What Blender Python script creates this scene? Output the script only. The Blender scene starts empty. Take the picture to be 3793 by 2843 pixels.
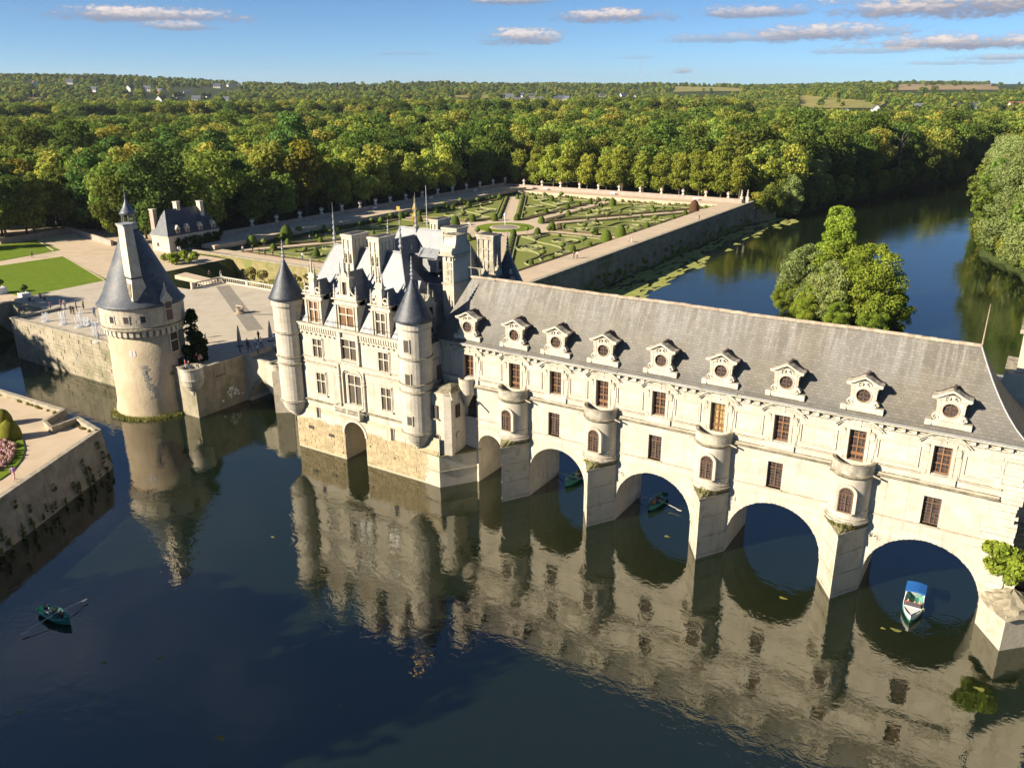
import bpy, math, random
import numpy as np
from mathutils import Vector, Matrix

random.seed(7)
rng = np.random.default_rng(7)
R = math.radians
scene = bpy.context.scene
col = scene.collection

# ------------------------------------------------------------------ camera
IMW, IMH, FPX = 3793.0, 2843.0, 3108.712
CAM = np.array([52.728, -74.748, 44.796])
_p, _r, _y = R(19.5466), R(-0.2689), R(32.4973)
FW = np.array([-math.sin(_y)*math.cos(_p), math.cos(_y)*math.cos(_p), -math.sin(_p)])
_rt = np.array([math.cos(_y), math.sin(_y), 0.0]); _up = np.cross(_rt, FW)
RT = math.cos(_r)*_rt + math.sin(_r)*_up
UP = -math.sin(_r)*_rt + math.cos(_r)*_up
cd = bpy.data.cameras.new('camera'); cam = bpy.data.objects.new('camera', cd); col.objects.link(cam)
cd.sensor_width = 36.0; cd.sensor_fit = 'HORIZONTAL'; cd.lens = FPX/IMW*36.0
cd.clip_start = 0.5; cd.clip_end = 20000
cam.matrix_world = Matrix(((RT[0], UP[0], -FW[0], CAM[0]), (RT[1], UP[1], -FW[1], CAM[1]), (RT[2], UP[2], -FW[2], CAM[2]), (0, 0, 0, 1)))
scene.camera = cam

def ray(px, py):
    return FW + RT*(px-IMW/2)/FPX + UP*(IMH/2-py)/FPX
def at(px, py, z=None, Y=None, X=None):
    """photo pixel -> point of the place on a known level or wall plane"""
    d = ray(px, py)
    t = (z-CAM[2])/d[2] if z is not None else ((Y-CAM[1])/d[1] if Y is not None else (X-CAM[0])/d[0])
    return CAM + t*d
def proj(P):
    d = np.asarray(P, float)-CAM
    w = d@FW
    return IMW/2+FPX*(d@RT)/w, IMH/2-FPX*(d@UP)/w, w
def zoom(x0, y0, s):
    return lambda x, y: (x0+x*s, y0+y*s)
Z1 = zoom(0, 700, 1000/2072); ZT = zoom(0, 1000, 1200/2212); ZG = zoom(1700, 620, 1200/2212)
ZL = zoom(800, 620, 1200/2212); ZCAT = zoom(0, 1350, 700/1658); ZS1 = zoom(0, 0, 1900/2212); ZS2 = zoom(1800, 0, 1993/2212)
ZB = zoom(600, 1250, 550/2212)

# ------------------------------------------------------------------ light
SUN_AZ, SUN_EL = R(56.0), R(26.0)           # travel direction of the light on the ground, height of the sun
LDIR = Vector((math.cos(SUN_EL)*math.cos(SUN_AZ), math.cos(SUN_EL)*math.sin(SUN_AZ), -math.sin(SUN_EL)))
sl = bpy.data.lights.new('sun', 'SUN'); sl.energy = 5.0; sl.angle = R(0.53); sl.color = (1.0, 0.89, 0.72)
so = bpy.data.objects.new('sun', sl); col.objects.link(so); so.location = (-60, -120, 120)
so.rotation_euler = LDIR.to_track_quat('-Z', 'Y').to_euler()

world = bpy.data.worlds.new('World'); scene.world = world; world.use_nodes = True
wn, wl = world.node_tree.nodes, world.node_tree.links
wn.clear()
class NT:
    """tiny node-tree writer"""
    def __init__(s, tree): s.n, s.l = tree.nodes, tree.links
    def new(s, t, **kw):
        o = s.n.new(t)
        for k, v in kw.items(): setattr(o, k, v)
        return o
    def put(s, sock, v):
        if hasattr(v, 'is_output'): s.l.new(v, sock)
        else: sock.default_value = v
    def math(s, op, a, b=0.0, c=None, clamp=False):
        o = s.n.new('ShaderNodeMath'); o.operation = op; o.use_clamp = clamp
        s.put(o.inputs[0], a); s.put(o.inputs[1], b)
        if c is not None: s.put(o.inputs[2], c)
        return o.outputs[0]
    def mix(s, f, a, b, mode='MIX'):
        o = s.n.new('ShaderNodeMix'); o.data_type = 'RGBA'; o.blend_type = mode; o.clamp_factor = True
        s.put(o.inputs[0], f)
        s.put(o.inputs[6], a if hasattr(a, 'is_output') else (*a[:3], 1)); s.put(o.inputs[7], b if hasattr(b, 'is_output') else (*b[:3], 1))
        return o.outputs[2]
    def noise(s, vec, scale, detail=4.0, rough=0.55, dist=0.0):
        o = s.n.new('ShaderNodeTexNoise'); o.inputs['Scale'].default_value = scale; o.inputs['Detail'].default_value = detail
        o.inputs['Roughness'].default_value = rough; o.inputs['Distortion'].default_value = dist
        if vec is not None: s.l.new(vec, o.inputs['Vector'])
        return o.outputs['Fac']
    def ramp(s, f, a, b, lo=0.0, hi=1.0):
        o = s.n.new('ShaderNodeMapRange'); o.interpolation_type = 'SMOOTHSTEP'
        s.put(o.inputs[0], f); s.put(o.inputs[1], a); s.put(o.inputs[2], b); s.put(o.inputs[3], lo); s.put(o.inputs[4], hi)
        return o.outputs[0]
    def vmul(s, v, k):
        o = s.n.new('ShaderNodeVectorMath'); o.operation = 'MULTIPLY'; s.l.new(v, o.inputs[0]); o.inputs[1].default_value = k
        return o.outputs[0]

W = NT(world.node_tree)
sky = W.new('ShaderNodeTexSky', sky_type='NISHITA', sun_disc=False)
sky.sun_elevation = SUN_EL; sky.sun_rotation = R(90)-SUN_AZ+R(180)
sky.altitude = 100; sky.air_density = 0.48; sky.dust_density = 0.15; sky.ozone_density = 2.0
tc = W.new('ShaderNodeTexCoord'); sep = W.new('ShaderNodeSeparateXYZ'); W.l.new(tc.outputs['Generated'], sep.inputs[0])
dx, dy, dz = sep.outputs
# clear air tone of an autumn afternoon: bluer than the bare model close to the horizon
skyc = W.mix(1.0, sky.outputs[0], (0.56, 0.76, 0.88), 'MULTIPLY')
az = W.math('ARCTAN2', W.math('MULTIPLY', dx, -1.0), dy)             # 0 = +Y, positive to the left
el = W.math('ARCSINE', dz)
cxyz = W.new('ShaderNodeCombineXYZ'); W.l.new(az, cxyz.inputs[0]); W.l.new(W.math('MULTIPLY', el, 2.6), cxyz.inputs[1])
cv = cxyz.outputs[0]
n1 = W.noise(cv, 30.0, 9.0, 0.66); n2 = W.noise(cv, 120.0, 5.0, 0.65)
wob = W.math('ADD', W.math('MULTIPLY', W.math('SUBTRACT', n1, 0.5), 2.5), W.math('MULTIPLY', W.math('SUBTRACT', n2, 0.5), 1.0))
def cloud(px, py, wpx, hpx, dens):
    d = ray(px, py); d = d/np.linalg.norm(d)
    a0 = math.atan2(-d[0], d[1]); e0 = math.asin(d[2]); wa = wpx/FPX; he = hpx/FPX
    a = W.math('DIVIDE', W.math('SUBTRACT', az, a0), wa); e = W.math('DIVIDE', W.math('SUBTRACT', el, e0), he)
    # flat base, swollen top
    e2 = W.math('MULTIPLY', e, W.ramp(e, -0.15, 0.1, 1.9, 1.0))
    rr = W.math('ADD', W.math('MULTIPLY', a, a), W.math('MULTIPLY', e2, e2))
    f = W.math('SUBTRACT', W.math('ADD', 1.0, wob), rr)
    return W.math('MULTIPLY', W.ramp(f, 0.05, 1.0), dens), e
clouds = [(530, 62, 380, 40, .95), (670, 102, 150, 26, .8), (2270, 66, 260, 40, .95), (1930, 146, 165, 48, .95), (1900, 5, 190, 22, .8), (2790, 50, 250, 34, .85),
          (3050, 130, 340, 46, .95), (3560, 165, 380, 42, 1.0), (3640, 20, 560, 78, 1.0), (3300, 35, 260, 26, .8), (2525, 266, 42, 17, .8), (1500, 200, 150, 9, .35),
          (2700, 145, 260, 26, .6), (3740, 215, 190, 16, .7), (3250, 190, 250, 18, .5), (2350, 215, 90, 9, .35), (3560, 235, 240, 12, .45)]
fac = None; top = None
for c in clouds:
    f, e = cloud(*c)
    t = W.math('MULTIPLY', f, W.ramp(W.math('ADD', e, W.math('MULTIPLY', wob, 0.5)), -0.25, 0.75))
    fac = f if fac is None else W.math('MAXIMUM', fac, f)
    top = t if top is None else W.math('MAXIMUM', top, t)
# fair-weather cloud field over the rest of the sky
hz = W.math('MAXIMUM', dz, 0.03)
pl = W.new('ShaderNodeCombineXYZ'); W.l.new(W.math('DIVIDE', dx, hz), pl.inputs[0]); W.l.new(W.math('DIVIDE', dy, hz), pl.inputs[1])
nf = W.noise(pl.outputs[0], 0.55, 8.0, 0.6)
ff = W.math('MULTIPLY', W.math('MULTIPLY', W.ramp(nf, 0.56, 0.72), W.ramp(el, 0.085, 0.16)), 0.55)
fac = W.math('MAXIMUM', fac, ff); top = W.math('MAXIMUM', top, W.math('MULTIPLY', ff, W.ramp(nf, 0.6, 0.75, 0.4, 1.0)))
ccol = W.mix(top, (1.9, 2.1, 2.8), (6.6, 5.8, 5.4))
final = W.mix(fac, skyc, ccol)
bg = W.new('ShaderNodeBackground'); bg.inputs['Strength'].default_value = 0.068
W.l.new(final, bg.inputs['Color'])
wo = W.new('ShaderNodeOutputWorld'); W.l.new(bg.outputs[0], wo.inputs['Surface'])

scene.render.engine = 'CYCLES'
scene.cycles.use_denoising = True
scene.cycles.max_bounces = 6; scene.cycles.diffuse_bounces = 2; scene.cycles.glossy_bounces = 4
scene.cycles.transmission_bounces = 4; scene.cycles.transparent_max_bounces = 6; scene.cycles.volume_bounces = 0
scene.cycles.caustics_reflective = False; scene.cycles.caustics_refractive = False
scene.cycles.use_adaptive_sampling = True; scene.cycles.adaptive_threshold = 0.015
scene.cycles.sample_clamp_indirect = 6.0
vs = scene.view_settings; vs.view_transform = 'Standard'; vs.look = 'None'; vs.gamma = 1.0; vs.exposure = 1.12; vs.use_curve_mapping = False

# ------------------------------------------------------------------ object helpers
WLOC = {}
class MB:
    """mesh builder: collects shapes, links them as ONE object"""
    def __init__(s): s.v, s.f, s.m = [], [], []
    def face(s, pts, mi=0):
        b = len(s.v); s.v.extend([tuple(map(float, p)) for p in pts]); s.f.append(tuple(range(b, b+len(pts)))); s.m.append(mi); return s
    def add(s, vs_, fs_, mi=0):
        b = len(s.v); s.v.extend([tuple(map(float, p)) for p in vs_])
        for f in fs_: s.f.append(tuple(i+b for i in f)); s.m.append(mi)
        return s
    def box(s, x0, x1, y0, y1, z0, z1, mi=0):
        v = [(x, y, z) for z in (z0, z1) for y in (y0, y1) for x in (x0, x1)]
        return s.add(v, [(0, 2, 3, 1), (4, 5, 7, 6), (0, 1, 5, 4), (2, 6, 7, 3), (0, 4, 6, 2), (1, 3, 7, 5)], mi)
    def prism(s, poly, z0, z1, mi=0, top=None):
        """vertical prism over a plan polygon; top = plan polygon of the upper face"""
        n = len(poly); tp = top or poly
        def zz(z, i): return z[i] if isinstance(z, (list, tuple)) else z
        v = [(p[0], p[1], zz(z0, i)) for i, p in enumerate(poly)]+[(p[0], p[1], zz(z1, i)) for i, p in enumerate(tp)]
        return s.add(v, [tuple(range(n))[::-1], tuple(range(n, 2*n))]+[(i, (i+1) % n, n+(i+1) % n, n+i) for i in range(n)], mi)
    def slab(s, poly, y0, y1, mi=0):
        """polygon in x,z extruded along y"""
        n = len(poly)
        v = [(p[0], y0, p[1]) for p in poly]+[(p[0], y1, p[1]) for p in poly]
        return s.add(v, [tuple(range(n)), tuple(range(n, 2*n))[::-1]]+[(i, n+i, n+(i+1) % n, (i+1) % n) for i in range(n)], mi)
    def lathe(s, prof, c=(0, 0, 0), seg=24, a0=0.0, a1=2*math.pi, mi=0, cap=True):
        full = abs(a1-a0-2*math.pi) < 1e-6; m = seg if full else seg+1; b = len(s.v)
        for r, z in prof:
            for i in range(m):
                a = a0+(a1-a0)*i/seg; s.v.append((c[0]+r*math.cos(a), c[1]+r*math.sin(a), c[2]+z))
        for j in range(len(prof)-1):
            for i in range(seg):
                i2 = (i+1) % m
                s.f.append((b+j*m+i, b+j*m+i2, b+(j+1)*m+i2, b+(j+1)*m+i)); s.m.append(mi)
        if cap and full:
            if prof[0][0] > 1e-4: s.f.append(tuple(b+i for i in range(m))[::-1]); s.m.append(mi)
            if prof[-1][0] > 1e-4: s.f.append(tuple(b+(len(prof)-1)*m+i for i in range(m))); s.m.append(mi)
        return s
    def tube(s, pts, rad, seg=6, mi=0):
        b = len(s.v); n = len(pts)
        rads = rad if isinstance(rad, (list, tuple)) else [rad]*n
        for k, p in enumerate(pts):
            p = Vector(p); d = (Vector(pts[min(k+1, n-1)])-Vector(pts[max(k-1, 0)])).normalized()
            x = d.cross(Vector((0, 0, 1)));
            if x.length < 1e-3: x = Vector((1, 0, 0))
            x.normalize(); y = d.cross(x)
            for i in range(seg):
                a = 2*math.pi*i/seg; q = p+rads[k]*(math.cos(a)*x+math.sin(a)*y); s.v.append(tuple(q))
        for k in range(n-1):
            for i in range(seg):
                s.f.append((b+k*seg+i, b+k*seg+(i+1) % seg, b+(k+1)*seg+(i+1) % seg, b+(k+1)*seg+i)); s.m.append(mi)
        s.f.append(tuple(b+i for i in range(seg))[::-1]); s.m.append(mi)
        s.f.append(tuple(b+(n-1)*seg+i for i in range(seg))); s.m.append(mi)
        return s
    def mesh(s, name, mats, smooth=False):
        me = bpy.data.meshes.new(name); me.from_pydata(s.v, [], s.f)
        if not isinstance(mats, (list, tuple)): mats = [mats]
        for m in mats: me.materials.append(m)
        if len(mats) > 1: me.polygons.foreach_set('material_index', s.m)
        if smooth: me.polygons.foreach_set('use_smooth', [True]*len(s.f))
        me.update(); return me
    def build(s, name, mats, parent=None, smooth=False, loc=None):
        return put(name, s.mesh(name, mats, smooth), parent, loc)
def put(name, me, parent=None, loc=None, rot=None):
    """object at world location loc (mesh in local coordinates), parts keep their world place under an unrotated parent"""
    o = bpy.data.objects.new(name, me); col.objects.link(o)
    L = Vector(loc) if loc is not None else Vector((0, 0, 0)); WLOC[o.name] = L.copy()
    if parent is not None:
        o.parent = parent; o.location = L-WLOC[parent.name]
    else: o.location = L
    if rot is not None: o.rotation_euler = rot
    return o
def tag(o, label=None, cat=None, group=None, kind=None):
    if label: o['label'] = label
    if cat: o['category'] = cat
    if group: o['group'] = group
    if kind: o['kind'] = kind
    return o
def thing(name, label, cat, loc=(0, 0, 0), group=None):
    o = bpy.data.objects.new(name, None); col.objects.link(o); o.location = loc; o.empty_display_size = 0.5
    WLOC[o.name] = Vector(loc)
    return tag(o, label, cat, group)
def copy_tree(o, parent=None):
    c = o.copy(); col.objects.link(c); WLOC[c.name] = WLOC.get(o.name, Vector()).copy()
    if parent is not None: c.parent = parent
    for ch in list(o.children): copy_tree(ch, c)
    return c

# ------------------------------------------------------------------ materials
def material(name):
    m = bpy.data.materials.new(name); m.use_nodes = True
    t = NT(m.node_tree); b = t.n['Principled BSDF']; return m, t, b
def pm(name, c1, c2=None, scale=1.0, rough=0.8, bump=0.0, bscale=None, spec=0.3, streak=0.0, moss=0.0, rand=0.0, c3=None, s3=0.15, t3=(0.5, 0.7), metal=0.0, mosscol=(0.10, 0.085, 0.05), island=False, ashlar=0.0, courses=0.0):
    """stone, plaster, slate, gravel...: two tones by noise, optional rain streaks, growth on upward faces, per-object tint"""
    m, t, b = material(name)
    g = t.new('ShaderNodeNewGeometry'); pos = g.outputs['Position']
    colr = (*c1, 1)
    if c2 is not None: colr = t.mix(t.ramp(t.noise(pos, scale, 6.0, 0.6), 0.32, 0.68), c1, c2)
    if c3 is not None: colr = t.mix(t.ramp(t.noise(pos, s3, 5.0, 0.65), t3[0], t3[1]), colr, c3)
    if ashlar or courses:
        sx0 = t.new('ShaderNodeSeparateXYZ'); t.l.new(pos, sx0.inputs[0]); cb0 = t.new('ShaderNodeCombineXYZ')
        t.l.new(t.math('ADD', sx0.outputs[0], sx0.outputs[1]), cb0.inputs[0]); t.l.new(sx0.outputs[2], cb0.inputs[1])
        bk = t.new('ShaderNodeTexBrick'); bk.inputs['Scale'].default_value = 1.0; bk.inputs['Brick Width'].default_value = 0.95 if ashlar else 0.34; bk.inputs['Row Height'].default_value = 0.42 if ashlar else 0.2; bk.inputs['Mortar Size'].default_value = 0.012
        bk.inputs['Color1'].default_value = (1, 1, 1, 1); kk = 1-(ashlar or courses); bk.inputs['Color2'].default_value = (kk, kk*.985, kk*.96, 1); bk.inputs['Mortar'].default_value = (kk*.88, kk*.86, kk*.82, 1)
        t.l.new(cb0.outputs[0], bk.inputs['Vector']); colr = t.mix(1.0, colr, bk.outputs['Color'], 'MULTIPLY')
    if streak:
        sv = t.vmul(pos, (1.6, 1.6, 0.12)); k = t.ramp(t.noise(sv, 1.0, 5.0, 0.65), 0.5, 0.75)
        colr = t.mix(t.math('MULTIPLY', k, streak), colr, (c1[0]*0.35, c1[1]*0.33, c1[2]*0.28))
    if moss:
        sx = t.new('ShaderNodeSeparateXYZ'); t.l.new(g.outputs['Normal'], sx.inputs[0])
        k = t.math('MULTIPLY', t.ramp(sx.outputs[2], 0.4, 0.8), t.ramp(t.noise(pos, 1.7, 5.0, 0.7), 0.3, 0.6))
        colr = t.mix(t.math('MULTIPLY', k, moss), colr, mosscol)
    if rand:
        oi = t.new('ShaderNodeObjectInfo')
        rnd = g.outputs['Random Per Island'] if island else oi.outputs['Random']
        k = t.ramp(rnd, 0.0, 1.0, 1.0-rand, 1.0+rand*0.6)
        hs = t.new('ShaderNodeHueSaturation'); t.put(hs.inputs['Color'], colr); t.l.new(k, hs.inputs['Value']); colr = hs.outputs[0]
    t.put(b.inputs['Base Color'], colr)
    b.inputs['Roughness'].default_value = rough; b.inputs['Specular IOR Level'].default_value = spec; b.inputs['Metallic'].default_value = metal
    if bump:
        bn = t.new('ShaderNodeBump'); bn.inputs['Strength'].default_value = min(1.0, bump); bn.inputs['Distance'].default_value = 0.06
        t.l.new(t.noise(pos, bscale or scale*4, 5.0, 0.65), bn.inputs['Height']); t.l.new(bn.outputs[0], b.inputs['Normal'])
    return m
def leafm(name, c1, c2, c3=None, sc=0.35, trans=0.3, var=0.36, hue=(0.474, 0.518)):
    m, t, b = material(name)
    oi = t.new('ShaderNodeObjectInfo'); g = t.new('ShaderNodeNewGeometry')
    f = t.ramp(t.noise(g.outputs['Position'], sc, 3.0, 0.6), 0.3, 0.7)
    c = t.mix(f, c1, c2)
    if c3: c = t.mix(t.math('MULTIPLY', t.ramp(oi.outputs['Random'], 0.45, 0.95), t.ramp(t.noise(g.outputs['Position'], sc*0.7, 3.0), 0.35, 0.6)), c, c3)
    hs = t.new('ShaderNodeHueSaturation'); t.l.new(c, hs.inputs['Color'])
    t.l.new(t.ramp(oi.outputs['Random'], 0.0, 1.0, 1.0-var, 1.0+var), hs.inputs['Value'])
    oi2 = t.math('FRACT', t.math('MULTIPLY', oi.outputs['Random'], 7.31))
    t.l.new(t.ramp(oi2, 0.0, 1.0, hue[0], hue[1]), hs.inputs['Hue'])
    isl = t.new('ShaderNodeHueSaturation'); t.l.new(hs.outputs[0], isl.inputs['Color']); t.l.new(t.ramp(g.outputs['Random Per Island'], 0, 1, 0.72, 1.28), isl.inputs['Value'])
    cc = isl.outputs[0]
    out = t.n['Material Output']
    t.n.remove(b)
    di = t.new('ShaderNodeBsdfDiffuse'); tr = t.new('ShaderNodeBsdfTranslucent'); t.l.new(cc, di.inputs[0]); t.l.new(cc, tr.inputs[0])
    mx = t.new('ShaderNodeMixShader'); mx.inputs[0].default_value = trans; t.l.new(di.outputs[0], mx.inputs[1]); t.l.new(tr.outputs[0], mx.inputs[2])
    t.l.new(mx.outputs[0], out.inputs['Surface'])
    return m

M = {}
M['stone'] = pm('white_tuffeau', (0.585, 0.535, 0.445), (0.50, 0.45, 0.36), 0.55, 0.85, 0.35, 3.0, streak=0.5, moss=0.75, c3=(0.42, 0.37, 0.29), s3=0.35, t3=(0.52, 0.78), ashlar=0.10)
M['carved'] = pm('carved_tuffeau', (0.60, 0.545, 0.445), (0.50, 0.445, 0.345), 1.3, 0.85, 0.5, 5.0, streak=0.25, moss=0.5)
M['trim'] = pm('weathered_trim', (0.50, 0.44, 0.335), (0.34, 0.30, 0.225), 1.1, 0.9, 0.4, 6.0, moss=0.9)
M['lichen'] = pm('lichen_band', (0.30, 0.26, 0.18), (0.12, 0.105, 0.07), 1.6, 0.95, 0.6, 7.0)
M['parapet'] = pm('stained_and_shaded_stone', (0.56, 0.50, 0.39), (0.26, 0.235, 0.185), 0.9, 0.9, 0.5, 6.0, streak=0.5, moss=0.9)
M['pier'] = pm('pier_stone', (0.53, 0.475, 0.37), (0.45, 0.40, 0.305), 0.5, 0.9, 0.5, 2.5, streak=0.25, moss=0.6, c3=(0.40, 0.35, 0.25), s3=0.6, t3=(0.55, 0.62))
M['ashlar'] = pm('tan_ashlar', (0.44, 0.35, 0.21), (0.37, 0.29, 0.165), 1.4, 0.9, 0.5, 8.0, rand=0.16)
M['mortar'] = pm('mortar', (0.50, 0.43, 0.30), (0.43, 0.365, 0.25), 2.0, 0.95, 0.3)
M['moss'] = pm('mossy_cap', (0.20, 0.18, 0.10), (0.10, 0.095, 0.04), 1.4, 0.95, 0.8, 5.0, c3=(0.17, 0.165, 0.06), s3=0.9)
M['creeperwall'] = pm('overgrown_wall', (0.30, 0.245, 0.115), (0.20, 0.175, 0.07), 0.8, 0.95, 1.0, 4.0, c3=(0.17, 0.19, 0.05), s3=0.3, t3=(0.5, 0.65))
M['rubble'] = pm('tower_render', (0.53, 0.435, 0.30), (0.46, 0.37, 0.245), 0.5, 0.95, 0.9, 3.2, streak=0.2, c3=(0.40, 0.325, 0.215), s3=0.28, t3=(0.5, 0.7))
M['towerband'] = pm('tower_band_stone', (0.60, 0.535, 0.42), (0.47, 0.41, 0.31), 1.1, 0.9, 0.5, 3.0, streak=0.35, rand=0.08)
M['bank'] = pm('embankment_stone', (0.40, 0.345, 0.245), (0.27, 0.235, 0.165), 0.6, 0.95, 0.8, 3.0, streak=0.55, moss=0.5, c3=(0.20, 0.19, 0.115), s3=0.25)
M['dianewall'] = pm('garden_wall_stone', (0.34, 0.30, 0.225), (0.22, 0.20, 0.15), 0.5, 0.95, 0.8, 2.5, streak=0.4, moss=0.4, c3=(0.16, 0.17, 0.085), s3=0.12, t3=(0.45, 0.65))
M['coping'] = pm('coping', (0.42, 0.37, 0.28), (0.27, 0.235, 0.175), 1.2, 0.9, 0.4, 5.0)
M['pinkwall'] = pm('rendered_low_wall', (0.42, 0.33, 0.275), (0.33, 0.255, 0.21), 0.6, 0.95, 0.4, 3.0)
M['gravel'] = pm('gravel', (0.56, 0.44, 0.31), (0.50, 0.39, 0.265), 0.35, 0.95, 0.4, 14.0, c3=(0.42, 0.345, 0.235), s3=0.12, t3=(0.5, 0.75))
M['court'] = pm('court_gravel', (0.50, 0.43, 0.33), (0.45, 0.385, 0.29), 0.4, 0.95, 0.3, 14.0, c3=(0.41, 0.35, 0.26), s3=0.1, t3=(0.5, 0.75))
M['paving'] = pm('worn_paving', (0.27, 0.24, 0.19), (0.22, 0.195, 0.155), 1.5, 0.9, 0.3)
M['lawn'] = pm('lawn', (0.145, 0.205, 0.016), (0.115, 0.175, 0.014), 0.5, 0.95, 0.5, 9.0, spec=0.1, c3=(0.175, 0.215, 0.022), s3=0.07)
M['parterre'] = pm('parterre_grass', (0.20, 0.215, 0.055), (0.17, 0.195, 0.045), 0.6, 0.95, 0.5, 9.0, spec=0.1, c3=(0.20, 0.205, 0.06), s3=0.1)
M['hedge'] = leafm('clipped_hedge', (0.085, 0.12, 0.028), (0.13, 0.16, 0.05), None, 1.5, 0.05, 0.1)
M['santolina'] = pm('grey_hedge', (0.27, 0.27, 0.13), (0.21, 0.215, 0.09), 2.0, 0.95, 0.9, 8.0, spec=0.1)
M['yew'] = pm('clipped_yew', (0.085, 0.115, 0.018), (0.055, 0.085, 0.013), 2.2, 0.95, 1.0, 9.0, spec=0.1, rand=0.28)
M['yewgold'] = pm('golden_clipped_shrub', (0.17, 0.16, 0.02), (0.11, 0.115, 0.016), 2.0, 0.95, 1.0, 9.0, spec=0.1)
M['copper'] = pm('copper_clipped_shrub', (0.11, 0.055, 0.028), (0.075, 0.04, 0.02), 2.2, 0.95, 1.0, 9.0, spec=0.1)
M['flower'] = pm('flower_bed', (0.11, 0.085, 0.045), (0.19, 0.10, 0.085), 2.5, 0.95, 0.9, 9.0, spec=0.1, c3=(0.10, 0.13, 0.03), s3=1.1)
M['pink'] = pm('pink_flowers', (0.50, 0.22, 0.26), (0.22, 0.20, 0.07), 4.0, 0.95, 0.9, 9.0, spec=0.1, c3=(0.55, 0.36, 0.40), s3=3.0)
M['slate'] = pm('blue_slate', (0.135, 0.15, 0.175), (0.095, 0.11, 0.135), 0.9, 0.42, 0.35, 9.0, spec=0.5, c3=(0.19, 0.195, 0.205), s3=0.5, t3=(0.5, 0.75), streak=0.25, courses=0.16)
M['slatemid'] = pm('tower_slate', (0.095, 0.108, 0.13), (0.066, 0.076, 0.096), 0.8, 0.55, 0.5, 6.0, spec=0.45, c3=(0.16, 0.155, 0.145), s3=0.45, t3=(0.45, 0.7), streak=0.35, courses=0.3)
M['slatedark'] = pm('dark_slate', (0.062, 0.070, 0.088), (0.036, 0.043, 0.060), 1.5, 0.42, 0.8, 7.0, spec=0.5, courses=0.3, c3=(0.10, 0.105, 0.115), s3=0.9, t3=(0.5, 0.75))
M['lead'] = pm('lead', (0.33, 0.33, 0.32), (0.25, 0.255, 0.255), 1.2, 0.5, 0.2, spec=0.5)
M['iron'] = pm('iron', (0.06, 0.055, 0.05), (0.04, 0.037, 0.035), 3.0, 0.6, 0.0, spec=0.4)
M['wood'] = pm('brown_window_wood', (0.24, 0.125, 0.06), (0.19, 0.095, 0.045), 2.0, 0.6, 0.1, rand=0.25)
M['wooddark'] = pm('dark_window_wood', (0.155, 0.092, 0.058), (0.12, 0.07, 0.043), 2.0, 0.6, 0.1)
M['tilebrown'] = pm('brown_ridge_tile', (0.125, 0.092, 0.078), (0.085, 0.064, 0.055), 2.0, 0.85, 0.5)
M['ridge'] = pm('ridge_tile', (0.45, 0.36, 0.27), (0.33, 0.255, 0.185), 1.4, 0.85, 0.4, rand=0.15)
M['gold'] = pm('gilding', (0.75, 0.52, 0.12), None, 1, 0.35, metal=0.9)
M['white'] = pm('white_painted', (0.78, 0.77, 0.74), (0.68, 0.67, 0.64), 2.0, 0.6)
M['bark'] = pm('bark', (0.14, 0.11, 0.08), (0.09, 0.07, 0.05), 2.0, 0.95, 0.8, 6.0)
M['barkpale'] = pm('pale_bark', (0.32, 0.29, 0.23), (0.2, 0.18, 0.14), 1.5, 0.95, 0.6, 6.0)
M['forestfloor'] = pm('forest_floor', (0.052, 0.068, 0.020), (0.036, 0.048, 0.014), 0.08, 0.95, 0.0, spec=0.1)
M['field'] = pm('stubble_field', (0.30, 0.255, 0.085), (0.22, 0.215, 0.065), 0.012, 0.95, spec=0.1, c3=(0.16, 0.18, 0.045), s3=0.02)
M['field2'] = pm('ploughed_field', (0.33, 0.24, 0.14), (0.27, 0.20, 0.10), 0.01, 0.95, spec=0.1)
M['algae'] = pm('duckweed', (0.34, 0.34, 0.10), (0.25, 0.27, 0.07), 0.5, 0.9, 0.3, spec=0.15)
M['weedy'] = pm('yellow_weed', (0.24, 0.22, 0.05), (0.12, 0.13, 0.03), 3.0, 0.9, 0.5, spec=0.15)
M['L_oak'] = leafm('oak_leaves', (0.145, 0.217, 0.040), (0.211, 0.286, 0.055), (0.340, 0.323, 0.055), trans=0.42)
M['L_light'] = leafm('light_leaves', (0.229, 0.300, 0.055), (0.296, 0.356, 0.073), (0.440, 0.400, 0.064), trans=0.42)
M['L_dark'] = leafm('dark_leaves', (0.093, 0.157, 0.035), (0.137, 0.205, 0.048), None, trans=0.33)
M['L_gold'] = leafm('autumn_leaves', (0.417, 0.344, 0.042), (0.298, 0.283, 0.048), None)
M['L_lime'] = leafm('lime_leaves', (0.254, 0.300, 0.043), (0.340, 0.348, 0.055), None, 0.5, 0.36, 0.25, (0.488, 0.512))
M['L_willow'] = leafm('willow_leaves', (0.253, 0.312, 0.095), (0.336, 0.381, 0.135), None, 0.5, 0.38, 0.14, (0.492, 0.508))
M['L_bright'] = leafm('bright_leaves', (0.209, 0.290, 0.035), (0.298, 0.359, 0.051), None, 0.5, 0.38, 0.14, (0.492, 0.508))
M['L_poplar'] = leafm('poplar_leaves', (0.25, 0.265, 0.065), (0.32, 0.31, 0.085), None, 0.5, 0.4)
M['L_cedar'] = leafm('evergreen_leaves', (0.018, 0.038, 0.012), (0.034, 0.058, 0.018), None, 0.6, 0.1)
M['L_ivy'] = leafm('ivy_leaves', (0.037, 0.067, 0.015), (0.067, 0.104, 0.020), None, 0.8)
M['L_reed'] = leafm('reed_leaves', (0.20, 0.22, 0.055), (0.28, 0.26, 0.09), None, 1.0, 0.4)

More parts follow.
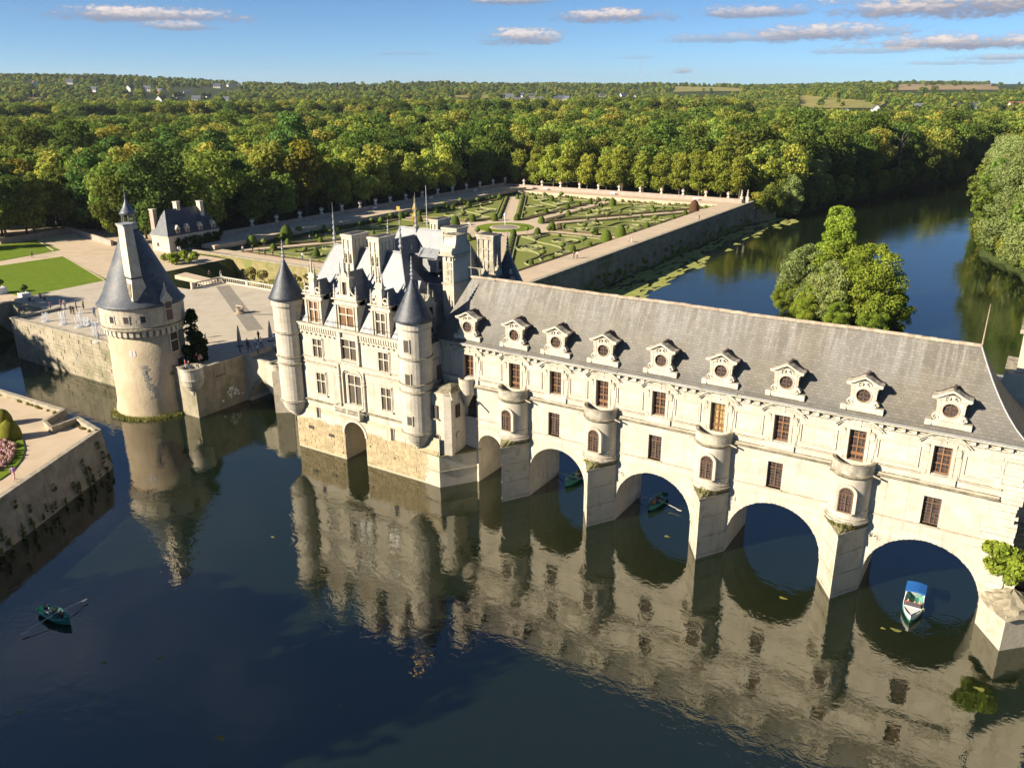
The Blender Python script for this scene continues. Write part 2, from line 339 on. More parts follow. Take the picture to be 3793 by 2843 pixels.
# gallery roof: old slates bleached grey, pale rain streaks running down the slope
def roof_mat():
    m, t, b = material('weathered_gallery_slate')
    g = t.new('ShaderNodeNewGeometry'); pos = g.outputs['Position']
    c = t.mix(t.ramp(t.noise(pos, 0.5, 7.0, 0.68), 0.3, 0.7), (0.135, 0.118, 0.092), (0.185, 0.162, 0.126))
    c = t.mix(t.ramp(t.noise(t.vmul(pos, (0.16, 0.05, 0.05)), 1.0, 3.0), 0.45, 0.6), c, (0.175, 0.160, 0.135))
    sx = t.new('ShaderNodeSeparateXYZ'); t.l.new(pos, sx.inputs[0])
    st = t.ramp(t.noise(t.vmul(pos, (1.9, 0.22, 0.13)), 1.0, 6.0, 0.7), 0.44, 0.62)
    hi = t.ramp(sx.outputs[2], 19.0, 23.5)
    c = t.mix(t.math('MULTIPLY', t.math('MULTIPLY', st, hi), 0.6), c, (0.30, 0.29, 0.27))
    lowk = t.math('MULTIPLY', t.ramp(sx.outputs[2], 19.5, 17.0), t.ramp(t.noise(pos, 0.8, 5.0), 0.25, 0.6))
    c = t.mix(t.math('MULTIPLY', lowk, 0.7), c, (0.105, 0.10, 0.088))
    br = t.new('ShaderNodeTexBrick'); br.inputs['Scale'].default_value = 1.0; br.inputs['Brick Width'].default_value = 0.42; br.inputs['Row Height'].default_value = 0.24
    br.inputs['Mortar Size'].default_value = 0.02; br.inputs['Color1'].default_value = (1, 1, 1, 1); br.inputs['Color2'].default_value = (0.58, 0.58, 0.56, 1); br.inputs['Mortar'].default_value = (0.5, 0.5, 0.5, 1)
    cb = t.new('ShaderNodeCombineXYZ'); t.l.new(sx.outputs[0], cb.inputs[0]); t.l.new(sx.outputs[2], cb.inputs[1]); t.l.new(cb.outputs[0], br.inputs['Vector'])
    c = t.mix(0.55, c, br.outputs['Color'], 'MULTIPLY')
    fl = t.ramp(t.noise(pos, 9.0, 2.0), 0.68, 0.76)
    c = t.mix(t.math('MULTIPLY', fl, 0.5), c, (0.5, 0.47, 0.4))
    t.put(b.inputs['Base Color'], c); b.inputs['Roughness'].default_value = 0.62; b.inputs['Specular IOR Level'].default_value = 0.4
    bn = t.new('ShaderNodeBump'); bn.inputs['Strength'].default_value = 0.5; bn.inputs['Distance'].default_value = 0.04
    t.l.new(br.outputs['Fac'], bn.inputs['Height']); t.l.new(bn.outputs[0], b.inputs['Normal'])
    return m
M['groof'] = roof_mat()
def glass_mat(name, c, rough=0.05):
    m, t, b = material(name); oi = t.new('ShaderNodeObjectInfo')
    t.put(b.inputs['Base Color'], t.mix(oi.outputs['Random'], c, (c[0]*2.6, c[1]*2.3, c[2]*2.0)))
    b.inputs['Roughness'].default_value = rough; b.inputs['Specular IOR Level'].default_value = 0.6
    return m
M['glass'] = glass_mat('window_glass', (0.03, 0.028, 0.03), 0.04)
def lattice_mat():
    m, t, b = material('leaded_glass')
    tcn = t.new('ShaderNodeTexCoord'); br = t.new('ShaderNodeTexBrick'); br.offset = 0.0
    br.inputs['Scale'].default_value = 1.0; br.inputs['Brick Width'].default_value = 0.15; br.inputs['Row Height'].default_value = 0.2; br.inputs['Mortar Size'].default_value = 0.016
    br.inputs['Color1'].default_value = (0.085, 0.072, 0.056, 1); br.inputs['Color2'].default_value = (0.045, 0.038, 0.032, 1); br.inputs['Mortar'].default_value = (0.2, 0.17, 0.13, 1)
    mp = t.new('ShaderNodeMapping'); mp.inputs['Rotation'].default_value = (R(90), 0, 0); t.l.new(tcn.outputs['Object'], mp.inputs[0]); t.l.new(mp.outputs[0], br.inputs['Vector'])
    t.l.new(br.outputs['Color'], b.inputs['Base Color']); b.inputs['Roughness'].default_value = 0.18
    return m
M['lattice'] = lattice_mat()
M['blind'] = pm('drawn_blind', (0.42, 0.30, 0.13), (0.36, 0.25, 0.10), 2.0, 0.35, rand=0.15, spec=0.5)
def water_mat():
    m, t, b = material('river_water')
    g = t.new('ShaderNodeNewGeometry'); pos = g.outputs['Position']
    c = t.mix(t.ramp(t.noise(pos, 0.02, 4.0), 0.35, 0.65), (0.0060, 0.0115, 0.0055), (0.0080, 0.0125, 0.0045))
    weed = t.ramp(t.noise(pos, 0.22, 6.0, 0.7), 0.62, 0.78)
    c = t.mix(t.math('MULTIPLY', weed, 0.35), c, (0.016, 0.018, 0.007))
    t.put(b.inputs['Base Color'], c); b.inputs['Roughness'].default_value = 0.012; b.inputs['IOR'].default_value = 2.4; b.inputs['Specular Tint'].default_value = (1.0, 0.96, 0.86, 1)
    b.inputs['Specular IOR Level'].default_value = 0.5
    calm = t.ramp(t.noise(pos, 0.035, 3.0, 0.6), 0.38, 0.62, 0.42, 1.0)       # wind-ruffled and calm patches
    w1 = t.noise(t.vmul(pos, (1.0, 1.35, 1.0)), 0.75, 3.0, 0.5, 0.6)
    w2 = t.noise(t.vmul(pos, (1.0, 1.6, 1.0)), 2.6, 3.0, 0.55, 0.4)
    w0 = t.noise(pos, 0.18, 2.0, 0.5)
    hgt = t.math('ADD', t.math('MULTIPLY', w1, 0.72), t.math('ADD', t.math('MULTIPLY', w2, 0.12), t.math('MULTIPLY', w0, 0.9)))
    sp = t.new('ShaderNodeSeparateXYZ'); t.l.new(pos, sp.inputs[0])
    wx, wy = sp.outputs[0], sp.outputs[1]
    # wake of the motor boat running back under the arch
    back = t.math('SUBTRACT', wy, -2.6); side = t.math('ABSOLUTE', t.math('SUBTRACT', wx, t.math('ADD', 48.55, t.math('MULTIPLY', back, -0.05))))
    arm = t.math('DIVIDE', t.math('SUBTRACT', side, t.math('ADD', 0.7, t.math('MULTIPLY', back, 0.3))), 0.45)
    rid = t.math('MULTIPLY', t.math('POWER', 2.718, t.math('MULTIPLY', t.math('MULTIPLY', arm, arm), -1.0)), t.math('MULTIPLY', t.ramp(back, -0.3, 0.8), t.ramp(back, 14.0, 5.0)))
    trail = t.math('MULTIPLY', t.math('MULTIPLY', t.ramp(side, 1.1, 0.3), t.ramp(back, 2.0, 4.0)), t.math('MULTIPLY', t.ramp(back, 16.0, 6.0), w2))
    hgt = t.math('ADD', hgt, t.math('ADD', t.math('MULTIPLY', rid, 0.5), t.math('MULTIPLY', trail, 0.5)))
    for rx_, ry_, am_ in ((-13.6, -40.9, .16), (-18.6, -44.3, .12), (22.6, 3.4, .16), (8.6, 6.8, .12), (-9.0, -22.5, .10)):      # rings left by oars and a fish
        ddx, ddy = t.math('SUBTRACT', wx, rx_), t.math('SUBTRACT', wy, ry_); rr = t.math('SQRT', t.math('ADD', t.math('MULTIPLY', ddx, ddx), t.math('MULTIPLY', ddy, ddy)))
        ring = t.math('MULTIPLY', t.math('SINE', t.math('MULTIPLY', rr, 9.0)), t.math('MULTIPLY', t.ramp(rr, 3.2, 0.6), am_)); hgt = t.math('ADD', hgt, ring)
    bn = t.new('ShaderNodeBump'); bn.inputs['Distance'].default_value = 0.12
    t.l.new(t.math('MULTIPLY', calm, 0.30), bn.inputs['Strength']); t.l.new(hgt, bn.inputs['Height']); t.l.new(bn.outputs[0], b.inputs['Normal'])
    return m
M['water'] = water_mat()
# ================================================================== THE SETTING
def sstep(a, b, x):
    t = np.clip((np.asarray(x, float)-a)/(b-a), 0, 1); return t*t*(3-2*t)
RIVER = np.array([(-33, 217), (-27, 235), (-22, 256), (-15, 292), (-5, 344), (8, 392), (20, 442), (60, 500), (140, 545), (320, 580),
                  (320, 540), (150, 500), (75, 455), (40, 410), (29, 343), (34, 234), (38, 188), (44, 178), (51, 157), (60, 90), (62, 20), (60, 2), (70, -8), (92, -60), (150, -330),
                  (-150, -330), (-150, -160), (-112, -60), (-109, 5.5), (-112, 6), (-111, 30), (-107, 40), (-107, 57.4), (-107, 62), (-120, 70), (-120, 205), (-60, 213)], float)
def inside(P, poly):
    x, y = P[:, 0], P[:, 1]; r = np.zeros(len(P), bool); n = len(poly)
    for i in range(n):
        x0, y0 = poly[i]; x1, y1 = poly[(i+1) % n]
        c = ((y0 > y) != (y1 > y))
        with np.errstate(divide='ignore', invalid='ignore'):
            r ^= c & (x < (x1-x0)*(y-y0)/(y1-y0+1e-12)+x0)
    return r
def dist_poly(P, poly):
    d = np.full(len(P), 1e9); n = len(poly)
    for i in range(n):
        a, b = poly[i], poly[(i+1) % n]; e = b-a
        t = np.clip(((P-a)@e)/(e@e), 0, 1); q = a+t[:, None]*e
        d = np.minimum(d, np.hypot(*(P-q).T))
    return np.where(inside(P, poly), -d, d)
def roll(x, y):
    return (np.sin(x/310+1.3)*np.cos(y/270+0.4)+0.6*np.sin(x/150+y/190+2.0)+0.35*np.sin(y/95-x/120))/1.6
def terrain(x, y):
    x = np.asarray(x, float); y = np.asarray(y, float)
    P = np.stack([x.ravel(), y.ravel()], 1)
    near = (np.abs(P[:, 0]) < 600) & (np.abs(P[:, 1]) < 800)
    d = np.full(len(P), 50.0); d[near] = dist_poly(P[near], RIVER)
    d = d.reshape(x.shape)
    z = -2.2+8.1*sstep(-0.5, 4.5, d)
    r = np.hypot(x-CAM[0], y-CAM[1]); a = np.arctan2(-(x-CAM[0]), (y-CAM[1]))       # 0 = +Y, + left
    left = sstep(0.0, 1.1, a)
    top = 22+42*left+10*np.sin(a*5.0+1.0)+6*np.sin(a*13.0)
    rise = sstep(720, 2700, r)
    return z+(top-6)*rise**1.15+roll(x, y)*9*sstep(1000, 1900, r)

def spaced(lo, hi, step, far_lo, far_hi):
    a = list(np.arange(lo, hi+0.1, step)); s = step; x = a[-1]
    while x < far_hi: s *= 1.09; x += s; a.append(x)
    s = step; x = a[0]; b = []
    while x > far_lo: s *= 1.09; x -= s; b.append(x)
    return np.array(b[::-1]+a)
gx = spaced(-420, 300, 4.0, -9000, 6000); gy = spaced(-330, 720, 4.0, -1500, 10000)
GX, GY = np.meshgrid(gx, gy); GZ = terrain(GX, GY)
nx, ny = len(gx), len(gy)
gv = np.stack([GX.ravel(), GY.ravel(), GZ.ravel()], 1)
idx = np.arange(nx*ny).reshape(ny, nx)
gf = np.stack([idx[:-1, :-1].ravel(), idx[:-1, 1:].ravel(), idx[1:, 1:].ravel(), idx[1:, :-1].ravel()], 1)
def np_mesh(name, v, f, mats, smooth=False, mi=None):
    me = bpy.data.meshes.new(name); n, k = f.shape
    me.vertices.add(len(v)); me.vertices.foreach_set('co', np.asarray(v, np.float32).ravel())
    me.loops.add(n*k); me.loops.foreach_set('vertex_index', np.asarray(f, np.int32).ravel())
    me.polygons.add(n); me.polygons.foreach_set('loop_start', np.arange(0, n*k, k, dtype=np.int32)); me.polygons.foreach_set('loop_total', np.full(n, k, np.int32))
    for m in (mats if isinstance(mats, (list, tuple)) else [mats]): me.materials.append(m)
    if mi is not None: me.polygons.foreach_set('material_index', np.asarray(mi, np.int32))
    if smooth: me.polygons.foreach_set('use_smooth', np.ones(n, bool))
    me.update(calc_edges=True); return me
tag(put('ground', np_mesh('ground', gv, gf, M['forestfloor'], True)), kind='structure')
tag(MB().face([(-260, -330, 0), (330, -330, 0), (330, 620, 0), (-260, 620, 0)]).build('river_water', M['water']), kind='structure')

def terr_hit(px, py, t0=300, t1=9000):
    d = ray(px, py); ts = np.geomspace(t0, t1, 500)
    P = CAM+ts[:, None]*d; h = terrain(P[:, 0], P[:, 1])
    k = np.argmax(P[:, 2] < h)
    return np.array([P[k, 0], P[k, 1], h[k]]) if P[k, 2] < h[k] else None

def sheet(name, pts, z, mat, kind='structure'):
    """flat ground sheet through plan points"""
    return tag(MB().face([(p[0], p[1], z) for p in pts]).build(name, mat), kind=kind)
def atz(f, pts, z): return [tuple(at(*f(*p), z=z)[:2]) for p in pts]

# ---- fields on the far hills (draped sheets)
def drape(name, pix, mat, n=14):
    c = [terr_hit(*p) for p in pix]
    if any(q is None for q in c): return
    v = []; f = []
    for j in range(n+1):
        for i in range(n+1):
            u, w = i/n, j/n
            p = (1-w)*((1-u)*c[0]+u*c[1])+w*((1-u)*c[3]+u*c[2])
            v.append((p[0], p[1], float(terrain(p[0], p[1]))+1.0))
    for j in range(n):
        for i in range(n): a = j*(n+1)+i; f.append((a, a+1, a+n+2, a+n+1))
    tag(MB().add(v, f).build(name, mat), kind='structure')
FIELDS = [(ZS1, [(590, 418), (870, 420), (1045, 362), (800, 374)], 'field'), (ZS1, [(460, 470), (640, 466), (640, 448), (480, 450)], 'field2'), (ZS2, [(770, 380), (1050, 378), (1040, 358), (780, 356)], 'field'),
          (ZS2, [(1290, 448), (1610, 448), (1668, 412), (1285, 382)], 'field'), (ZS2, [(1650, 374), (2110, 372), (2060, 346), (1700, 350)], 'field2'),
          (ZS2, [(430, 430), (720, 452), (700, 425), (440, 410)], 'field'), (ZS1, [(1950, 425), (2110, 425), (2110, 400), (1960, 405)], 'field'), (ZS1, [(0, 460), (60, 460), (230, 405), (160, 400)], 'field'), (ZS2, [(2060, 352), (2212, 356), (2212, 336), (2080, 338)], 'field')]
FPOLY = []
for fz, pts, mn in FIELDS:
    P = [fz(*p) for p in pts]; drape('field', P, M[mn]); FPOLY.append(np.array(P))

# ---- forecourt of the tower and its retaining walls
TC = (-55.05, -4.3)                                             # axis of the round tower
FC = 6.9
fore = [(-95.8, -2.0), (-50.6, -2.0), (-50.6, -4.0), (-45.8, -4.0), (-45.8, 37.2), (-89.5, 37.2), (-89.5, 29.0), (-111.5, 29.0), (-111.5, 6.2), (-95.8, 6.2)]
tag(MB().prism(fore, -2.0, FC).build('forecourt', M['court']), kind='structure')
w = thing('retaining_wall', 'long grey stone embankment wall of the forecourt left of the round tower', 'wall', (-80, -2.2, 0))
MB().slab([(-96.3, -2), (-59, -2), (-59, 7.15), (-96.3, 7.15)], -2.5, -1.96).box(-96.35, -95.75, -1.95, 6.3, -2, 7.15).build('masonry', M['bank'], w)
MB().box(-96.45, -59.5, -2.62, -1.7, 7.153, 7.38).box(-96.45, -95.6, -1.69, 6.3, 7.153, 7.38).build('coping', M['coping'], w)
rows = 11
for j in range(rows):                                            # courses of large blocks, slightly proud
    z0 = 0.45+j*0.6
    x = -96.0+random.uniform(0, 1.2)
    while x < -61.5:
        wd = random.uniform(1.4, 2.6)
        if random.random() < 0.6: MB().box(x, min(x+wd-0.06, -60.5), -2.56-random.uniform(0, 0.04), -2.45, z0, z0+0.55).build('stone', M['bank'], w)
        x += wd
# paths and lawns of the outer court
court = atz(Z1, [(0, 935), (300, 855), (780, 790), (1180, 730)], 5.95)
tag(MB().face([(-235, -40, 5.98), (-112.2, -40, 5.98), (-112.2, 57, 5.98), (-138, 57, 5.98), (-138, 86, 5.98), (-175, 70, 5.98), (-235, 52, 5.98)]).build('court_gravel', M['gravel']), kind='structure')
for nm, pts in (('lawn', [(-20, 592), (480, 518), (812, 690), (765, 760), (310, 830), (150, 820), (-20, 786)]), ('lawn', [(-20, 428), (285, 390), (462, 468), (-20, 556)])):
    tag(MB().prism(atz(Z1, pts, 6.0), 5.9, 6.05).build(nm, M['lawn']), kind='structure')
for pts in ([(495, 522), (505, 522), (808, 698), (796, 700)], [(280, 395), (290, 393), (415, 470), (405, 475)]):
    tag(MB().prism(atz(Z1, pts, 6.05), 6.0, 6.09).build('path_edging', M['gravel']), kind='structure')
wl2 = thing('moat_wall', 'shaded grey stone wall across the moat left of the forecourt', 'wall', (-111, -10, 0))
MB().box(-112.6, -111.6, -70, 6.0, -2, 6.3).box(-111.59, -96.4, 5.4, 6.15, -2, 6.3).build('masonry', M['bank'], wl2)
MB().box(-112.75, -111.45, -70, 6.2, 6.303, 6.5).build('coping', M['coping'], wl2)
# paved cross in the forecourt
for a, b, wd in ((at(*ZT(1520, 108), z=FC)[:2], at(*ZT(1745, 410), z=FC)[:2], 2.6), (at(*ZT(1690, 300), z=FC)[:2], at(*ZT(1900, 305), z=FC)[:2], 0.9)):
    a, b = np.array(a, float), np.array(b, float); d = (b-a)/np.linalg.norm(b-a); nn = np.array((-d[1], d[0]))*wd/2
    sheet('paved_strip', [a+nn, b+nn, b-nn, a-nn], FC+(0.006 if wd > 2 else 0.011), M['paving'])

# low wall in front of the wood, left
lw = atz(Z1, [(0, 408), (540, 318), (860, 420)], 6.5)
ow = thing('court_wall', 'low old stone wall running in front of the dark wood at far left', 'wall', (lw[1][0], lw[1][1], 6))
mb = MB()
for a, b in zip(lw[:-1], lw[1:]):
    a, b = np.array(a), np.array(b); d = (b-a)/np.linalg.norm(b-a); nn = np.array((-d[1], d[0]))*0.3
    mb.prism([a+nn, a-nn, b-nn, b+nn], 5.5, 7.4)
mb.build('masonry', M['pinkwall'], ow)

# ---- bridge between forecourt and chateau
br = thing('entrance_bridge', 'stone bridge with pointed arch joining forecourt and chateau', 'bridge', (-38, 7, 0))
def arch_wall(mb, x0, x1, xs0, xs1, zs, zc, z0, z1, y, n=12, point=0.0):
    """wall in plane y from x0..x1 with an arch opening xs0..xs1, springing zs, crown zc"""
    mb.face([(x0, y, z0), (xs0, y, z0), (xs0, y, z1), (x0, y, z1)]); mb.face([(xs1, y, z0), (x1, y, z0), (x1, y, z1), (xs1, y, z1)])
    c = (xs0+xs1)/2; h = (xs1-xs0)/2
    pts = [(c-h*math.cos(math.pi*i/n), zs+(zc-zs)*math.sin(math.pi*i/n)**(1.0-point*0.0)) for i in range(n+1)]
    if point: pts = [(px, zs+(zc-zs)*(1-abs((px-c)/h)**1.6)) for px, _ in pts]
    for (xa, za), (xb, zb) in zip(pts[:-1], pts[1:]): mb.face([(xa, y, za), (xb, y, zb), (xb, y, z1), (xa, y, z1)])
    return [(xs0, z0)]+pts+[(xs1, z0)]
def soffit(mb, pts, y0, y1):
    for (xa, za), (xb, zb) in zip(pts[:-1], pts[1:]): mb.face([(xa, y0, za), (xa, y1, za), (xb, y1, zb), (xb, y0, zb)])
mb = MB()
pts = arch_wall(mb, -45.79, -38.6, -44.6, -38.7, 0.6, 3.6, -2, 7.0, 4.5, 14, 1.0); soffit(mb, pts, 4.5, 10.5)
pts2 = arch_wall(mb, -35.6, -26.0, -35.2, -27.0, 1.0, 4.6, -2, 7.0, 4.5, 14); soffit(mb, pts2, 4.5, 10.5)
mb.face([(-45.79, 10.5, -2), (-45.79, 10.5, 7), (-26, 10.5, 7), (-26, 10.5, 4.6), (-45.79, 10.5, 3.8)])
mb.face([(-45.79, 4.9, 6.2), (-26, 4.9, 6.2), (-26, 10.5, 6.2), (-45.79, 10.5, 6.2)]); mb.face([(-45.79, 4.9, 6.2), (-45.79, 4.9, 7), (-26, 4.9, 7), (-26, 4.9, 6.2)]); mb.face([(-45.79, 4.5, 7), (-26, 4.5, 7), (-26, 4.9, 7), (-45.79, 4.9, 7)])
mb.build('masonry', M['pier'], br)
for i in range(13):                                              # voussoirs of the pointed arch
    (xa, za), (xb, zb) = pts[1+i], pts[2+i]
    cx, cz = (xa+xb)/2, (za+zb)/2; dn = Vector((cx+41.65, 0, cz-0.2)).normalized()*0.55
    MB().slab([(xa, za), (xb, zb), (xb+dn.x, zb+dn.z), (xa+dn.x, za+dn.z)][::-1], 4.44, 4.52).build('voussoir', M['coping'], br)
MB().prism([(-38.6, 4.4), (-37.6, 2.9), (-35.6, 4.4), (-35.6, 10.5), (-38.6, 10.5)], -2, 6.3).build('pier', M['pier'], br)
MB().lathe([(0.35, -1.5), (0.6, -1.2), (0.65, -0.9), (0.9, -0.6), (0.95, -0.3), (1.2, -0.05), (1.22, 0.75), (1.3, 0.8), (1.3, 1.0), (1.0, 1.0), (1.0, 0.2), (0.0, 0.2)], (-38.0, 4.5, 6.2), 20).build('corbelled_turret', M['pier'], br)
fw_ = thing('forecourt_wall', 'weathered stone wall with rounded corner lookout beside the round tower', 'wall', (-46, 0, 0))
MB().box(-51.2, -45.85, -4.35, -3.95, -2, 7.0).box(-45.82, -45.42, -4.35, 4.49, -2, 7.0).build('masonry', M['bank'], fw_)
MB().box(-51.3, -45.9, -4.42, -3.85, 7.003, 7.2).box(-45.89, -45.33, -3.2, 4.45, 7.003, 7.2).build('coping', M['coping'], fw_)
MB().lathe([(0.15, -3.9), (0.45, -3.6), (0.6, -3.0), (1.1, -2.5), (1.15, -2.35), (1.35, -2.1), (1.5, -1.5), (1.62, -1.2), (1.55, -1.1), (1.55, 0.25), (1.66, 0.3), (1.66, 0.5), (1.3, 0.5), (1.3, -0.4), (0, -0.4)], (-46.0, -4.1, 7.1), 24).build('corner_lookout', M['stone'], fw_)
for k in range(4): MB().box(-45.44, -45.39, -0.6+k*0.42, -0.36+k*0.42, 5.1, 5.35).build('drain_hole', M['iron'], fw_)
for k in range(16):
    yy_, zz_0 = random.gauss(1.4, 1.0), random.uniform(1.0, 2.6); MB().box(-45.425, -45.405, yy_, yy_+random.uniform(.15, .5), zz_0, zz_0+random.uniform(.12, .5)).build('plaster_patch', M['white'], fw_)
caus = [tuple(at(*zoom(350, 850, 450/1865)(*p_), z=6.4)[:2]) for p_ in ((1230, 700), (1400, 655), (1880, 770), (1780, 815))]
tag(MB().prism(caus, 5.6, 6.4).build('causeway', M['gravel']), kind='structure')

# ---- balustrade of the forecourt
bal = thing('balustrade', 'pale stone balustrade closing the far side of the forecourt', 'balustrade', (-68, 37, FC))
mbt = MB().lathe([(0.11, 0), (0.11, 0.08), (0.06, 0.13), (0.13, 0.36), (0.06, 0.62), (0.11, 0.68), (0.11, 0.76)], (0, 0, 0), 8).mesh('baluster', M['carved'])
def balus(ax, ay, bx, by):
    d = Vector((bx-ax, by-ay, 0)); L = d.length; d.normalize(); n = Vector((-d.y, d.x, 0))
    def bx_(z0, z1, h): return [(ax+n.x*h, ay+n.y*h), (ax-n.x*h, ay-n.y*h), (bx-n.x*h, by-n.y*h), (bx+n.x*h, by+n.y*h)], z0, z1
    MB().prism(*bx_(FC, FC+0.22, 0.2)).prism(*bx_(FC+0.98, FC+1.2, 0.2)).build('rail', M['carved'], bal)
    k = int(L/0.62)
    for i in range(k):
        t = (i+0.5)/k
        if i % 12 == 0: MB().box(-0.26, 0.26, -0.26, 0.26, 0, 1.3).build('post', M['carved'], bal, loc=(ax+d.x*L*t, ay+d.y*L*t, FC))
        else: put('baluster', mbt, bal, (ax+d.x*L*t, ay+d.y*L*t, FC+0.22))
balus(-89.3, 36.9, -46.2, 36.9); balus(-89.2, 29.3, -89.2, 36.6)

# ---- the large flower garden on its terrace
GC = np.array([-84.0, 136.5]); GX0, GX1, GY0, GY1 = -124.5, -43.6, 66.0, 207.0
tag(MB().box(-125, -43.5, 65.5, 207.5, -2, 5.0).build('garden_ground', M['gravel']), kind='structure')
tg = MB(); tg.box(-43.49, -34.7, 59.2, 214.9, -2, 6.4); tg.box(-134.5, -125.01, 64.0, 214.9, -2, 6.9); tg.box(-125.0, -43.5, 207.51, 214.9, -2, 6.4); tg.box(-125.0, -43.5, 59.2, 65.49, -2, 5.9)
tag(tg.build('terrace_walk', M['gravel']), kind='structure')
rw = thing('river_garden_wall', 'long shaded stone wall holding the flower garden above the river', 'wall', (-34, 140, 0))
MB().prism([(-34.9, 58.5), (-33.0, 58.5), (-33.0, 217), (-34.9, 217)], -2, 6.9, top=[(-34.9, 58.5), (-34.1, 58.5), (-34.1, 217), (-34.9, 217)]).build('masonry', M['dianewall'], rw)
MB().box(-35.0, -33.95, 58.4, 217.1, 6.903, 7.15).build('coping', M['coping'], rw)
MB().box(-34.6, -33.75, 58.5, 217, 5.75, 5.95).build('string_course', M['coping'], rw)
fwl = thing('moat_garden_wall', 'sunlit garden wall above the moat overgrown with dry creeper', 'wall', (-80, 58.6, 0))
MB().prism([(-126.5, 59.3), (-126.5, 57.4), (-34.92, 57.4), (-34.92, 59.3)], -2, 6.3, top=[(-126.5, 59.3), (-126.5, 58.5), (-34.92, 58.5), (-34.92, 59.3)]).build('masonry', M['creeperwall'], fwl)
MB().box(-126.6, -34.95, 58.4, 59.4, 6.303, 6.55).build('coping', M['coping'], fwl)
piw = thing('park_wall', 'low rendered wall with white urns along the left garden terrace', 'wall', (-135, 140, 6.9))
MB().box(-135.2, -134.55, 74, 215.5, 5.5, 8.0).build('masonry', M['pinkwall'], piw); MB().box(-135.3, -134.45, 74, 215.6, 8.003, 8.15).build('coping', M['pinkwall'], piw)
piw2 = thing('park_wall', 'low rendered wall with white urns along the far end of the garden', 'wall', (-85, 215.2, 6.9))
MB().box(-134.5, -37.8, 214.95, 215.5, 5.5, 7.6).build('masonry', M['pinkwall'], piw2); MB().box(-134.4, -37.7, 214.9, 215.6, 7.603, 7.75).build('coping', M['pinkwall'], piw2)
stw = thing('landing_wall', 'small stone landing wall at the river corner of the garden', 'wall', (-31, 225, 0))
MB().prism([(-33.6, 217.1), (-32.6, 217.1), (-29.4, 229), (-30.5, 229.6), (-40, 229.6), (-40, 217.1)], -2, 4.4).build('masonry', M['bank'], stw)

def clip_half(poly, p, n):
    out = []
    for i in range(len(poly)):
        a, b = poly[i], poly[(i+1) % len(poly)]; da, db = (a-p)@n, (b-p)@n
        if da >= 0: out.append(a)
        if da*db < 0: out.append(a+(b-a)*da/(da-db))
    return out
rect = [np.array(q, float) for q in ((GX0+1.6, GY0+1.6), (GX1-1.6, GY0+1.6), (GX1-1.6, GY1-1.6), (GX0+1.6, GY1-1.6))]
spokes = [np.array(q, float)-GC for q in ((GX1, GC[1]), (GX1, GY1), (GC[0], GY1), (GX0, GY1), (GX0, GC[1]), (GX0, GY0), (GC[0], GY0), (GX1, GY0))]
spokes = [s_/np.linalg.norm(s_) for s_ in spokes]
def shrink(poly, d):
    poly = [np.array(p) for p in poly]; c = sum(poly)/len(poly); out = [np.array(p) for p in poly]
    for i in range(len(poly)):
        a, b = poly[i], poly[(i+1) % len(poly)]; e = (b-a)/max(1e-6, np.linalg.norm(b-a)); n = np.array((-e[1], e[0]))
        if (c-a)@n < 0: n = -n
        out = clip_half(out, a+n*d, n)
    return out
def strip_ring(mb, outer, inner, z0, z1):
    """raised border between a polygon and its shrunk copy (same number of corners)"""
    n = len(outer)
    for i in range(n):
        a, b, c, d = outer[i], outer[(i+1) % n], inner[(i+1) % n], inner[i]
        mb.prism([a, b, c, d], z0, z1)
PART = []
names = ['river side far', 'far right', 'far left', 'left far', 'left near', 'near left', 'near right', 'river side near']
for i in range(8):
    a, b = spokes[i], spokes[(i+1) % 8]
    na, nb = np.array((-a[1], a[0])), np.array((b[1], -b[0]))
    poly = clip_half(rect, GC+na*2.0, na); poly = clip_half(poly, GC+nb*2.0, nb)
    m_ = (a+b); m_ /= np.linalg.norm(m_); poly = clip_half(poly, GC+m_*15.0, m_)
    PART.append(poly)
    tag(MB().prism(poly, 4.9, 5.06).build('parterre_lawn', M['parterre']), kind='structure')
    o1, o2 = shrink(poly, 0.5), shrink(poly, 1.5)
    if len(o1) == len(o2):
        mb = MB(); strip_ring(mb, o1, o2, 5.05, 5.35)
        tag(mb.build('flower_border', M['flower']), 'flower and box border round the %s parterre' % names[i], 'flower bed', 'borders of the eight parterres')
    # arabesque of low grey hedges: arms with volutes
    mb = MB(); ins = shrink(poly, 2.6); c = sum(ins)/len(ins)
    P_ = np.array(ins)
    def curve(pts, r=0.26):
        pts = [q for q in pts if inside(np.array([q[:2]]), P_)[0]]
        if len(pts) > 2: mb.tube([(q[0], q[1], 5.22) for q in pts], r, 5)
    far = max(ins, key=lambda q: np.linalg.norm(q-GC)); ax = (far-GC)/np.linalg.norm(far-GC); ay = np.array((-ax[1], ax[0]))
    for sgn, sc, off in ((1, 1.0, -6), (-1, 1.0, 6), (1, .75, 16), (-1, .75, -17), (1, .5, 26)):
        cc = c+ax*off*0.8+ay*sgn*4.5*sc
        curve([cc+(ax*math.cos(t)+ay*math.sin(t)*sgn)*(4.6*sc*(1-t/13.0)) for t in np.linspace(0, 9.6, 50)])
        curve([cc+(ax*math.cos(t)+ay*math.sin(t)*sgn)*(1.6*sc) for t in np.linspace(0, 6.3, 22)], 0.2)
    curve([c+ax*t+ay*3.2*math.sin(t/4.2) for t in np.linspace(-30, 34, 70)]); curve([c+ax*t-ay*(5+2.0*math.sin(t/3.1)) for t in np.linspace(-30, 34, 70)])
    o3, o4 = shrink(poly, 2.1), shrink(poly, 2.4)
    if len(o3) == len(o4): strip_ring(mb, o3, o4, 5.05, 5.4)
    tag(mb.build('scroll_hedge', M['santolina']), 'low grey scroll hedges of the %s parterre' % names[i], 'hedge', 'scroll hedges of the eight parterres')
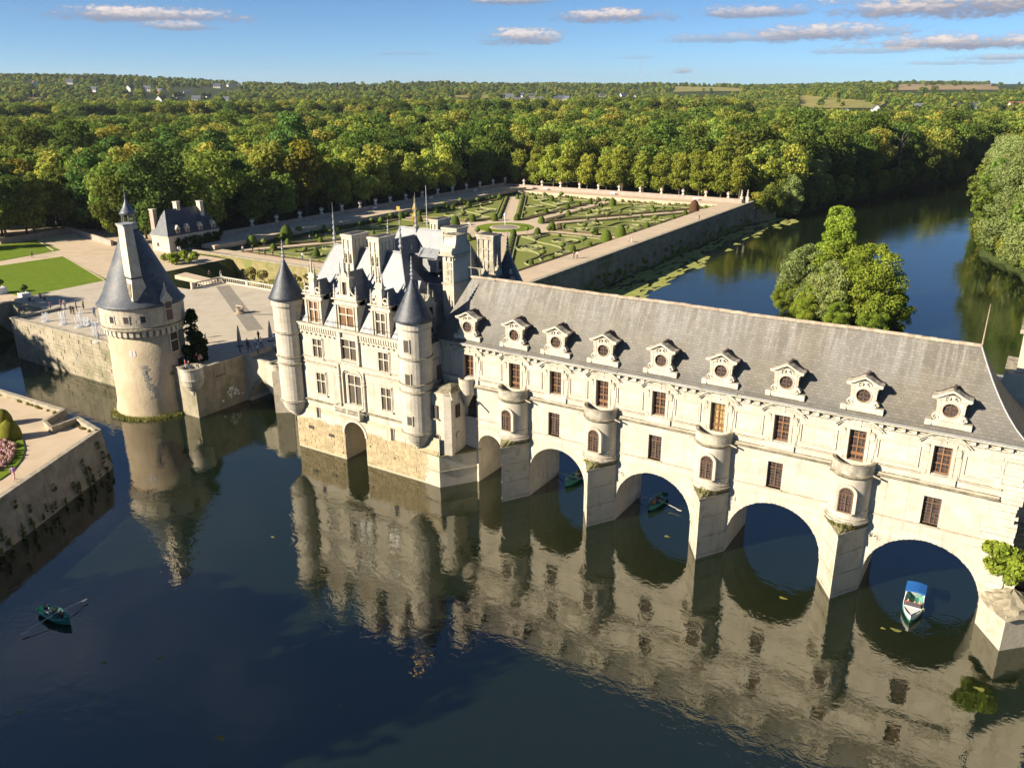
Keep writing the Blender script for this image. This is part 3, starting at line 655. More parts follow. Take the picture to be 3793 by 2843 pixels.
mb = MB(); mb.lathe([(8.6, 4.9), (8.6, 5.07), (4.6, 5.07)], (GC[0], GC[1], 0), 48, cap=False); tag(mb.build('fountain_lawn', M['lawn']), kind='structure')
fo = thing('fountain', 'round basin with a thin white water jet in the middle of the garden', 'fountain', (GC[0], GC[1], 5))
MB().lathe([(4.6, 0.0), (4.6, 0.12), (3.9, 0.16), (3.9, 0.05), (3.7, 0.05)], (GC[0], GC[1], 5), 40).build('basin_rim', M['gravel'], fo)
MB().lathe([(3.89, 0.10), (2.5, 0.22), (0.01, 0.3)], (GC[0], GC[1], 5), 40).build('pebble_bed', M['paving'], fo)
MB().lathe([(0.02, 0.2), (0.10, 1.0), (0.13, 2.2), (0.18, 3.2), (0.42, 3.7), (0.30, 4.1), (0.02, 4.3)], (GC[0], GC[1], 5), 10).build('water_jet', M['white'], fo, smooth=True)
# long hedge against the left terrace wall and bed at the far wall
hb = thing('rose_bed', 'dark strip of roses and shrubs below the left terrace', 'flower bed', (-123.5, 140, 5)); 
mb = MB()
for k in range(150):
    y = 80+k*0.83; r = random.uniform(0.35, 0.75)
    mb.lathe([(r, 0), (r*1.1, r*0.8), (r*0.6, r*1.6), (0.02, r*1.9)], (-124.0+random.uniform(-0.4, 0.5), y, 5), 6)
mb.build('foliage', M['yew'], hb)
hb2 = thing('climber_bed', 'bed of climbing plants under the far terrace wall', 'flower bed', (-80, 206.8, 5)); mb = MB()
for k in range(95):
    x = -122+k*0.83; r = random.uniform(0.3, 0.8)
    if random.random() < 0.75: mb.lathe([(r, 0), (r*1.1, r*0.6), (r*0.6, r*1.3), (0.02, r*1.6)], (x, 206.6+random.uniform(-0.5, 0.3), 5), 6)
mb.build('foliage', M['hedge'], hb2)

# ---- garden on the lower left
CG = 4.5
catp = [(-66.8, -20.0), (-51.9, -20.0), (-49.2, -21.3), (-47.6, -20.6), (-41.6, -21.7), (-33.5, -38.1), (-14, -77), (-40, -150), (-108, -120), (-111.5, -22)]
tag(MB().prism(catp, -2, CG).build('lower_garden_ground', M['gravel']), kind='structure')
cw = thing('garden_embankment', 'stone embankment with grass tufts around the lower left garden', 'wall', (-41, -22, 0))
def wall_line(mb, a, b, z0, z1, th, bat=0.0):
    a, b = np.array(a, float), np.array(b, float); d = (b-a)/np.linalg.norm(b-a); n = np.array((d[1], -d[0]))   # outward = right-hand side reversed
    mb.prism([a+n*bat, b+n*bat, b-n*th, a-n*th], z0, z1, top=[a, b, b-n*th, a-n*th])
seg = [((-112, -21.3), (-51.9, -19.7)), ((-47.6, -20.3), (-41.2, -21.4)), ((-41.2, -21.45), (-13.5, -77.2))]
mb, mc = MB(), MB()
for i, (a, b) in enumerate(seg):
    a_, b_ = np.array(b, float), np.array(a, float)
    wall_line(mb, a_, b_, -2, 5.05, 0.5, 0.9); wall_line(mc, a_, b_, 5.053, 5.25, 0.62)
mb.build('masonry', M['bank'], cw); mc.build('coping', M['coping'], cw)
MB().prism([(-51.9, -19.8), (-50.0, -23.6), (-49.6, -23.4), (-51.4, -19.8)], 4.4, 5.3).prism([(-49.9, -23.7), (-47.3, -24.4), (-47.2, -24.0), (-49.6, -23.4)], 4.4, 5.3).prism([(-47.3, -24.4), (-46.9, -24.3), (-47.2, -20.4), (-47.6, -20.4)], 4.4, 5.3).build('stair_wall', M['bank'], cw)
# flower bed with grass edge
fb = atz(ZCAT, [(-60, 560), (130, 610), (200, 660), (218, 740), (190, 830), (110, 930), (0, 1005), (-100, 1060), (-200, 1000), (-200, 700)], CG+0.1)
tag(MB().prism(fb, CG-0.1, CG+0.12).build('lawn', M['lawn']), kind='structure')
pf = atz(ZCAT, [(-60, 640), (70, 670), (130, 700), (130, 770), (100, 830), (40, 890), (-40, 940), (-150, 900), (-150, 700)], CG+0.3)
pfo = thing('flower_bed', 'pink and violet flower bed inside the lawn edge, lower left garden', 'flower bed', (pf[0][0], pf[0][1], CG)); mb = MB().prism(pf, CG, CG+0.2); PFP = np.array(pf)
for k in range(420):
    x = random.uniform(PFP[:, 0].min(), PFP[:, 0].max()); y = random.uniform(PFP[:, 1].min(), PFP[:, 1].max())
    if inside(np.array([[x, y]]), PFP)[0]:
        r = random.uniform(0.12, 0.3); mb.lathe([(r*0.6, 0), (r, r), (0.02, r*2.2)], (x, y, CG+0.18), 5)
mb.build('blossoms', M['pink'], pfo)
# ---- duckweed along the garden wall and floating weed patches
def blob_patch(cx, cy, rx, ry, z, n=14, ang=0.0):
    ph = random.uniform(0, 6.28); pts = []
    for i in range(n):
        t = 2*math.pi*i/n; k = 1+0.35*math.sin(3*t+ph)*random.uniform(0.4, 1)+random.uniform(-0.15, 0.15)
        x, y = rx*k*math.cos(t), ry*k*math.sin(t); pts.append((cx+x*math.cos(ang)-y*math.sin(ang), cy+x*math.sin(ang)+y*math.cos(ang), z))
    return pts
dw = MB()
for k in range(420):
    y = random.uniform(62, 232); t = (y-62)/170
    wd = 12.0 if y < 150 else 11.0
    x = -32.4+random.betavariate(1.1, 2.2)*wd+(0 if y < 205 else 2)
    if y > 150 and random.random() < 0.45: continue
    dw.face(blob_patch(x, y, random.uniform(0.3, 1.3), random.uniform(0.8, 3.8), 0.012+k*0.00004))
tag(dw.build('duckweed', M['algae']), 'pale green duckweed floating along the garden wall', 'duckweed', kind='stuff')
flo = [(593, 2437, .55), (385, 2452, .45), (818, 2730, .7), (1010, 1987, .45), (70, 2635, .5), (510, 2355, .3), (715, 2398, .3), (2900, 2213, .7), (2470, 1985, .7), (2760, 2265, .3), (3320, 2332, .8), (3270, 2325, .5), (3630, 2550, .7), (1262, 2610, .25), (860, 2540, .25), (360, 2595, .25)]
for k, (px, py, s_) in enumerate(flo):
    q = at(px, py, z=0.02); o = MB()
    for j in range(1): o.face([(p_[0], p_[1], .004*j) for p_ in blob_patch(0, 0, s_*random.uniform(.35, .55), s_*random.uniform(.25, .4), 0, 17)])
    tag(o.build('floating_weed', M['weedy'], loc=(q[0], q[1], 0.008)), 'small clump of yellowish weed floating on the river', 'weed', 'weed clumps drifting on the river')
# ================================================================== WINDOWS
_pm = {}
def pane_mesh(w, h, mat):
    k = (round(w, 3), round(h, 3), mat.name)
    if k not in _pm: _pm[k] = MB().box(-w/2, w/2, -0.008, 0.008, 0, h).mesh('pane', mat)
    return _pm[k]
def glazing(vb, hb, w, h):
    """cells left between vertical bars (x,width) and horizontal bars (z,width)"""
    xs = [(-w/2, 0.0)]+sorted(vb)+[(w/2, 0.0)]; zs = [(0.0, 0.0)]+sorted(hb)+[(h, 0.0)]; cells = []
    for (x0, a), (x1, b) in zip(xs[:-1], xs[1:]):
        for (z0, c), (z1, d) in zip(zs[:-1], zs[1:]):
            X0, X1, Z0, Z1 = x0+a/2, x1-b/2, z0+c/2, z1-d/2
            if X1-X0 > 0.02 and Z1-Z0 > 0.02: cells.append((X0, X1, Z0, Z1))
    return cells
class Window:
    """casement: frame mesh shared, panes shared; planted with .plant(parent, loc)"""
    def __init__(s, w, h, vb, hb, mat, glass, fr=0.09, depth=0.09, arch=False):
        s.glass = glass; mb = MB()
        mb.box(-w/2, -w/2+fr, -depth, 0.02, 0, h); mb.box(w/2-fr, w/2, -depth, 0.02, 0, h)
        mb.box(-w/2+fr, w/2-fr, -depth, 0.02, 0, fr); mb.box(-w/2+fr, w/2-fr, -depth, 0.02, h-fr, h)
        for x, a in vb: mb.box(x-a/2, x+a/2, -depth*(0.9 if a > 0.08 else 0.45), 0.018, fr, h-fr)
        for z, a in hb: mb.box(-w/2+fr, w/2-fr, -depth*(0.8 if a > 0.08 else 0.4), 0.016, z-a/2, z+a/2)
        if arch:
            r = w/2; n = 12
            for i in range(n):
                t0, t1 = math.pi*i/n, math.pi*(i+1)/n
                mb.slab([(r*math.cos(t0), h+r*math.sin(t0)), (r*math.cos(t1), h+r*math.sin(t1)), ((r-fr)*math.cos(t1), h+(r-fr)*math.sin(t1)), ((r-fr)*math.cos(t0), h+(r-fr)*math.sin(t0))][::-1], -depth, 0.02)
            for k in range(1, 5):
                t = math.pi*k/5; mb.slab([(-.02*math.sin(t), h+.02*math.cos(t)), (.02*math.sin(t), h-.02*math.cos(t)), ((r-fr)*math.cos(t)+.02*math.sin(t), h+(r-fr)*math.sin(t)-.02*math.cos(t)), ((r-fr)*math.cos(t)-.02*math.sin(t), h+(r-fr)*math.sin(t)+.02*math.cos(t))], -depth*0.45, 0.01)
            for i in range(6):
                t0, t1 = math.pi*i/6, math.pi*(i+1)/6
                mb.slab([(.3*math.cos(t0), h+.3*math.sin(t0)), (.3*math.cos(t1), h+.3*math.sin(t1)), (.26*math.cos(t1), h+.26*math.sin(t1)), (.26*math.cos(t0), h+.26*math.sin(t0))][::-1], -depth*0.45, 0.01)
        s.me = mb.mesh('window', mat); s.arch = arch
        s.cells = glazing([(-w/2+fr/2, fr), (w/2-fr/2, fr)]+vb, [(fr/2, fr), (h-fr/2, fr)]+hb, w, h)
        s.cells = [c for c in s.cells if c[0] > -w/2+fr*0.5 and c[1] < w/2-fr*0.5 and c[2] > fr*0.5 and c[3] < h-fr*0.5]
        if arch:
            r = w/2-fr; s.fan = MB().slab([(r*math.cos(math.pi*i/12), r*math.sin(math.pi*i/12)) for i in range(13)][::-1], -0.008, 0.008).mesh('fanlight_pane', glass); s.h = h
    def plant(s, parent, loc, rot=None, tilt=0.02):
        L = Vector(loc); wdo = put('window', s.me, parent, L, rot)
        for x0, x1, z0, z1 in s.cells:
            p = bpy.data.objects.new('pane', pane_mesh(x1-x0, z1-z0, s.glass)); col.objects.link(p); p.parent = wdo
            p.location = ((x0+x1)/2, 0.012, z0); p.rotation_euler = (random.gauss(0, tilt), 0, random.gauss(0, tilt))
        if s.arch:
            p = bpy.data.objects.new('fanlight_pane', s.fan); col.objects.link(p); p.parent = wdo; p.location = (0, 0.012, s.h)
        return wdo
def wall_grid(mb, x0, x1, z0, z1, y, holes, depth, mi=0):
    """front wall in plane y (facing -y) with rectangular openings and their reveals"""
    xs = sorted({x0, x1, *[h[0] for h in holes], *[h[1] for h in holes]}); zs = sorted({z0, z1, *[h[2] for h in holes], *[h[3] for h in holes]})
    for a, b in zip(xs[:-1], xs[1:]):
        for c, d in zip(zs[:-1], zs[1:]):
            mx, mz = (a+b)/2, (c+d)/2
            if any(h[0] < mx < h[1] and h[2] < mz < h[3] for h in holes): continue
            mb.face([(a, y, c), (b, y, c), (b, y, d), (a, y, d)], mi)
    for a, b, c, d in holes:
        e = y+depth
        mb.face([(a, y, c), (a, e, c), (b, e, c), (b, y, c)][::-1], mi); mb.face([(a, y, d), (b, y, d), (b, e, d), (a, e, d)][::-1], mi)
        mb.face([(a, y, c), (a, y, d), (a, e, d), (a, e, c)][::-1], mi); mb.face([(b, y, c), (b, e, c), (b, e, d), (b, y, d)][::-1], mi)
        mb.face([(a, e, c), (b, e, c), (b, e, d), (a, e, d)], mi)

# ================================================================== GALLERY ON THE BRIDGE
GAL = thing('gallery', 'long white two-storey gallery on arches with a grey slate roof spanning the river', 'building', (26, 3.5, 0))
DX = [-0.75, 5.5, 10.74, 16.35, 22.7, 28.83, 35.0, 41.7, 48.57]          # dormer and upper window axes
TX = [5.55, 16.42, 28.74, 41.71]                                          # half-round turrets and their piers
LX = [-0.5, 10.56, 22.5, 34.8, 48.44]                                     # lower windows
ARCH = [(0.35, 3.62), (7.43, 14.5), (18.3, 26.86), (30.62, 39.83), (43.58, 53.4)]
ZCROWN = 6.7
GW = 7.0
X0, X1, ZTOP = -4.6, 54.7, 17.05
upper = Window(1.35, 2.6, [(0, .11), (-.34, .03), (.34, .03)], [(.88, .11), (1.75, .11), (.46, .03), (1.33, .03), (2.18, .03)], M['wood'], M['glass'])
door = Window(1.35, 3.0, [(0, .11), (-.34, .03), (.34, .03)], [(.6, .3), (1.28, .11), (2.15, .11), (1.73, .03), (2.58, .03)], M['wood'], M['glass'])
lower = Window(1.38, 2.64, [(0, .12), (-.35, .04), (.35, .04)], [(1.98, .11), (.36, .035), (.69, .035), (1.02, .035), (1.35, .035), (1.67, .035), (2.3, .035)], M['wooddark'], M['glass'])
arched = Window(1.22, 1.82, [(0, .12), (-.31, .045), (.31, .045)], [(.36, .045), (.67, .045), (.98, .045), (1.29, .045), (1.58, .045)], M['wooddark'], M['glass'], arch=True)
holes = []
UPZ = {}
for i, x in enumerate(DX):
    d = i in (1, 3, 5, 7); UPZ[i] = 12.82 if d else 13.2; holes.append((x-0.7, x+0.7, UPZ[i], 15.84))
for x in LX: holes.append((x-0.71, x+0.71, 8.28, 10.96))
wall = MB()
wall_grid(wall, X0, X1, 7.3, ZTOP, 0.0, holes, 0.42)
prev = X0; arcs = []
for k, (a, b) in enumerate(ARCH):
    wall.face([(prev, 0, -2), (a, 0, -2), (a, 0, 7.3), (prev, 0, 7.3)])
    h = (b-a)/2; c = (a+b)/2; zs = max(ZCROWN-(0.35 if k == 0 else 0.0)-h, 1.2); zc = ZCROWN-(0.35 if k == 0 else 0.0)
    n = 28
    pts = [(a, -2), (a, zs)]+[(c-h*math.cos(math.pi*i/n), zs+(zc-zs)*math.sin(math.pi*i/n)) for i in range(1, n)]+[(b, zs), (b, -2)]
    for (xa, za), (xb, zb) in zip(pts[1:-2], pts[2:-1]): wall.face([(xa, 0, za), (xb, 0, zb), (xb, 0, 7.3), (xa, 0, 7.3)])
    for (xa, za), (xb, zb) in zip(pts[:-1], pts[1:]): wall.face([(xa, 0, za), (xa, GW, za), (xb, GW, zb), (xb, 0, zb)])
    for (xa, za), (xb, zb) in zip(pts[1:-2], pts[2:-1]): wall.face([(xa, GW, za), (xa, GW, 7.3), (xb, GW, 7.3), (xb, GW, zb)])
    wall.face([(prev, GW, -2), (prev, GW, 7.3), (a, GW, 7.3), (a, GW, -2)])
    arcs.append(pts); prev = b
wall.face([(prev, 0, -2), (X1+1, 0, -2), (X1+1, 0, 7.3), (prev, 0, 7.3)]); wall.face([(prev, GW, -2), (prev, GW, 7.3), (X1+1, GW, 7.3), (X1+1, GW, -2)])
wall.face([(X0, GW, 7.3), (X0, GW, ZTOP), (X1, GW, ZTOP), (X1, GW, 7.3)]); wall.face([(X1, 0, 7.3), (X1, GW, 7.3), (X1, GW, ZTOP), (X1, 0, ZTOP)]); wall.face([(X1+1, 0, -2), (X1+1, GW, -2), (X1+1, GW, 7.3), (X1+1, 0, 7.3)]); wall.face([(X1, 0, 7.3), (X1+1, 0, 7.3), (X1+1, GW, 7.3), (X1, GW, 7.3)][::-1])
wall.face([(X0, 0, 7.3), (X0, 0, ZTOP), (X0, GW, ZTOP), (X0, GW, 7.3)]); wall.face([(X0, 0, ZTOP), (X1, 0, ZTOP), (X1, GW, ZTOP), (X0, GW, ZTOP)])
wall.build('wall', M['stone'], GAL)
# arch stones on the two nearest arches, edges ragged
for k in (2, 3, 4):
    a, b = ARCH[k]; c = (a+b)/2; h = (b-a)/2; zs = ZCROWN-h; n = 34
    for i in range(n):
        t0, t1 = math.pi*i/n+0.006, math.pi*(i+1)/n-0.006; r0, r1 = h-0.03-random.uniform(0, .05), h+random.uniform(.42, .7)
        q = [(c-r_*math.cos(t), zs+r_*math.sin(t)) for r_, t in ((r0, t0), (r0, t1), (r1, t1), (r1, t0))]
        if q[0][1] < zs or q[2][1] > 7.6: continue
        MB().slab(q[::-1], -random.uniform(0.012, 0.03), 0.3).build('voussoir', M['stone'], GAL)
# windows
for i, x in enumerate(DX):
    w_ = (door if i in (1, 3, 5, 7) else upper).plant(GAL, (x, 0.36, UPZ[i]+0.02 if i in (1, 3, 5, 7) else 13.22))
    if i == 5:                                                   # blinds drawn behind the yellowish window
        bl = {}
        for p in w_.children: d0 = p.data; bl.setdefault(d0.name, MB().box(min(v.co.x for v in d0.vertices), max(v.co.x for v in d0.vertices), -.008, .008, 0, max(v.co.z for v in d0.vertices)).mesh('pane', M['blind'])); p.data = bl[d0.name]
for x in LX: lower.plant(GAL, (x, 0.36, 8.30))
# surrounds of the upper windows: pilaster strips, lintel, segmental pediment
def seg_pediment(mb, w, z, rise, th, y0, y1, n=14):
    c = [( -w/2+w*i/n, z+rise*(1-((i/n-0.5)*2)**2)) for i in range(n+1)]
    for (xa, za), (xb, zb) in zip(c[:-1], c[1:]): mb.slab([(xa, za), (xb, zb), (xb, zb+th), (xa, za+th)], y0, y1)
sm = MB()
for s_ in (-1, 1):
    sm.box(*sorted((s_*0.72, s_*1.0)), -0.12, 0.05, -0.05, 2.95); sm.box(*sorted((s_*1.02, s_*1.5)), -0.06, 0.05, 0.0, 2.7)
    sm.box(*sorted((s_*1.02, s_*1.42)), -0.16, 0.05, 1.95, 2.5); sm.box(*sorted((s_*1.05, s_*1.4)), -0.12, 0.05, -0.1, 0.25)
    sm.box(*sorted((s_*1.1, s_*1.35)), -0.2, 0.05, 2.501, 2.68)
sm.box(-1.0, 1.0, -0.1, 0.05, 2.66, 2.98); sm.slab([(-1.5, 2.99), (1.5, 2.99), (0.9, 3.55), (0, 3.78), (-0.9, 3.55)], -0.07, 0.05)
sm.box(-0.16, 0.16, -0.14, 0.05, 2.992, 3.6)
sur_me = sm.mesh('window_surround', M['stone'])
pd = MB(); seg_pediment(pd, 4.1, 2.93, 0.96, 0.15, -0.34, 0.05); seg_pediment(pd, 3.8, 2.80, 0.94, 0.125, -0.2, 0.04); ped_me = pd.mesh('pediment', M['stone'])
for x in DX:
    o = put('window_surround', sur_me, GAL, (x, 0, 13.14)); p = bpy.data.objects.new('pediment', ped_me); col.objects.link(p); p.parent = o
# framed panels between the windows
for a, b in zip(DX[:-1], DX[1:]):
    x0, x1 = a+1.72, b-1.72
    if x1-x0 < 1.0: continue
    mb = MB(); z0, z1, t = 13.55, 15.45, 0.1
    mb.box(x0, x1, -0.10, 0.03, z1-t, z1); mb.box(x0, x1, -0.13, 0.03, z0, z0+t); mb.box(x0, x0+t, -0.10, 0.03, z0+t, z1-t); mb.box(x1-t, x1, -0.10, 0.03, z0+t, z1-t)
    mb.box(x0+0.25, x1-0.25, -0.03, 0.03, z0+0.25, z1-0.25)
    mb.build('panel_frame', M['carved'], GAL)
    for xx in (x0-0.28, x1+0.12): MB().box(xx, xx+0.16, -0.08, 0.03, 14.2, 15.4).build('pilaster_strip', M['carved'], GAL)
x0, x1 = DX[-1]+1.72, 53.2
mb = MB(); mb.box(x0, x1, -0.10, 0.03, 15.35, 15.45).box(x0, x1, -0.13, 0.03, 13.55, 13.65).box(x0, x0+.1, -0.1, 0.03, 13.65, 15.35).box(x1-.1, x1, -0.1, 0.03, 13.65, 15.35); mb.build('panel_frame', M['carved'], GAL)
# string courses with lichen, plinth lines
def course(name, z0, z1, dy, mat, xa=X0, xb=53.3):
    xs = [xa]+[v for t in TX for v in (t-1.9, t+1.9)]+[xb]
    for a, b in zip(xs[0::2], xs[1::2]): MB().box(a, b, -dy, 0.03, z0, z1).build(name, mat, GAL)
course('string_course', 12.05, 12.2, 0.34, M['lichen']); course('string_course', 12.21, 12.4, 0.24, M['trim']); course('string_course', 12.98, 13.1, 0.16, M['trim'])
course('sill_course', 8.1, 8.2, 0.1, M['trim']); course('arch_course', 7.2, 7.3, 0.05, M['stone'])
for x in LX: MB().box(x-.85, x+.85, -0.16, 0.4, 8.205, 8.28).build('window_sill', M['trim'], GAL)
for i, x in enumerate(DX):
    if i not in (1, 3, 5, 7): MB().box(x-1.35, x+1.35, -0.19, 0.03, 12.42, 13.12).build('window_apron', M['stone'], GAL)
# cornice and its brackets
MB().box(X0, X1+0.2, -0.22, 0.03, 16.40, 16.56).box(X0, X1+0.25, -0.3, 0.03, 16.84, 16.93).box(X0, X1+0.3, -0.46, 0.03, 16.931, 17.14).build('cornice', M['stone'], GAL)
bm_ = MB().box(-0.16, 0.16, -0.42, 0.02, 0, 0.26).mesh('modillion', M['carved'])
x = X0+0.4
while x < X1-0.2:
    if not any(abs(x-d) < 1.55 for d in DX): put('modillion', bm_, GAL, (x, 0, 16.565))
    x += 0.9
MB().tube([(X0, -0.53, 17.17), (X1, -0.53, 17.17)], 0.06, 6).build('gutter', M['lead'], GAL)
# quoin stones at the south end, toothed and broken
z = 1.5; k = 0
while z < 16.2:
    hh = random.uniform(0.3, 0.48); L = random.uniform(0.6, 1.5) if k % 2 else random.uniform(0.35, 0.8)
    lo_ = 53.5 if z < 6.9 else 52.0
    MB().box(max(lo_, 53.9-L), X1+random.uniform(-.05, .3), -random.uniform(.02, .18), 0.25, z, z+hh-0.03).build('quoin_stone', M['carved'], GAL)
    if z > 7.2 and random.random() < 0.55: MB().box(53.9-L-random.uniform(.5, 1.0), 53.9-L-0.04, -random.uniform(.02, .10), 0.2, z+.02, z+hh-0.06).build('quoin_stone', M['carved'], GAL)
    z += hh; k += 1
# piers with pointed noses, mossy caps and half-round turrets
def pier(xc, n=3.0, s=1.87, top=6.55):
    MB().prism([(xc-s, 0.05), (xc, -n), (xc+s, 0.05)], -2, top).build('pier', M['pier'], GAL)
    mb = MB()
    for z in (0.35, 2.35, 4.5): mb.prism([(xc-s-.02, 0.0), (xc, -n-.05), (xc+s+.02, 0.0), (xc, -n+.1)], z, z+0.09)
    mb.build('pier_band', M['coping'], GAL)
    ov = 0.16
    MB().prism([(xc-s-ov, 0.04), (xc, -n-ov*1.6), (xc+s+ov, 0.04)], top, top+0.22).build('pier_cap', M['trim'], GAL)
    # weathered slope up to the turret foot
    ring = [(xc+1.86*math.cos(t), TY+1.86*math.sin(t)) for t in np.linspace(math.pi*1.02, math.pi*1.98, 13)]
    ou = [np.array((xc-s, 0.0)), np.array((xc, -n)), np.array((xc+s, 0.0))]
    mb = MB()
    for i in range(12):
        t = i/12; t2 = (i+1)/12
        def ed(t): return ou[0]+(ou[1]-ou[0])*t*2 if t <= 0.5 else ou[1]+(ou[2]-ou[1])*(t-0.5)*2
        a, b = ed(t), ed(t2); c, d = ring[i+1], ring[i]
        mb.face([(a[0], a[1], top+.225), (b[0], b[1], top+.225), (c[0], c[1], top+1.0), (d[0], d[1], top+1.0)])
    mb.build('cap_slope', M['moss'], GAL)
TY, TR = -0.12, 1.74; FY = TY-TR
for xc in TX:
    pier(xc)
    t = thing('half_round_turret', None, None); WLOC[t.name] = Vector((xc, TY, 7)); t.parent = GAL; t.location = Vector((xc, TY, 7))-WLOC[GAL.name]
    pf_ = [(TR+.2, 7.35), (TR+.22, 7.5), (TR+.1, 7.6), (TR+.12, 7.75), (TR+.02, 7.85), (TR, 7.9), (TR, 8.32), (TR+.07, 8.36), (TR+.07, 8.5), (TR, 8.55), (TR, 11.75)]
    MB().lathe(pf_, (xc, TY, 0), 36, math.pi, 2*math.pi).build('drum', M['stone'], t, smooth=False)
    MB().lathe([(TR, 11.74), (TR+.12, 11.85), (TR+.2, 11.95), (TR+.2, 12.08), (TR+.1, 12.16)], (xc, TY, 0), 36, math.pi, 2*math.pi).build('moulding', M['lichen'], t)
    MB().lathe([(TR+.1, 12.15), (TR+.1, 13.02), (TR+.14, 13.06), (TR+.14, 13.16), (TR-.14, 13.16), (TR-.14, 12.3), (0.02, 12.3)], (xc, TY, 0), 36, math.pi, 2*math.pi).box(xc-TR-.12, xc-TR+.14, TY-.01, 0.03, 12.2, 13.14).box(xc+TR-.14, xc+TR+.12, TY-.01, 0.03, 12.2, 13.14).build('parapet', M['parapet'], t)
    MB().box(xc-TR, xc+TR, TY-.01, 0.02, 7.0, 12.2).build('flank', M['stone'], t)
    for s_ in (-1, 1): MB().slab([(s_*1.75, 12.02), (s_*2.45, 11.85), (s_*2.45, 11.97), (s_*1.75, 12.16)] if s_ > 0 else [(s_*2.45, 11.85), (s_*1.75, 12.02), (s_*1.75, 12.16), (s_*2.45, 11.97)], -.8, -0.66).build('gargoyle', M['trim'], t, loc=(xc, 0, 0))
    # arched window with a plain raised surround
    sr = MB(); r0, r1, zb, zs = 0.63, 0.92, 8.5, 10.32; y0, y1 = FY-.1, FY+.5
    sr.box(xc-r1, xc-r0, y0, y1, zb, zs); sr.box(xc+r0, xc+r1, y0, y1, zb, zs)
    for i in range(14):
        a0, a1 = math.pi*i/14, math.pi*(i+1)/14
        sr.slab([(xc+r_*math.cos(a), zs+r_*math.sin(a)) for r_, a in ((r0, a0), (r0, a1), (r1, a1), (r1, a0))], y0, y1)
    sr.build('arch_surround', M['stone'], t)
    MB().box(xc-0.75, xc+0.75, y0-.08, y1, 8.38, 8.499).build('sill', M['trim'], t)
    MB().slab([(xc-0.63, 8.5), (xc+0.63, 8.5), (xc+0.63, 10.35), (xc+0.4, 10.8), (xc, 10.95), (xc-0.4, 10.8), (xc-0.63, 10.35)], FY-.012, y1).build('window_back', M['glass'], t)
    arched.plant(GAL, (xc, FY-.04, 8.5))
# weeds on the caps of the nearer piers
def tuft_mesh(n, h, spread, seed):
    r_ = random.Random(seed); mb = MB()
    for k in range(n):
        a = r_.uniform(0, 6.28); d = abs(r_.gauss(0, spread)); x, y = d*math.cos(a), d*math.sin(a); hh = h*r_.uniform(.5, 1.2); w = 0.05
        lx, ly = r_.gauss(0, .3)*hh, r_.gauss(0, .3)*hh; b = r_.uniform(0, 3.14)
        mb.face([(x-w*math.cos(b), y-w*math.sin(b), 0), (x+w*math.cos(b), y+w*math.sin(b), 0), (x+lx, y+ly, hh)])
    return mb.mesh('grass_tuft', M['L_reed'])
tm = [tuft_mesh(46, 0.45, 0.35, s_) for s_ in range(3)]
wl_ = ['second', 'third', 'fourth', 'nearest']
for k, (xc, dx_, dy_) in enumerate([(TX[1], .5, -2.0), (TX[1], -.6, -1.9), (TX[2], .5, -2.05), (TX[2], -.4, -2.1), (TX[3], -.8, -1.8), (TX[3], .15, -2.3), (TX[3], .7, -1.9)]):
    tag(put('grass_tuft', tm[k % 3], None, (xc+dx_, dy_, 7.15)), 'grass tuft growing on a mossy pier cap of the gallery', 'grass', 'tufts on the pier caps')
# first abutment nose and the rough pier at the south bank
MB().prism([(53.4, 0.04), (55.5, -3.3), (58.6, -0.2), (58.6, 0.04)], -2, 3.3).build('pier', M['pier'], GAL)
rock = MB(); ns, nr = 16, 6
for j in range(nr+1):
    for i in range(ns):
        a = 2*math.pi*i/ns; q = j/nr; rr = (1-q**1.7)*(1+0.12*math.sin(3*a+j)+0.1*math.sin(7*a+2*j)); rock.v.append((55.6+2.1*rr*math.cos(a), -1.1+2.0*rr*math.sin(a), 3.1+1.7*q+0.12*math.sin(5*a+j)))
for j in range(nr):
    for i in range(ns): rock.f.append((j*ns+i, j*ns+(i+1) % ns, (j+1)*ns+(i+1) % ns, (j+1)*ns+i)); rock.m.append(0)
rock.build('rubble_top', M['bank'], GAL)
# ---- roof with swept eaves
prof = [(-0.54, 17.15), (-0.12, 17.58), (0.35, 18.25), (0.8, 18.98), (3.6, 24.05)]
rp = MB(); XL, XRr = -5.4, 55.2
def hipx(z, s):
    t = (z-17.15)/(24.05-17.15); run = (3.0 if s < 0 else 5.5); k = t**0.62 if s > 0 else t
    return XL+run*k if s < 0 else XRr-run*k
dense = []
for (ya, za), (yb, zb) in zip(prof[:-1], prof[1:]):
    n = 1 if zb-za < 1 else 8
    for i in range(n): dense.append((ya+(yb-ya)*i/n, za+(zb-za)*i/n))
dense.append(prof[-1])
for (ya, za), (yb, zb) in zip(dense[:-1], dense[1:]):
    La, Lb, Ra, Rb = hipx(za, -1), hipx(zb, -1), hipx(za, 1), hipx(zb, 1); yA, yB = 7.2-ya, 7.2-yb
    rp.face([(La, ya, za), (Ra, ya, za), (Rb, yb, zb), (Lb, yb, zb)]); rp.face([(La, yA, za), (Lb, yB, zb), (Rb, yB, zb), (Ra, yA, za)])
    rp.face([(Ra, ya, za), (Ra, yA, za), (Rb, yB, zb), (Rb, yb, zb)]); rp.face([(La, ya, za), (Lb, yb, zb), (Lb, yB, zb), (La, yA, za)])
roof = rp.build('roof', M['groof'], GAL)
rid = []
x = -2.4
rm = MB().slab([(-0.2, -0.06), (0.2, -0.06), (0.16, 0.1), (0, 0.18), (-0.16, 0.1)], -0.28, 0.28).mesh('ridge_tile', M['ridge'])
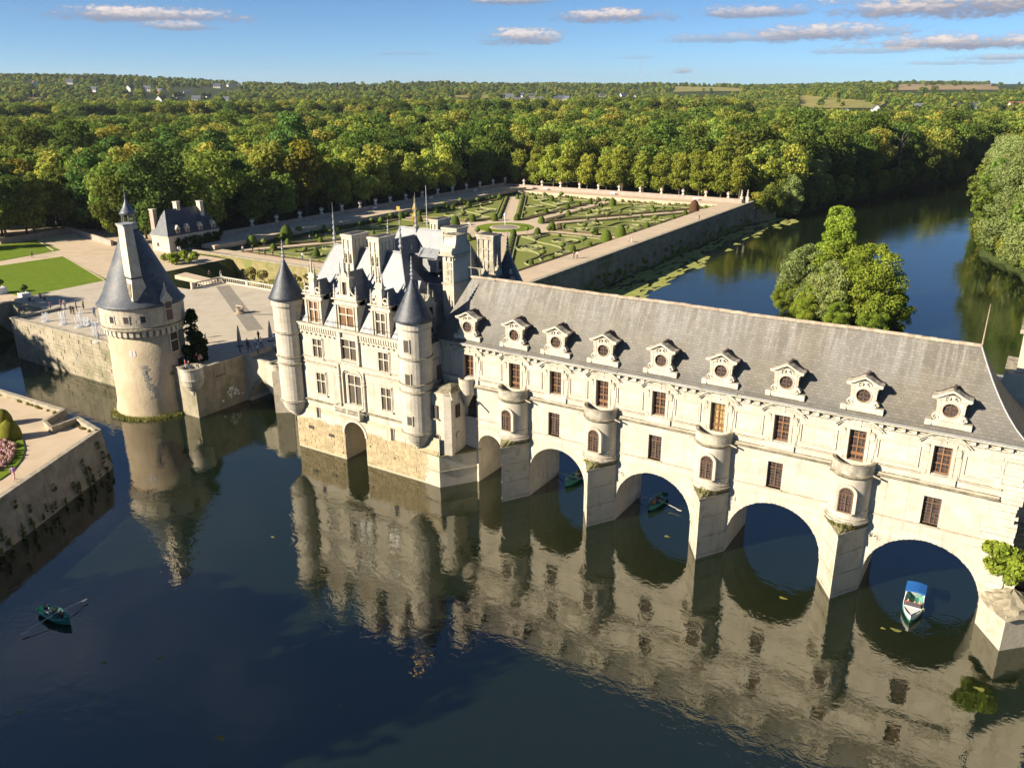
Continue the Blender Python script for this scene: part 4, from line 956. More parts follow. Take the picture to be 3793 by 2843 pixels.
while x < 49.7:
    o = put('ridge_tile', rm, roof, (x, 3.6+random.gauss(0, .015), 24.0+.04*math.sin(x*.35)+random.gauss(0, .012))); o.rotation_euler = (0, random.gauss(0, .01), R(90)); x += 0.57
hp = [(hipx(z, 1)+.02, y-.02, z+.06) for y, z in dense]
MB().tube(hp, 0.07, 6).build('hip_flashing', M['lead'], roof)
MB().tube([(49.8, 3.6, 24.0), (49.85, 3.6, 27.6)], [0.07, 0.03], 6).build('lightning_rod', M['ridge'], roof)
MB().tube([(-2.7, 3.6, 24.0), (-2.7, 3.6, 27.8)], [0.06, 0.02], 6).build('lightning_rod', M['lead'], roof)
# ---- round-windowed stone dormers
def ring_slab(mb, cx, cz, r0, r1, y0, y1, n=22):
    for i in range(n):
        a, b = 2*math.pi*i/n, 2*math.pi*(i+1)/n
        mb.slab([(cx+r_*math.cos(t), cz+r_*math.sin(t)) for r_, t in ((r0, a), (r0, b), (r1, b), (r1, a))], y0, y1)
fr = MB()                                                     # front, origin = middle of the base, z 0 at 17.65
def body_outline():
    L = [(-0.98, 0.5), (-1.28, 0.62), (-1.38, 0.85), (-1.22, 1.05), (-1.0, 1.2), (-0.98, 1.6), (-1.12, 1.85), (-1.1, 2.2), (-1.35, 2.42)]
    return L+[(0, 2.85)]+[(-x, z) for x, z in L[::-1]]
ol = body_outline(); n_ = 24
circ = [(0.62*math.cos(2*math.pi*i/n_), 1.5+0.62*math.sin(2*math.pi*i/n_)) for i in range(n_)]
# front face with a round hole: fan between outline samples and circle
def on_outline(t):
    # ray from centre (0,1.5) at angle t to the outline
    best = None; dxr, dzr = math.cos(t), math.sin(t)
    for (xa, za), (xb, zb) in zip(ol, ol[1:]+ol[:1]):
        ex, ez = xb-xa, zb-za; den = dxr*ez-dzr*ex
        if abs(den) < 1e-9: continue
        u = ((xa)*ez-(za-1.5)*ex)/den; v = ((xa)*dzr-(za-1.5)*dxr)/den
        if u > 0 and -1e-6 <= v <= 1+1e-6 and (best is None or u > best): best = u
    return (best*dxr, 1.5+best*dzr)
m_ = 72
for i in range(m_):
    a, b = 2*math.pi*i/m_, 2*math.pi*(i+1)/m_; pa, pb = on_outline(a), on_outline(b)
    ca, cb = (0.62*math.cos(a), 1.5+0.62*math.sin(a)), (0.62*math.cos(b), 1.5+0.62*math.sin(b))
    fr.face([(ca[0], 0, ca[1]), (pa[0], 0, pa[1]), (pb[0], 0, pb[1]), (cb[0], 0, cb[1])]); fr.face([(pa[0], 0, pa[1]), (pa[0], 0.5, pa[1]), (pb[0], 0.5, pb[1]), (pb[0], 0, pb[1])]); fr.face([(ca[0], 0, ca[1]), (cb[0], 0, cb[1]), (cb[0], 0.3, cb[1]), (ca[0], 0.3, ca[1])])
for s_ in (-1, 1):
    fr.box(*sorted((s_*0.80, s_*0.92)), -0.04, 0.02, 0.6, 2.25); fr.box(*sorted((s_*0.98, s_*1.08)), -0.03, 0.02, 1.3, 2.2)
front_me = fr.mesh('front', M['carved'])
bs = MB().box(-1.5, 1.5, -0.12, 0.55, 0.18, 0.49).box(-1.78, -1.3, -0.16, 0.5, 0.0, 0.52).box(1.3, 1.78, -0.16, 0.5, 0.0, 0.52).box(-1.3, 1.3, -0.06, 0.5, 0.0, 0.18).mesh('base', M['carved'])
pdm = MB()
curve_ = [(-1.52, 2.45), (-1.2, 2.5), (-0.8, 2.68), (-0.4, 2.92), (0, 3.1)]
for (xa, za), (xb, zb) in zip(curve_[:-1], curve_[1:]):
    pdm.slab([(xa, za), (xb, zb), (xb, zb+.2), (xa, za+.2)], -0.22, 0.8); pdm.slab([(-xb, zb), (-xa, za), (-xa, za+.2), (-xb, zb+.2)], -0.22, 0.8)
pdm.box(-1.45, -0.45, -0.14, 0.4, 2.36, 2.46).box(0.45, 1.45, -0.14, 0.4, 2.36, 2.46)
ped2 = pdm.mesh('pediment', M['carved'])
vo = MB()
for i in range(26):
    a, b = 0.26*i, 0.26*(i+1); ra, rb = 0.27*(1-i/30), 0.27*(1-(i+1)/30)
    vo.slab([(ra*math.cos(a), ra*math.sin(a)), (rb*math.cos(b), rb*math.sin(b)), ((rb-.05)*math.cos(b), (rb-.05)*math.sin(b)), ((ra-.05)*math.cos(a), (ra-.05)*math.sin(a))][::-1], -0.12, 0.05)
vol_me = vo.mesh('volute', M['carved'])
oc = MB(); ring_slab(oc, 0, 1.5, 0.6, 0.72, -0.05, 0.03); ocr = oc.mesh('oculus_moulding', M['trim'])
ow_ = MB(); ring_slab(ow_, 0, 1.5, 0.53, 0.62, 0.1, 0.2, 18)
ow_.box(-.04, .04, .11, .19, .97, 2.03).box(-.53, .53, .11, .19, 1.68, 1.75).box(-.53, .53, .11, .19, 1.28, 1.35).box(-.3, -.27, .12, .18, 1.08, 1.92).box(.27, .3, .12, .18, 1.08, 1.92)
ocw = ow_.mesh('oculus_window', M['wooddark'])
opn = MB().slab([(0.56*math.cos(2*math.pi*i/18), 1.5+0.56*math.sin(2*math.pi*i/18)) for i in range(18)], 0.16, 0.18).mesh('pane', M['glass'])
rf = MB()                                                     # ogee roof behind, ridge running back into the slope
cu2 = [(-1.45, 2.5), (-1.15, 2.58), (-0.8, 2.74), (-0.4, 2.98), (0, 3.16), (0.4, 2.98), (0.8, 2.74), (1.15, 2.58), (1.45, 2.5)]
for (xa, za), (xb, zb) in zip(cu2[:-1], cu2[1:]):
    rf.face([(xa, 0.7, za), (xb, 0.7, zb), (xb, 2.4, zb), (xa, 2.4, za)])
rf.face([(-1.45, .7, 2.4), (-1.45, 2.4, 2.4), (-1.45, 2.4, 2.5), (-1.45, .7, 2.5)]); rf.face([(1.45, .7, 2.4), (1.45, .7, 2.5), (1.45, 2.4, 2.5), (1.45, 2.4, 2.4)])
rfm = rf.mesh('dormer_roof', M['tilebrown'])
ch = MB().box(-1.0, 1.0, 0.4, 2.2, 0.3, 2.6).mesh('cheek', M['groof'])
rt_ = MB()
for k in range(4): rt_.slab([(-.13, 3.1), (.13, 3.1), (.1, 3.32), (-.1, 3.32)], 0.3+k*.36, .6+k*.36)
rtm = rt_.mesh('ridge_tiles', M['tilebrown'])
for i, x in enumerate(DX):
    o = put('dormer', front_me, GAL, (x, -0.16, 17.62))
    for nm, me, lc in (('base', bs, (0, 0, 0)), ('pediment', ped2, (0, 0, 0)), ('volute', vol_me, (-.3, -.03, 2.55)), ('volute', vol_me, (.3, -.03, 2.55)), ('volute', vol_me, (-1.12, 0, .78)), ('volute', vol_me, (1.12, 0, .78)), ('oculus_moulding', ocr, (0, 0, 0)), ('oculus_window', ocw, (0, 0, 0)), ('pane', opn, (0, 0, 0)), ('dormer_roof', rfm, (0, 0, 0)), ('cheek', ch, (0, 0, 0)), ('ridge_tiles', rtm, (0, 0, 0))):
        c = bpy.data.objects.new(nm, me); col.objects.link(c); c.parent = o; c.location = lc
        if nm == 'volute' and lc[0] < 0: c.scale = (-1, 1, 1) if lc[2] > 2 else (1, 1, 1)
# snow guards under the doors of the balconies
for i in (1, 3, 5, 7): MB().box(DX[i]-1.9, DX[i]+1.9, -0.66, -0.45, 17.2, 17.26).build('gutter_shelf', M['lead'], GAL)
# pavilion and landing at the south end
SP = thing('south_pavilion', 'tall pale stair tower rising behind the right end of the gallery', 'building', (54, 10.5, 0))
MB().box(51.7, 60, 8.4, 14, 9.0, 20.6).box(53.9, 60, 8.6, 14, -2, 8.99).build('wall', M['stone'], SP); MB().box(52.6, 60, 8.9, 13.5, 20.61, 24.2).build('upper_wall', M['stone'], SP)
MB().box(52.3, 60.2, 8.6, 13.8, 24.21, 24.6).box(52.5, 53.3, 8.8, 9.6, 24.61, 25.6).build('cornice', M['trim'], SP); MB().box(49.6, 51.69, 7.25, 13, 9.0, 18.6).build('link_wall', M['stone'], SP); MB().box(49.4, 51.69, 7.2, 13.2, 18.61, 18.9).build('link_roof', M['lead'], SP)
sq = thing('south_bank_wall', 'shaded stone abutment wall at the right end of the bridge', 'wall', (60, 0, 0))
MB().box(58.7, 75, -1.5, 7.5, -2, 6.2).build('masonry', M['bank'], sq)
# ================================================================== CHATEAU
CH = thing('chateau', 'white Renaissance chateau block with corner turrets, carved dormers and blue slate roofs', 'building', (-16, 6, 0))
YF = -3.5; CX0, CX1 = -26.0, -5.8
# podium of tan ashlar standing in the river, with an arch
pod = MB()
pts = arch_wall(pod, CX0, -2.65, -17.6, -14.1, 3.75, 5.5, -2, 6.2, -3.62, 16); soffit(pod, pts, -3.62, 3.0)
pod.face([(-17.6, 3, -2), (-14.1, 3, -2), (-14.1, 3, 5.6), (-17.6, 3, 5.6)])
pod.face([(CX0, -3.62, -2), (CX0, -3.62, 6.2), (CX0, 16.3, 6.2), (CX0, 16.3, -2)])
pod.face([(CX0, 16.3, -2), (CX0, 16.3, 6.2), (-2.65, 16.3, 6.2), (-2.65, 16.3, -2)])
pod.build('podium', M['mortar'], CH)
stones = []
z = 0.25; j = 0
while z < 4.35:
    hh = [0.42, 0.36, 0.4][j % 3]; x = CX0+0.05-(0.4 if j % 2 else 0)
    while x < -2.8:
        wd = random.uniform(0.55, 1.05); a, b = max(x, CX0+.02), min(x+wd-.035, -2.68)
        zt = z+hh-.035
        inarch = (a < -13.95 and b > -17.75) and (zt < 3.75 or abs((a+b)/2+15.85) < 1.75)
        if a < -17.6 < b and zt < 5: b = -17.62
        if a < -14.1 < b and zt < 5: a = -14.08
        if not (-17.6 < (a+b)/2 < -14.1) and b-a > 0.2 and z < 4.35+0.3*math.sin(x*1.3): stones.append((a, b, z, zt))
        x += wd
    z += hh; j += 1
random.shuffle(stones)
rest = MB()
for k, (a, b, c, d) in enumerate(stones):
    dy = random.uniform(0.02, 0.06); mbs = MB().box(a, b, -3.62-dy, -3.6, c, d) if k < 300 else rest.box(a, b, -3.62-dy, -3.6, c, d)
    if k < 300: mbs.build('stone', M['ashlar'], CH)
if rest.v: tag(rest.build('stones', M['ashlar'], CH), kind='stuff')
for x, z in ((-23.9, 3.0), (-20.4, 2.6), (-24.9, 1.0), (-18.2, .7), (-13.5, 2.7), (-9.6, 2.0)): MB().box(x, x+(.9 if z > 2.5 and x < -20 else .18), -3.72, -3.55, z, z+(.38 if z > 2.5 and x < -20 else .18)).build('vent', M['iron'], CH)
# arch ring
for i in range(14):
    t0, t1 = math.pi*i/14, math.pi*(i+1)/14
    MB().slab([(-15.85-r_*math.cos(t), 3.75+r_*math.sin(t)) for r_, t in ((1.74, t0), (1.74, t1), (2.05, t1), (2.05, t0))][::-1], -3.76, -3.5).build('voussoir', M['carved'], CH)
# nose under the oratory
nose = [(-5.9, -3.6), (-2.65, -3.75), (0.33, 0.3), (-5.9, 0.3)]
MB().prism(nose, -2, 4.0).build('nose', M['pier'], CH)
MB().prism([(-5.9, -3.66), (-2.6, -3.83), (0.38, 0.3), (-5.9, 0.3)], 1.95, 2.05).build('nose_band', M['coping'], CH)
MB().prism([(-5.9, -3.7), (-2.58, -3.9), (0.45, 0.3), (-5.9, 0.3)], 4.0, [4.0, 4.0, 4.3, 5.2], top=[(-5.9, -3.7), (-2.58, -3.9), (0.45, 0.3), (-5.9, 0.3)]).build('nose_slope', M['moss'], CH)
# oratory: five-sided little building on the nose
orp = [(-4.1, -3.2), (-2.25, -3.1), (-1.45, -2.75), (-1.4, -0.4), (-1.4, 0.02), (-4.1, 0.02)]
MB().prism(orp, 4.0, 11.6).build('oratory_wall', M['stone'], CH)
oc_ = [(-4.2, -3.35), (-2.2, -3.25), (-1.3, -2.87), (-1.25, -0.42), (-1.25, 0.02), (-4.2, 0.02)]
MB().prism(oc_, 11.6, 11.75).build('oratory_cornice', M['trim'], CH)
mid = [(-2.9, -1.6)]*6
MB().prism(oc_, 11.751, 12.3, top=[tuple(np.array(p)*0.55+np.array((-2.3, -1.5))*0.45) for p in oc_]).prism([tuple(np.array(p)*0.55+np.array((-2.3, -1.5))*0.45) for p in oc_], 12.301, 12.55, top=[tuple(np.array(p)*0.15+np.array((-2.3, -1.5))*0.85) for p in oc_]).build('oratory_roof', M['lichen'], CH)
ow1 = Window(0.62, 1.5, [(0, .05)], [(.5, .05), (1.0, .05)], M['wooddark'], M['glass'], fr=.07)
MB().box(-3.72, -3.0, -3.26, -3.1, 8.5, 10.1).build('window_reveal', M['iron'], CH); ow1.plant(CH, (-3.36, -3.22, 8.55)); MB().box(-3.85, -2.85, -3.42, -3.1, 8.4, 8.5).build('sill', M['trim'], CH)
an = math.pi/2
MB().box(-1.42, -1.36, -1.95, -1.15, 8.5, 10.1).build('window_reveal', M['iron'], CH)
o = ow1.plant(CH, (-1.34, -1.55, 8.55)); o.rotation_euler = (0, 0, an)
def disc(name, cx, cy, cz, r, mat, rz, th=0.06):
    mb = MB().slab([(r*math.cos(2*math.pi*i/20), r*math.sin(2*math.pi*i/20)) for i in range(20)], -th, 0.02); o = mb.build(name, mat, CH, loc=(cx, cy, cz)); o.rotation_euler = (0, 0, rz); return o
disc('roundel', -3.2, -3.16, 6.2, .38, M['trim'], 0); disc('roundel_glass', -3.2, -3.19, 6.2, .29, M['glass'], 0); disc('roundel', -1.4, -1.5, 6.3, .46, M['trim'], an); disc('roundel', -1.37, -1.5, 6.3, .34, M['stone'], an, .05)
MB().tube([(-1.4, -2.9, 12.0), (-0.5, -3.7, 11.4)], 0.11, 6).build('gargoyle', M['trim'], CH)
# parapet of the little terrace behind the oratory
MB().prism([(-4.2, -.35), (-1.75, -.5), (-1.75, -.25), (-4.2, -.1)], 11.8, 13.0).lathe([(.95, 11.6), (.95, 12.9), (1.0, 12.95), (1.0, 13.05), (.8, 13.05)], (-.95, -.2, 0), 20, math.pi, 2*math.pi).build('terrace_parapet', M['stone'], CH)
MB().lathe([(.2, 9.6), (.55, 10.4), (.98, 11.2), (.98, 11.6)], (-.95, -.2, 0), 20, math.pi, 2*math.pi).build('terrace_corbel', M['stone'], CH)
# ---- front wall and its openings
def cross_window(w, h, tz, glass, depth=.3, rebate=.09):
    """stone cross mullion with four lights; origin bottom middle"""
    mb = MB(); m = .11
    mb.box(-m/2, m/2, -.06, rebate, 0, h); mb.box(-w/2, -m/2-.001, -.05, rebate-.03, tz-.06, tz+.06); mb.box(m/2+.001, w/2, -.05, rebate-.03, tz-.06, tz+.06)
    for s_ in (-1, 1): mb.box(*sorted((s_*w/2, s_*(w/2+.13))), -.09, .05, -.05, h+.05)
    mb.box(-w/2-.161, w/2+.161, -.2, .05, h+.051, h+.22); mb.box(-w/2-.3, w/2+.3, -.26, .05, -.2, -.06)
    mb.box(-w/2-.30, -w/2-.22, -.06, .03, h*.1, h+.3); mb.box(w/2+.22, w/2+.30, -.06, .03, h*.1, h+.3)
    me = mb.mesh('window', M['carved']); cells = [(-w/2, -m/2, 0, tz-.06), (m/2, w/2, 0, tz-.06), (-w/2, -m/2, tz+.06, h), (m/2, w/2, tz+.06, h)]
    pms = [MB().box(a, b, rebate, rebate+.03, c, d).mesh('pane', glass) for a, b, c, d in cells]
    def plant(parent, loc, rot=None):
        o = put('window', me, parent, loc, rot)
        for p_ in pms:
            p = bpy.data.objects.new('pane', p_); col.objects.link(p); p.parent = o
        return o
    return plant
holes = []
FWN = [(-21.25, 1.5, 13.05, 15.35), (-15.85, 2.45, 13.6, 16.05), (-10.55, 1.5, 13.05, 15.35), (-21.1, 1.45, 8.2, 10.95), (-10.45, 1.5, 8.15, 10.95)]
for x, w, a, b in FWN: holes.append((x-w/2, x+w/2, a, b))
holes.append((-17.3, -14.35, 7.7, 12.0)); holes.append((-22.2, -21.75, 4.85, 6.15)); holes.append((-9.95, -9.45, 4.4, 5.95))
fwm = MB(); wall_grid(fwm, CX0+1.0, CX1-1.0, 4.4 if False else 5.6, 17.2, YF, [h for h in holes if h[3] > 6.3], .16)
wall_grid(fwm, CX0, -17.6, 4.36, 5.6, YF-.004-.14, [], .3); wall_grid(fwm, -14.1, CX1, 4.36, 5.6, YF-.004-.14, [], .3)
fwm.face([(CX0, YF, 5.6), (CX0, YF, 17.2), (CX0, 16.3, 17.2), (CX0, 16.3, 5.6)]); fwm.face([(CX1, YF, 4), (CX1, 16.3, 4), (CX1, 16.3, 17.2), (CX1, YF, 17.2)]); fwm.face([(CX0, 16.3, 5), (CX0, 16.3, 17.2), (CX1, 16.3, 17.2), (CX1, 16.3, 5)])
fwm.face([(CX0+.5, YF+.45, 5), (CX1-.5, YF+.45, 5), (CX1-.5, YF+.45, 17.2), (CX0+.5, YF+.45, 17.2)]); fwm.face([(CX0, YF, 17.2), (CX1, YF, 17.2), (CX1, 16.3, 17.2), (CX0, 16.3, 17.2)])
fwm.build('wall', M['stone'], CH)
for x, w, a, b in FWN: cross_window(w, b-a, (b-a)*.62, M['lattice'])(CH, (x, YF, a))
for x, z0, z1 in ((-21.97, 4.85, 6.15), (-9.7, 4.4, 5.95)):
    MB().box(x-.23, x+.23, YF-.2, YF-.1, z0, z1).build('slit_window', M['glass'], CH)
    for k in (-1, 1): MB().box(x+k*.27-.05, x+k*.27+.05, YF-.22, YF-.1, z0-.05, z1+.05).build('slit_jamb', M['trim'], CH)
    for k in range(3): MB().box(x-.22, x+.22, YF-.23, YF-.2, z0+.2+k*.4, z0+.24+k*.4).build('iron_bar', M['iron'], CH)
# middle bay: arched niche with a tall window, twisted pinnacles, balcony
nb = MB(); nb.slab([(-17.3, 12.0), (-17.3, 11.3), (-17.05, 11.75), (-16.6, 12.0)], YF, YF+.4); nb.build('niche_spandrel', M['stone'], CH)
cross_window(2.1, 3.7, 2.45, M['lattice'])(CH, (-15.45, YF+.05, 7.9))
am = MB()
for i in range(8):
    t0, t1 = math.pi/2*i/8, math.pi/2*(i+1)/8
    for cx, sg in ((-16.5, -1), (-15.15, 1)):
        q = [(cx+sg*r_*math.sin(t), 11.4+r_*math.cos(t)) for r_, t in ((.8, t0), (.8, t1), (.98, t1), (.98, t0))]; am.slab(q if sg > 0 else q[::-1], YF-.14, YF+.05)
am.box(-16.5, -15.15, YF-.14, YF+.05, 12.2, 12.38).box(-17.48, -17.3, YF-.14, YF+.05, 7.7, 11.4).box(-14.35, -14.17, YF-.14, YF+.05, 7.7, 11.4); am.build('niche_moulding', M['carved'], CH)
pin = MB(); pin.lathe([(.16, 0), (.16, 3.6), (.22, 3.7), (.22, 3.9), (.13, 4.0)]+[(.17-.016*k+(.035 if k % 2 else 0), 4.1+.16*k) for k in range(9)]+[(.01, 5.7)], (0, 0, 0), 8); pnm = pin.mesh('pinnacle', M['carved'])
for x, z in ((-17.85, 7.4), (-13.85, 6.9)): put('pinnacle', pnm, CH, (x, YF-.12, z))
bc = MB(); bc.box(-18.3, -14.1, YF-1.0, YF, 6.55, 6.75); bc.box(-18.3, -14.1, YF-1.0, YF-.88, 7.45, 7.6); bc.box(-18.3, -18.18, YF-.88, YF, 7.45, 7.6); bc.box(-14.22, -14.1, YF-.88, YF, 7.45, 7.6)
for xx in (-18.3, -16.25, -14.28): bc.box(xx, xx+.18, YF-1.0, YF-.82, 6.75, 7.45)
bco = bc.build('balcony', M['carved'], CH)
bb = MB().lathe([(.07, 0), (.04, .1), (.09, .3), (.04, .55), (.07, .7)], (0, 0, 0), 6).mesh('baluster', M['carved'])
for k in range(19):
    x = -18.0+k*.2
    if abs(x+16.16) > .16: o = put('baluster', bb, bco, (x, YF-.92, 6.75))
MB().prism([(-18.2, YF-.9), (-14.2, YF-.9), (-14.2, YF), (-18.2, YF)], 6.2, 6.55).prism([(-17.6, YF-.5), (-14.8, YF-.5), (-14.8, YF), (-17.6, YF)], 5.9, 6.2).build('balcony_corbel', M['trim'], CH)
# oriel frame of the upper middle window
MB().box(-17.45, -17.1, YF-.3, YF+.02, 13.3, 16.9).box(-14.6, -14.25, YF-.3, YF+.02, 13.3, 16.9).box(-17.45, -14.25, YF-.36, YF+.02, 13.1, 13.3).build('oriel_frame', M['carved'], CH)
# string courses, downpipes
for z0, z1, dy, xa, xb in ((12.15, 12.3, .16, CX0+1.7, -18.4), (12.15, 12.3, .16, -13.5, CX1-1.8), (12.85, 12.98, .12, CX0+1.7, -17.5), (12.85, 12.98, .12, -14.2, CX1-1.8), (7.0, 7.2, .22, CX0+1.7, -18.3), (7.0, 7.2, .22, -14.1, CX1-1.8)):
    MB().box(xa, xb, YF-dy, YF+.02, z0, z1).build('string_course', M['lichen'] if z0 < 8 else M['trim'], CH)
MB().tube([(-24.05, YF-.12, 16.2), (-24.05, YF-.12, 7.3)], .06, 6).build('downpipe', M['iron'], CH); MB().tube([(-7.75, YF-.12, 16.2), (-7.75, YF-.12, 6.6)], .07, 6).build('downpipe', M['iron'], CH)
# cornice frieze: little arcaded corbels
MB().box(CX0+1.4, CX1-1.5, YF-.3, YF+.02, 16.95, 17.2).box(CX0+1.4, CX1-1.5, YF-.16, YF+.02, 16.1, 16.22).box(CX0+1.4, CX1-1.5, YF-.44, YF+.02, 17.21, 17.36).build('cornice', M['stone'], CH)
cb = MB().box(-.1, .1, -.26, .02, .2, .73).box(-.1, .1, -.16, .02, 0, .2).mesh('corbel', M['carved'])
x = CX0+1.9
while x < CX1-1.8:
    if not (-17.5 < x < -14.2): put('corbel', cb, CH, (x, YF, 16.22))
    x += .38
dn = MB().box(-.09, .09, -.22, .02, 0, .16).mesh('dentil', M['carved'])
x = CX0+2.2
while x < CX1-1.9:
    if not (-17.5 < x < -14.2): put('dentil', dn, CH, (x, YF, 15.92))
    x += .78
# railing on the eaves
rl = MB(); rl.tube([(CX0+2, YF-.3, 18.1), (CX1-2, YF-.3, 18.1)], .025, 4)
for k in range(9): rl.tube([(CX0+2+k*2.0, YF-.3, 17.36), (CX0+2+k*2.0, YF-.3, 18.5)], .025, 4)
rl.build('eaves_rail', M['iron'], CH)
# ---- corner turrets
def turret(cx, cy, r=1.87, base=True, win=()):
    t = thing('corner_turret', None, None); WLOC[t.name] = Vector((cx, cy, 4.3)); t.parent = CH; t.location = Vector((cx, cy, 4.3))-WLOC[CH.name]
    pf_ = [(0.25, 4.2), (.45, 4.5), (.75, 4.65), (.8, 4.85), (1.05, 4.95), (1.1, 5.15), (1.3, 5.25), (1.35, 5.45), (1.55, 5.6), (r-.12, 6.2), (r-.02, 6.55)]
    MB().lathe(pf_, (cx, cy, 0), 28).build('corbel_foot', M['stone'], t)
    MB().lathe([(r-.02, 6.5), (r-.02, 19.2), (r+.12, 19.3), (r+.12, 20.1)], (cx, cy, 0), 28).build('shaft', M['stone'], t, smooth=False)
    for z in (6.62, 11.75, 12.65, 15.75, 19.2): MB().lathe([(r, z-.06), (r+.14, z), (r+.14, z+.12), (r, z+.2)], (cx, cy, 0), 28, cap=False).build('ring_moulding', M['trim'], t)
    MB().lathe([(r+.36, 20.02), (r+.42, 20.1), (r+.2, 20.45), (r-.15, 21.2), (.75, 23.3), (.22, 24.55), (.16, 24.7)], (cx, cy, 0), 32).build('cone_roof', M['slatedark'], t, smooth=True)
    MB().lathe([(.2, 24.5), (.12, 25.0), (.26, 25.2), (.1, 25.4), (.2, 25.65), (.08, 25.85), (.16, 26.1), (.06, 26.35), (.12, 26.55), (.04, 26.8), (.07, 26.95), (.01, 27.3)], (cx, cy, 0), 8).build('finial', M['lead'], t)
    for a, z0, z1, w in win:
        ca, sa = math.cos(a), math.sin(a); o = MB().box(-w/2-.1, w/2+.1, -.1, .12, -.1, z1-z0+.1).build('window_frame', M['carved'], t, loc=(cx+(r-.05)*ca, cy+(r-.05)*sa, z0)); o.rotation_euler = (0, 0, a+math.pi/2)
        o = MB().box(-w/2, w/2, -.125, -.09, 0, z1-z0).build('pane', M['lattice'], t, loc=(cx+(r-.05)*ca, cy+(r-.05)*sa, z0)); o.rotation_euler = (0, 0, a+math.pi/2)
    return t
TA = -math.pi/2+0.15
turret(-26.0, -3.4); turret(-5.8, -3.4, 1.92, win=[(TA, 16.7, 18.1, .62), (TA, 12.85, 14.1, .62), (TA, 7.9, 8.95, .6)]); turret(-5.9, 16.4); turret(-26.0, 16.4)
# south side: set-back wall with a small door between turret and gallery
MB().box(-5.79, -4.62, -1.9, 0.6, 4.5, 16.9).build('return_wall', M['stone'], CH)
MB().box(-5.7, -4.5, -2.0, .7, 16.7, 16.95).box(-5.75, -4.55, -1.95, .62, 14.9, 15.02).build('return_cornice', M['trim'], CH)
MB().box(-4.61, -4.55, -1.1, -.3, 12.3, 14.1).build('door', M['wooddark'], CH)
# ---- roofs
def hip(name, x0, x1, y0, y1, z0, rx0, rx1, ry, zr, mat=None, axis='x'):
    e = [(x0, y0, z0), (x1, y0, z0), (x1, y1, z0), (x0, y1, z0)]; a, b = ((rx0, ry, zr), (rx1, ry, zr)) if axis == 'x' else ((ry, rx0, zr), (ry, rx1, zr))
    mb = MB()
    if axis == 'x': mb.face([e[0], e[1], b, a]); mb.face([e[1], e[2], b]); mb.face([e[2], e[3], a, b]); mb.face([e[3], e[0], a])
    else: mb.face([e[0], e[1], a]); mb.face([e[1], e[2], b, a]); mb.face([e[2], e[3], b]); mb.face([e[3], e[0], a, b])
    o = mb.build(name, mat or M['slate'], CH)
    MB().tube([a, b], .1, 6).build('ridge_roll', M['lead'], o)
    for p, q in ((e[0], a), (e[1], b if axis == 'x' else a)): MB().tube([p, q], .06, 5).build('hip_roll', M['lead'], o)
    return o
hip('west_roof', -25.4, -6.1, YF+.1, 5.4, 17.3, -21.4, -10.9, 1.0, 26.45)
hip('north_roof', -25.0, -12.0, 3.0, 14.0, 17.3, 1.2, 13.0, -18.5, 26.1, axis='y')
hip('east_roof', -25.4, -6.1, 8.8, 17.0, 17.3, -21.4, -10.9, 13.6, 26.9)
hip('middle_roof', -13.5, -6.0, 4.6, 9.8, 18.2, -13.4, -6.2, 7.2, 21.4)
fin = MB().lathe([(.16, 0), (.1, .5), (.3, .8), (.12, 1.1), (.22, 1.4), (.09, 1.8), (.17, 2.1), (.06, 2.5), (.13, 2.75), (.05, 3.2), (.1, 3.5), (.03, 4.0), (.015, 5.2)], (0, 0, 0), 8).mesh('finial', M['lead'])
for x, y, z in ((-21.4, 1.0, 26.3), (-10.9, 1.0, 26.3), (-18.5, 13.4, 26.4)): put('finial', fin, CH, (x, y, z))
MB().box(-11.25, -10.75, .98, 1.02, 31.3, 31.75).tube([(-11.5, 1, 31.2), (-10.3, 1, 31.2)], .02, 4).build('gilded_vane', M['gold'], CH)
MB().lathe([(.5, 0), (.55, .4), (.2, .7), (.45, 1.2), (.5, 1.9), (.2, 2.4), (.32, 2.9), (.1, 3.6), (.02, 4.6)], (-19.6, 14.6, 26.4), 8).build('gilded_finial', M['gold'], CH)
# ---- chimneys
def chimney(name, x0, x1, y0, y1, z0, z1, nf=(2, 4), cap=.22, mat=None, flat=False):
    m = mat or M['carved']; o = MB().box(x0, x1, y0, y1, z0, z1-.6).build(name, m, CH)
    MB().box(x0-cap, x1+cap, y0-cap, y1+cap, z1-.28, z1).box(x0-cap*.6, x1+cap*.6, y0-cap*.6, y1+cap*.6, z1-.6, z1-.281).build('cap', m, o)
    h = z1-.6
    for zb in (h-1.3, h-2.9):
        if zb > z0+.4: MB().box(x0-.09, x1+.09, y0-.09, y1+.09, zb, zb+.13).build('band', m, o)
    for k in range(nf[0]+1):
        x = x0+(x1-x0)*k/nf[0]; MB().box(x-.09, x+.09, y0-.12, y0+.02, z0, h-.01).build('pilaster', m, o)
    for k in range(nf[1]+1):
        y = y0+(y1-y0)*k/nf[1]; MB().box(x1-.02, x1+.12, y-.09, y+.09, z0, h-.02).build('pilaster', m, o)
    MB().box(x0+.15, x1-.15, y0+.15, y1-.15, z1, z1+.06).build('flue_top', M['iron'], o)
    if not flat:
        for k in range(nf[0]):
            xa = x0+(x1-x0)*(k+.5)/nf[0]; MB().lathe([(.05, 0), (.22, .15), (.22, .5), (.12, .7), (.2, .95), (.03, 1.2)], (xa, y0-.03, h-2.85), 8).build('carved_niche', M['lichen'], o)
    return o
chimney('front_chimney', -18.75, -17.3, -.35, 2.35, 22.4, 28.1); chimney('front_chimney', -14.5, -13.1, -.35, 2.35, 22.2, 28.15)
chimney('rear_chimney', -16.9, -15.8, 14.6, 17.2, 22.5, 28.1, flat=True, mat=M['stone'])
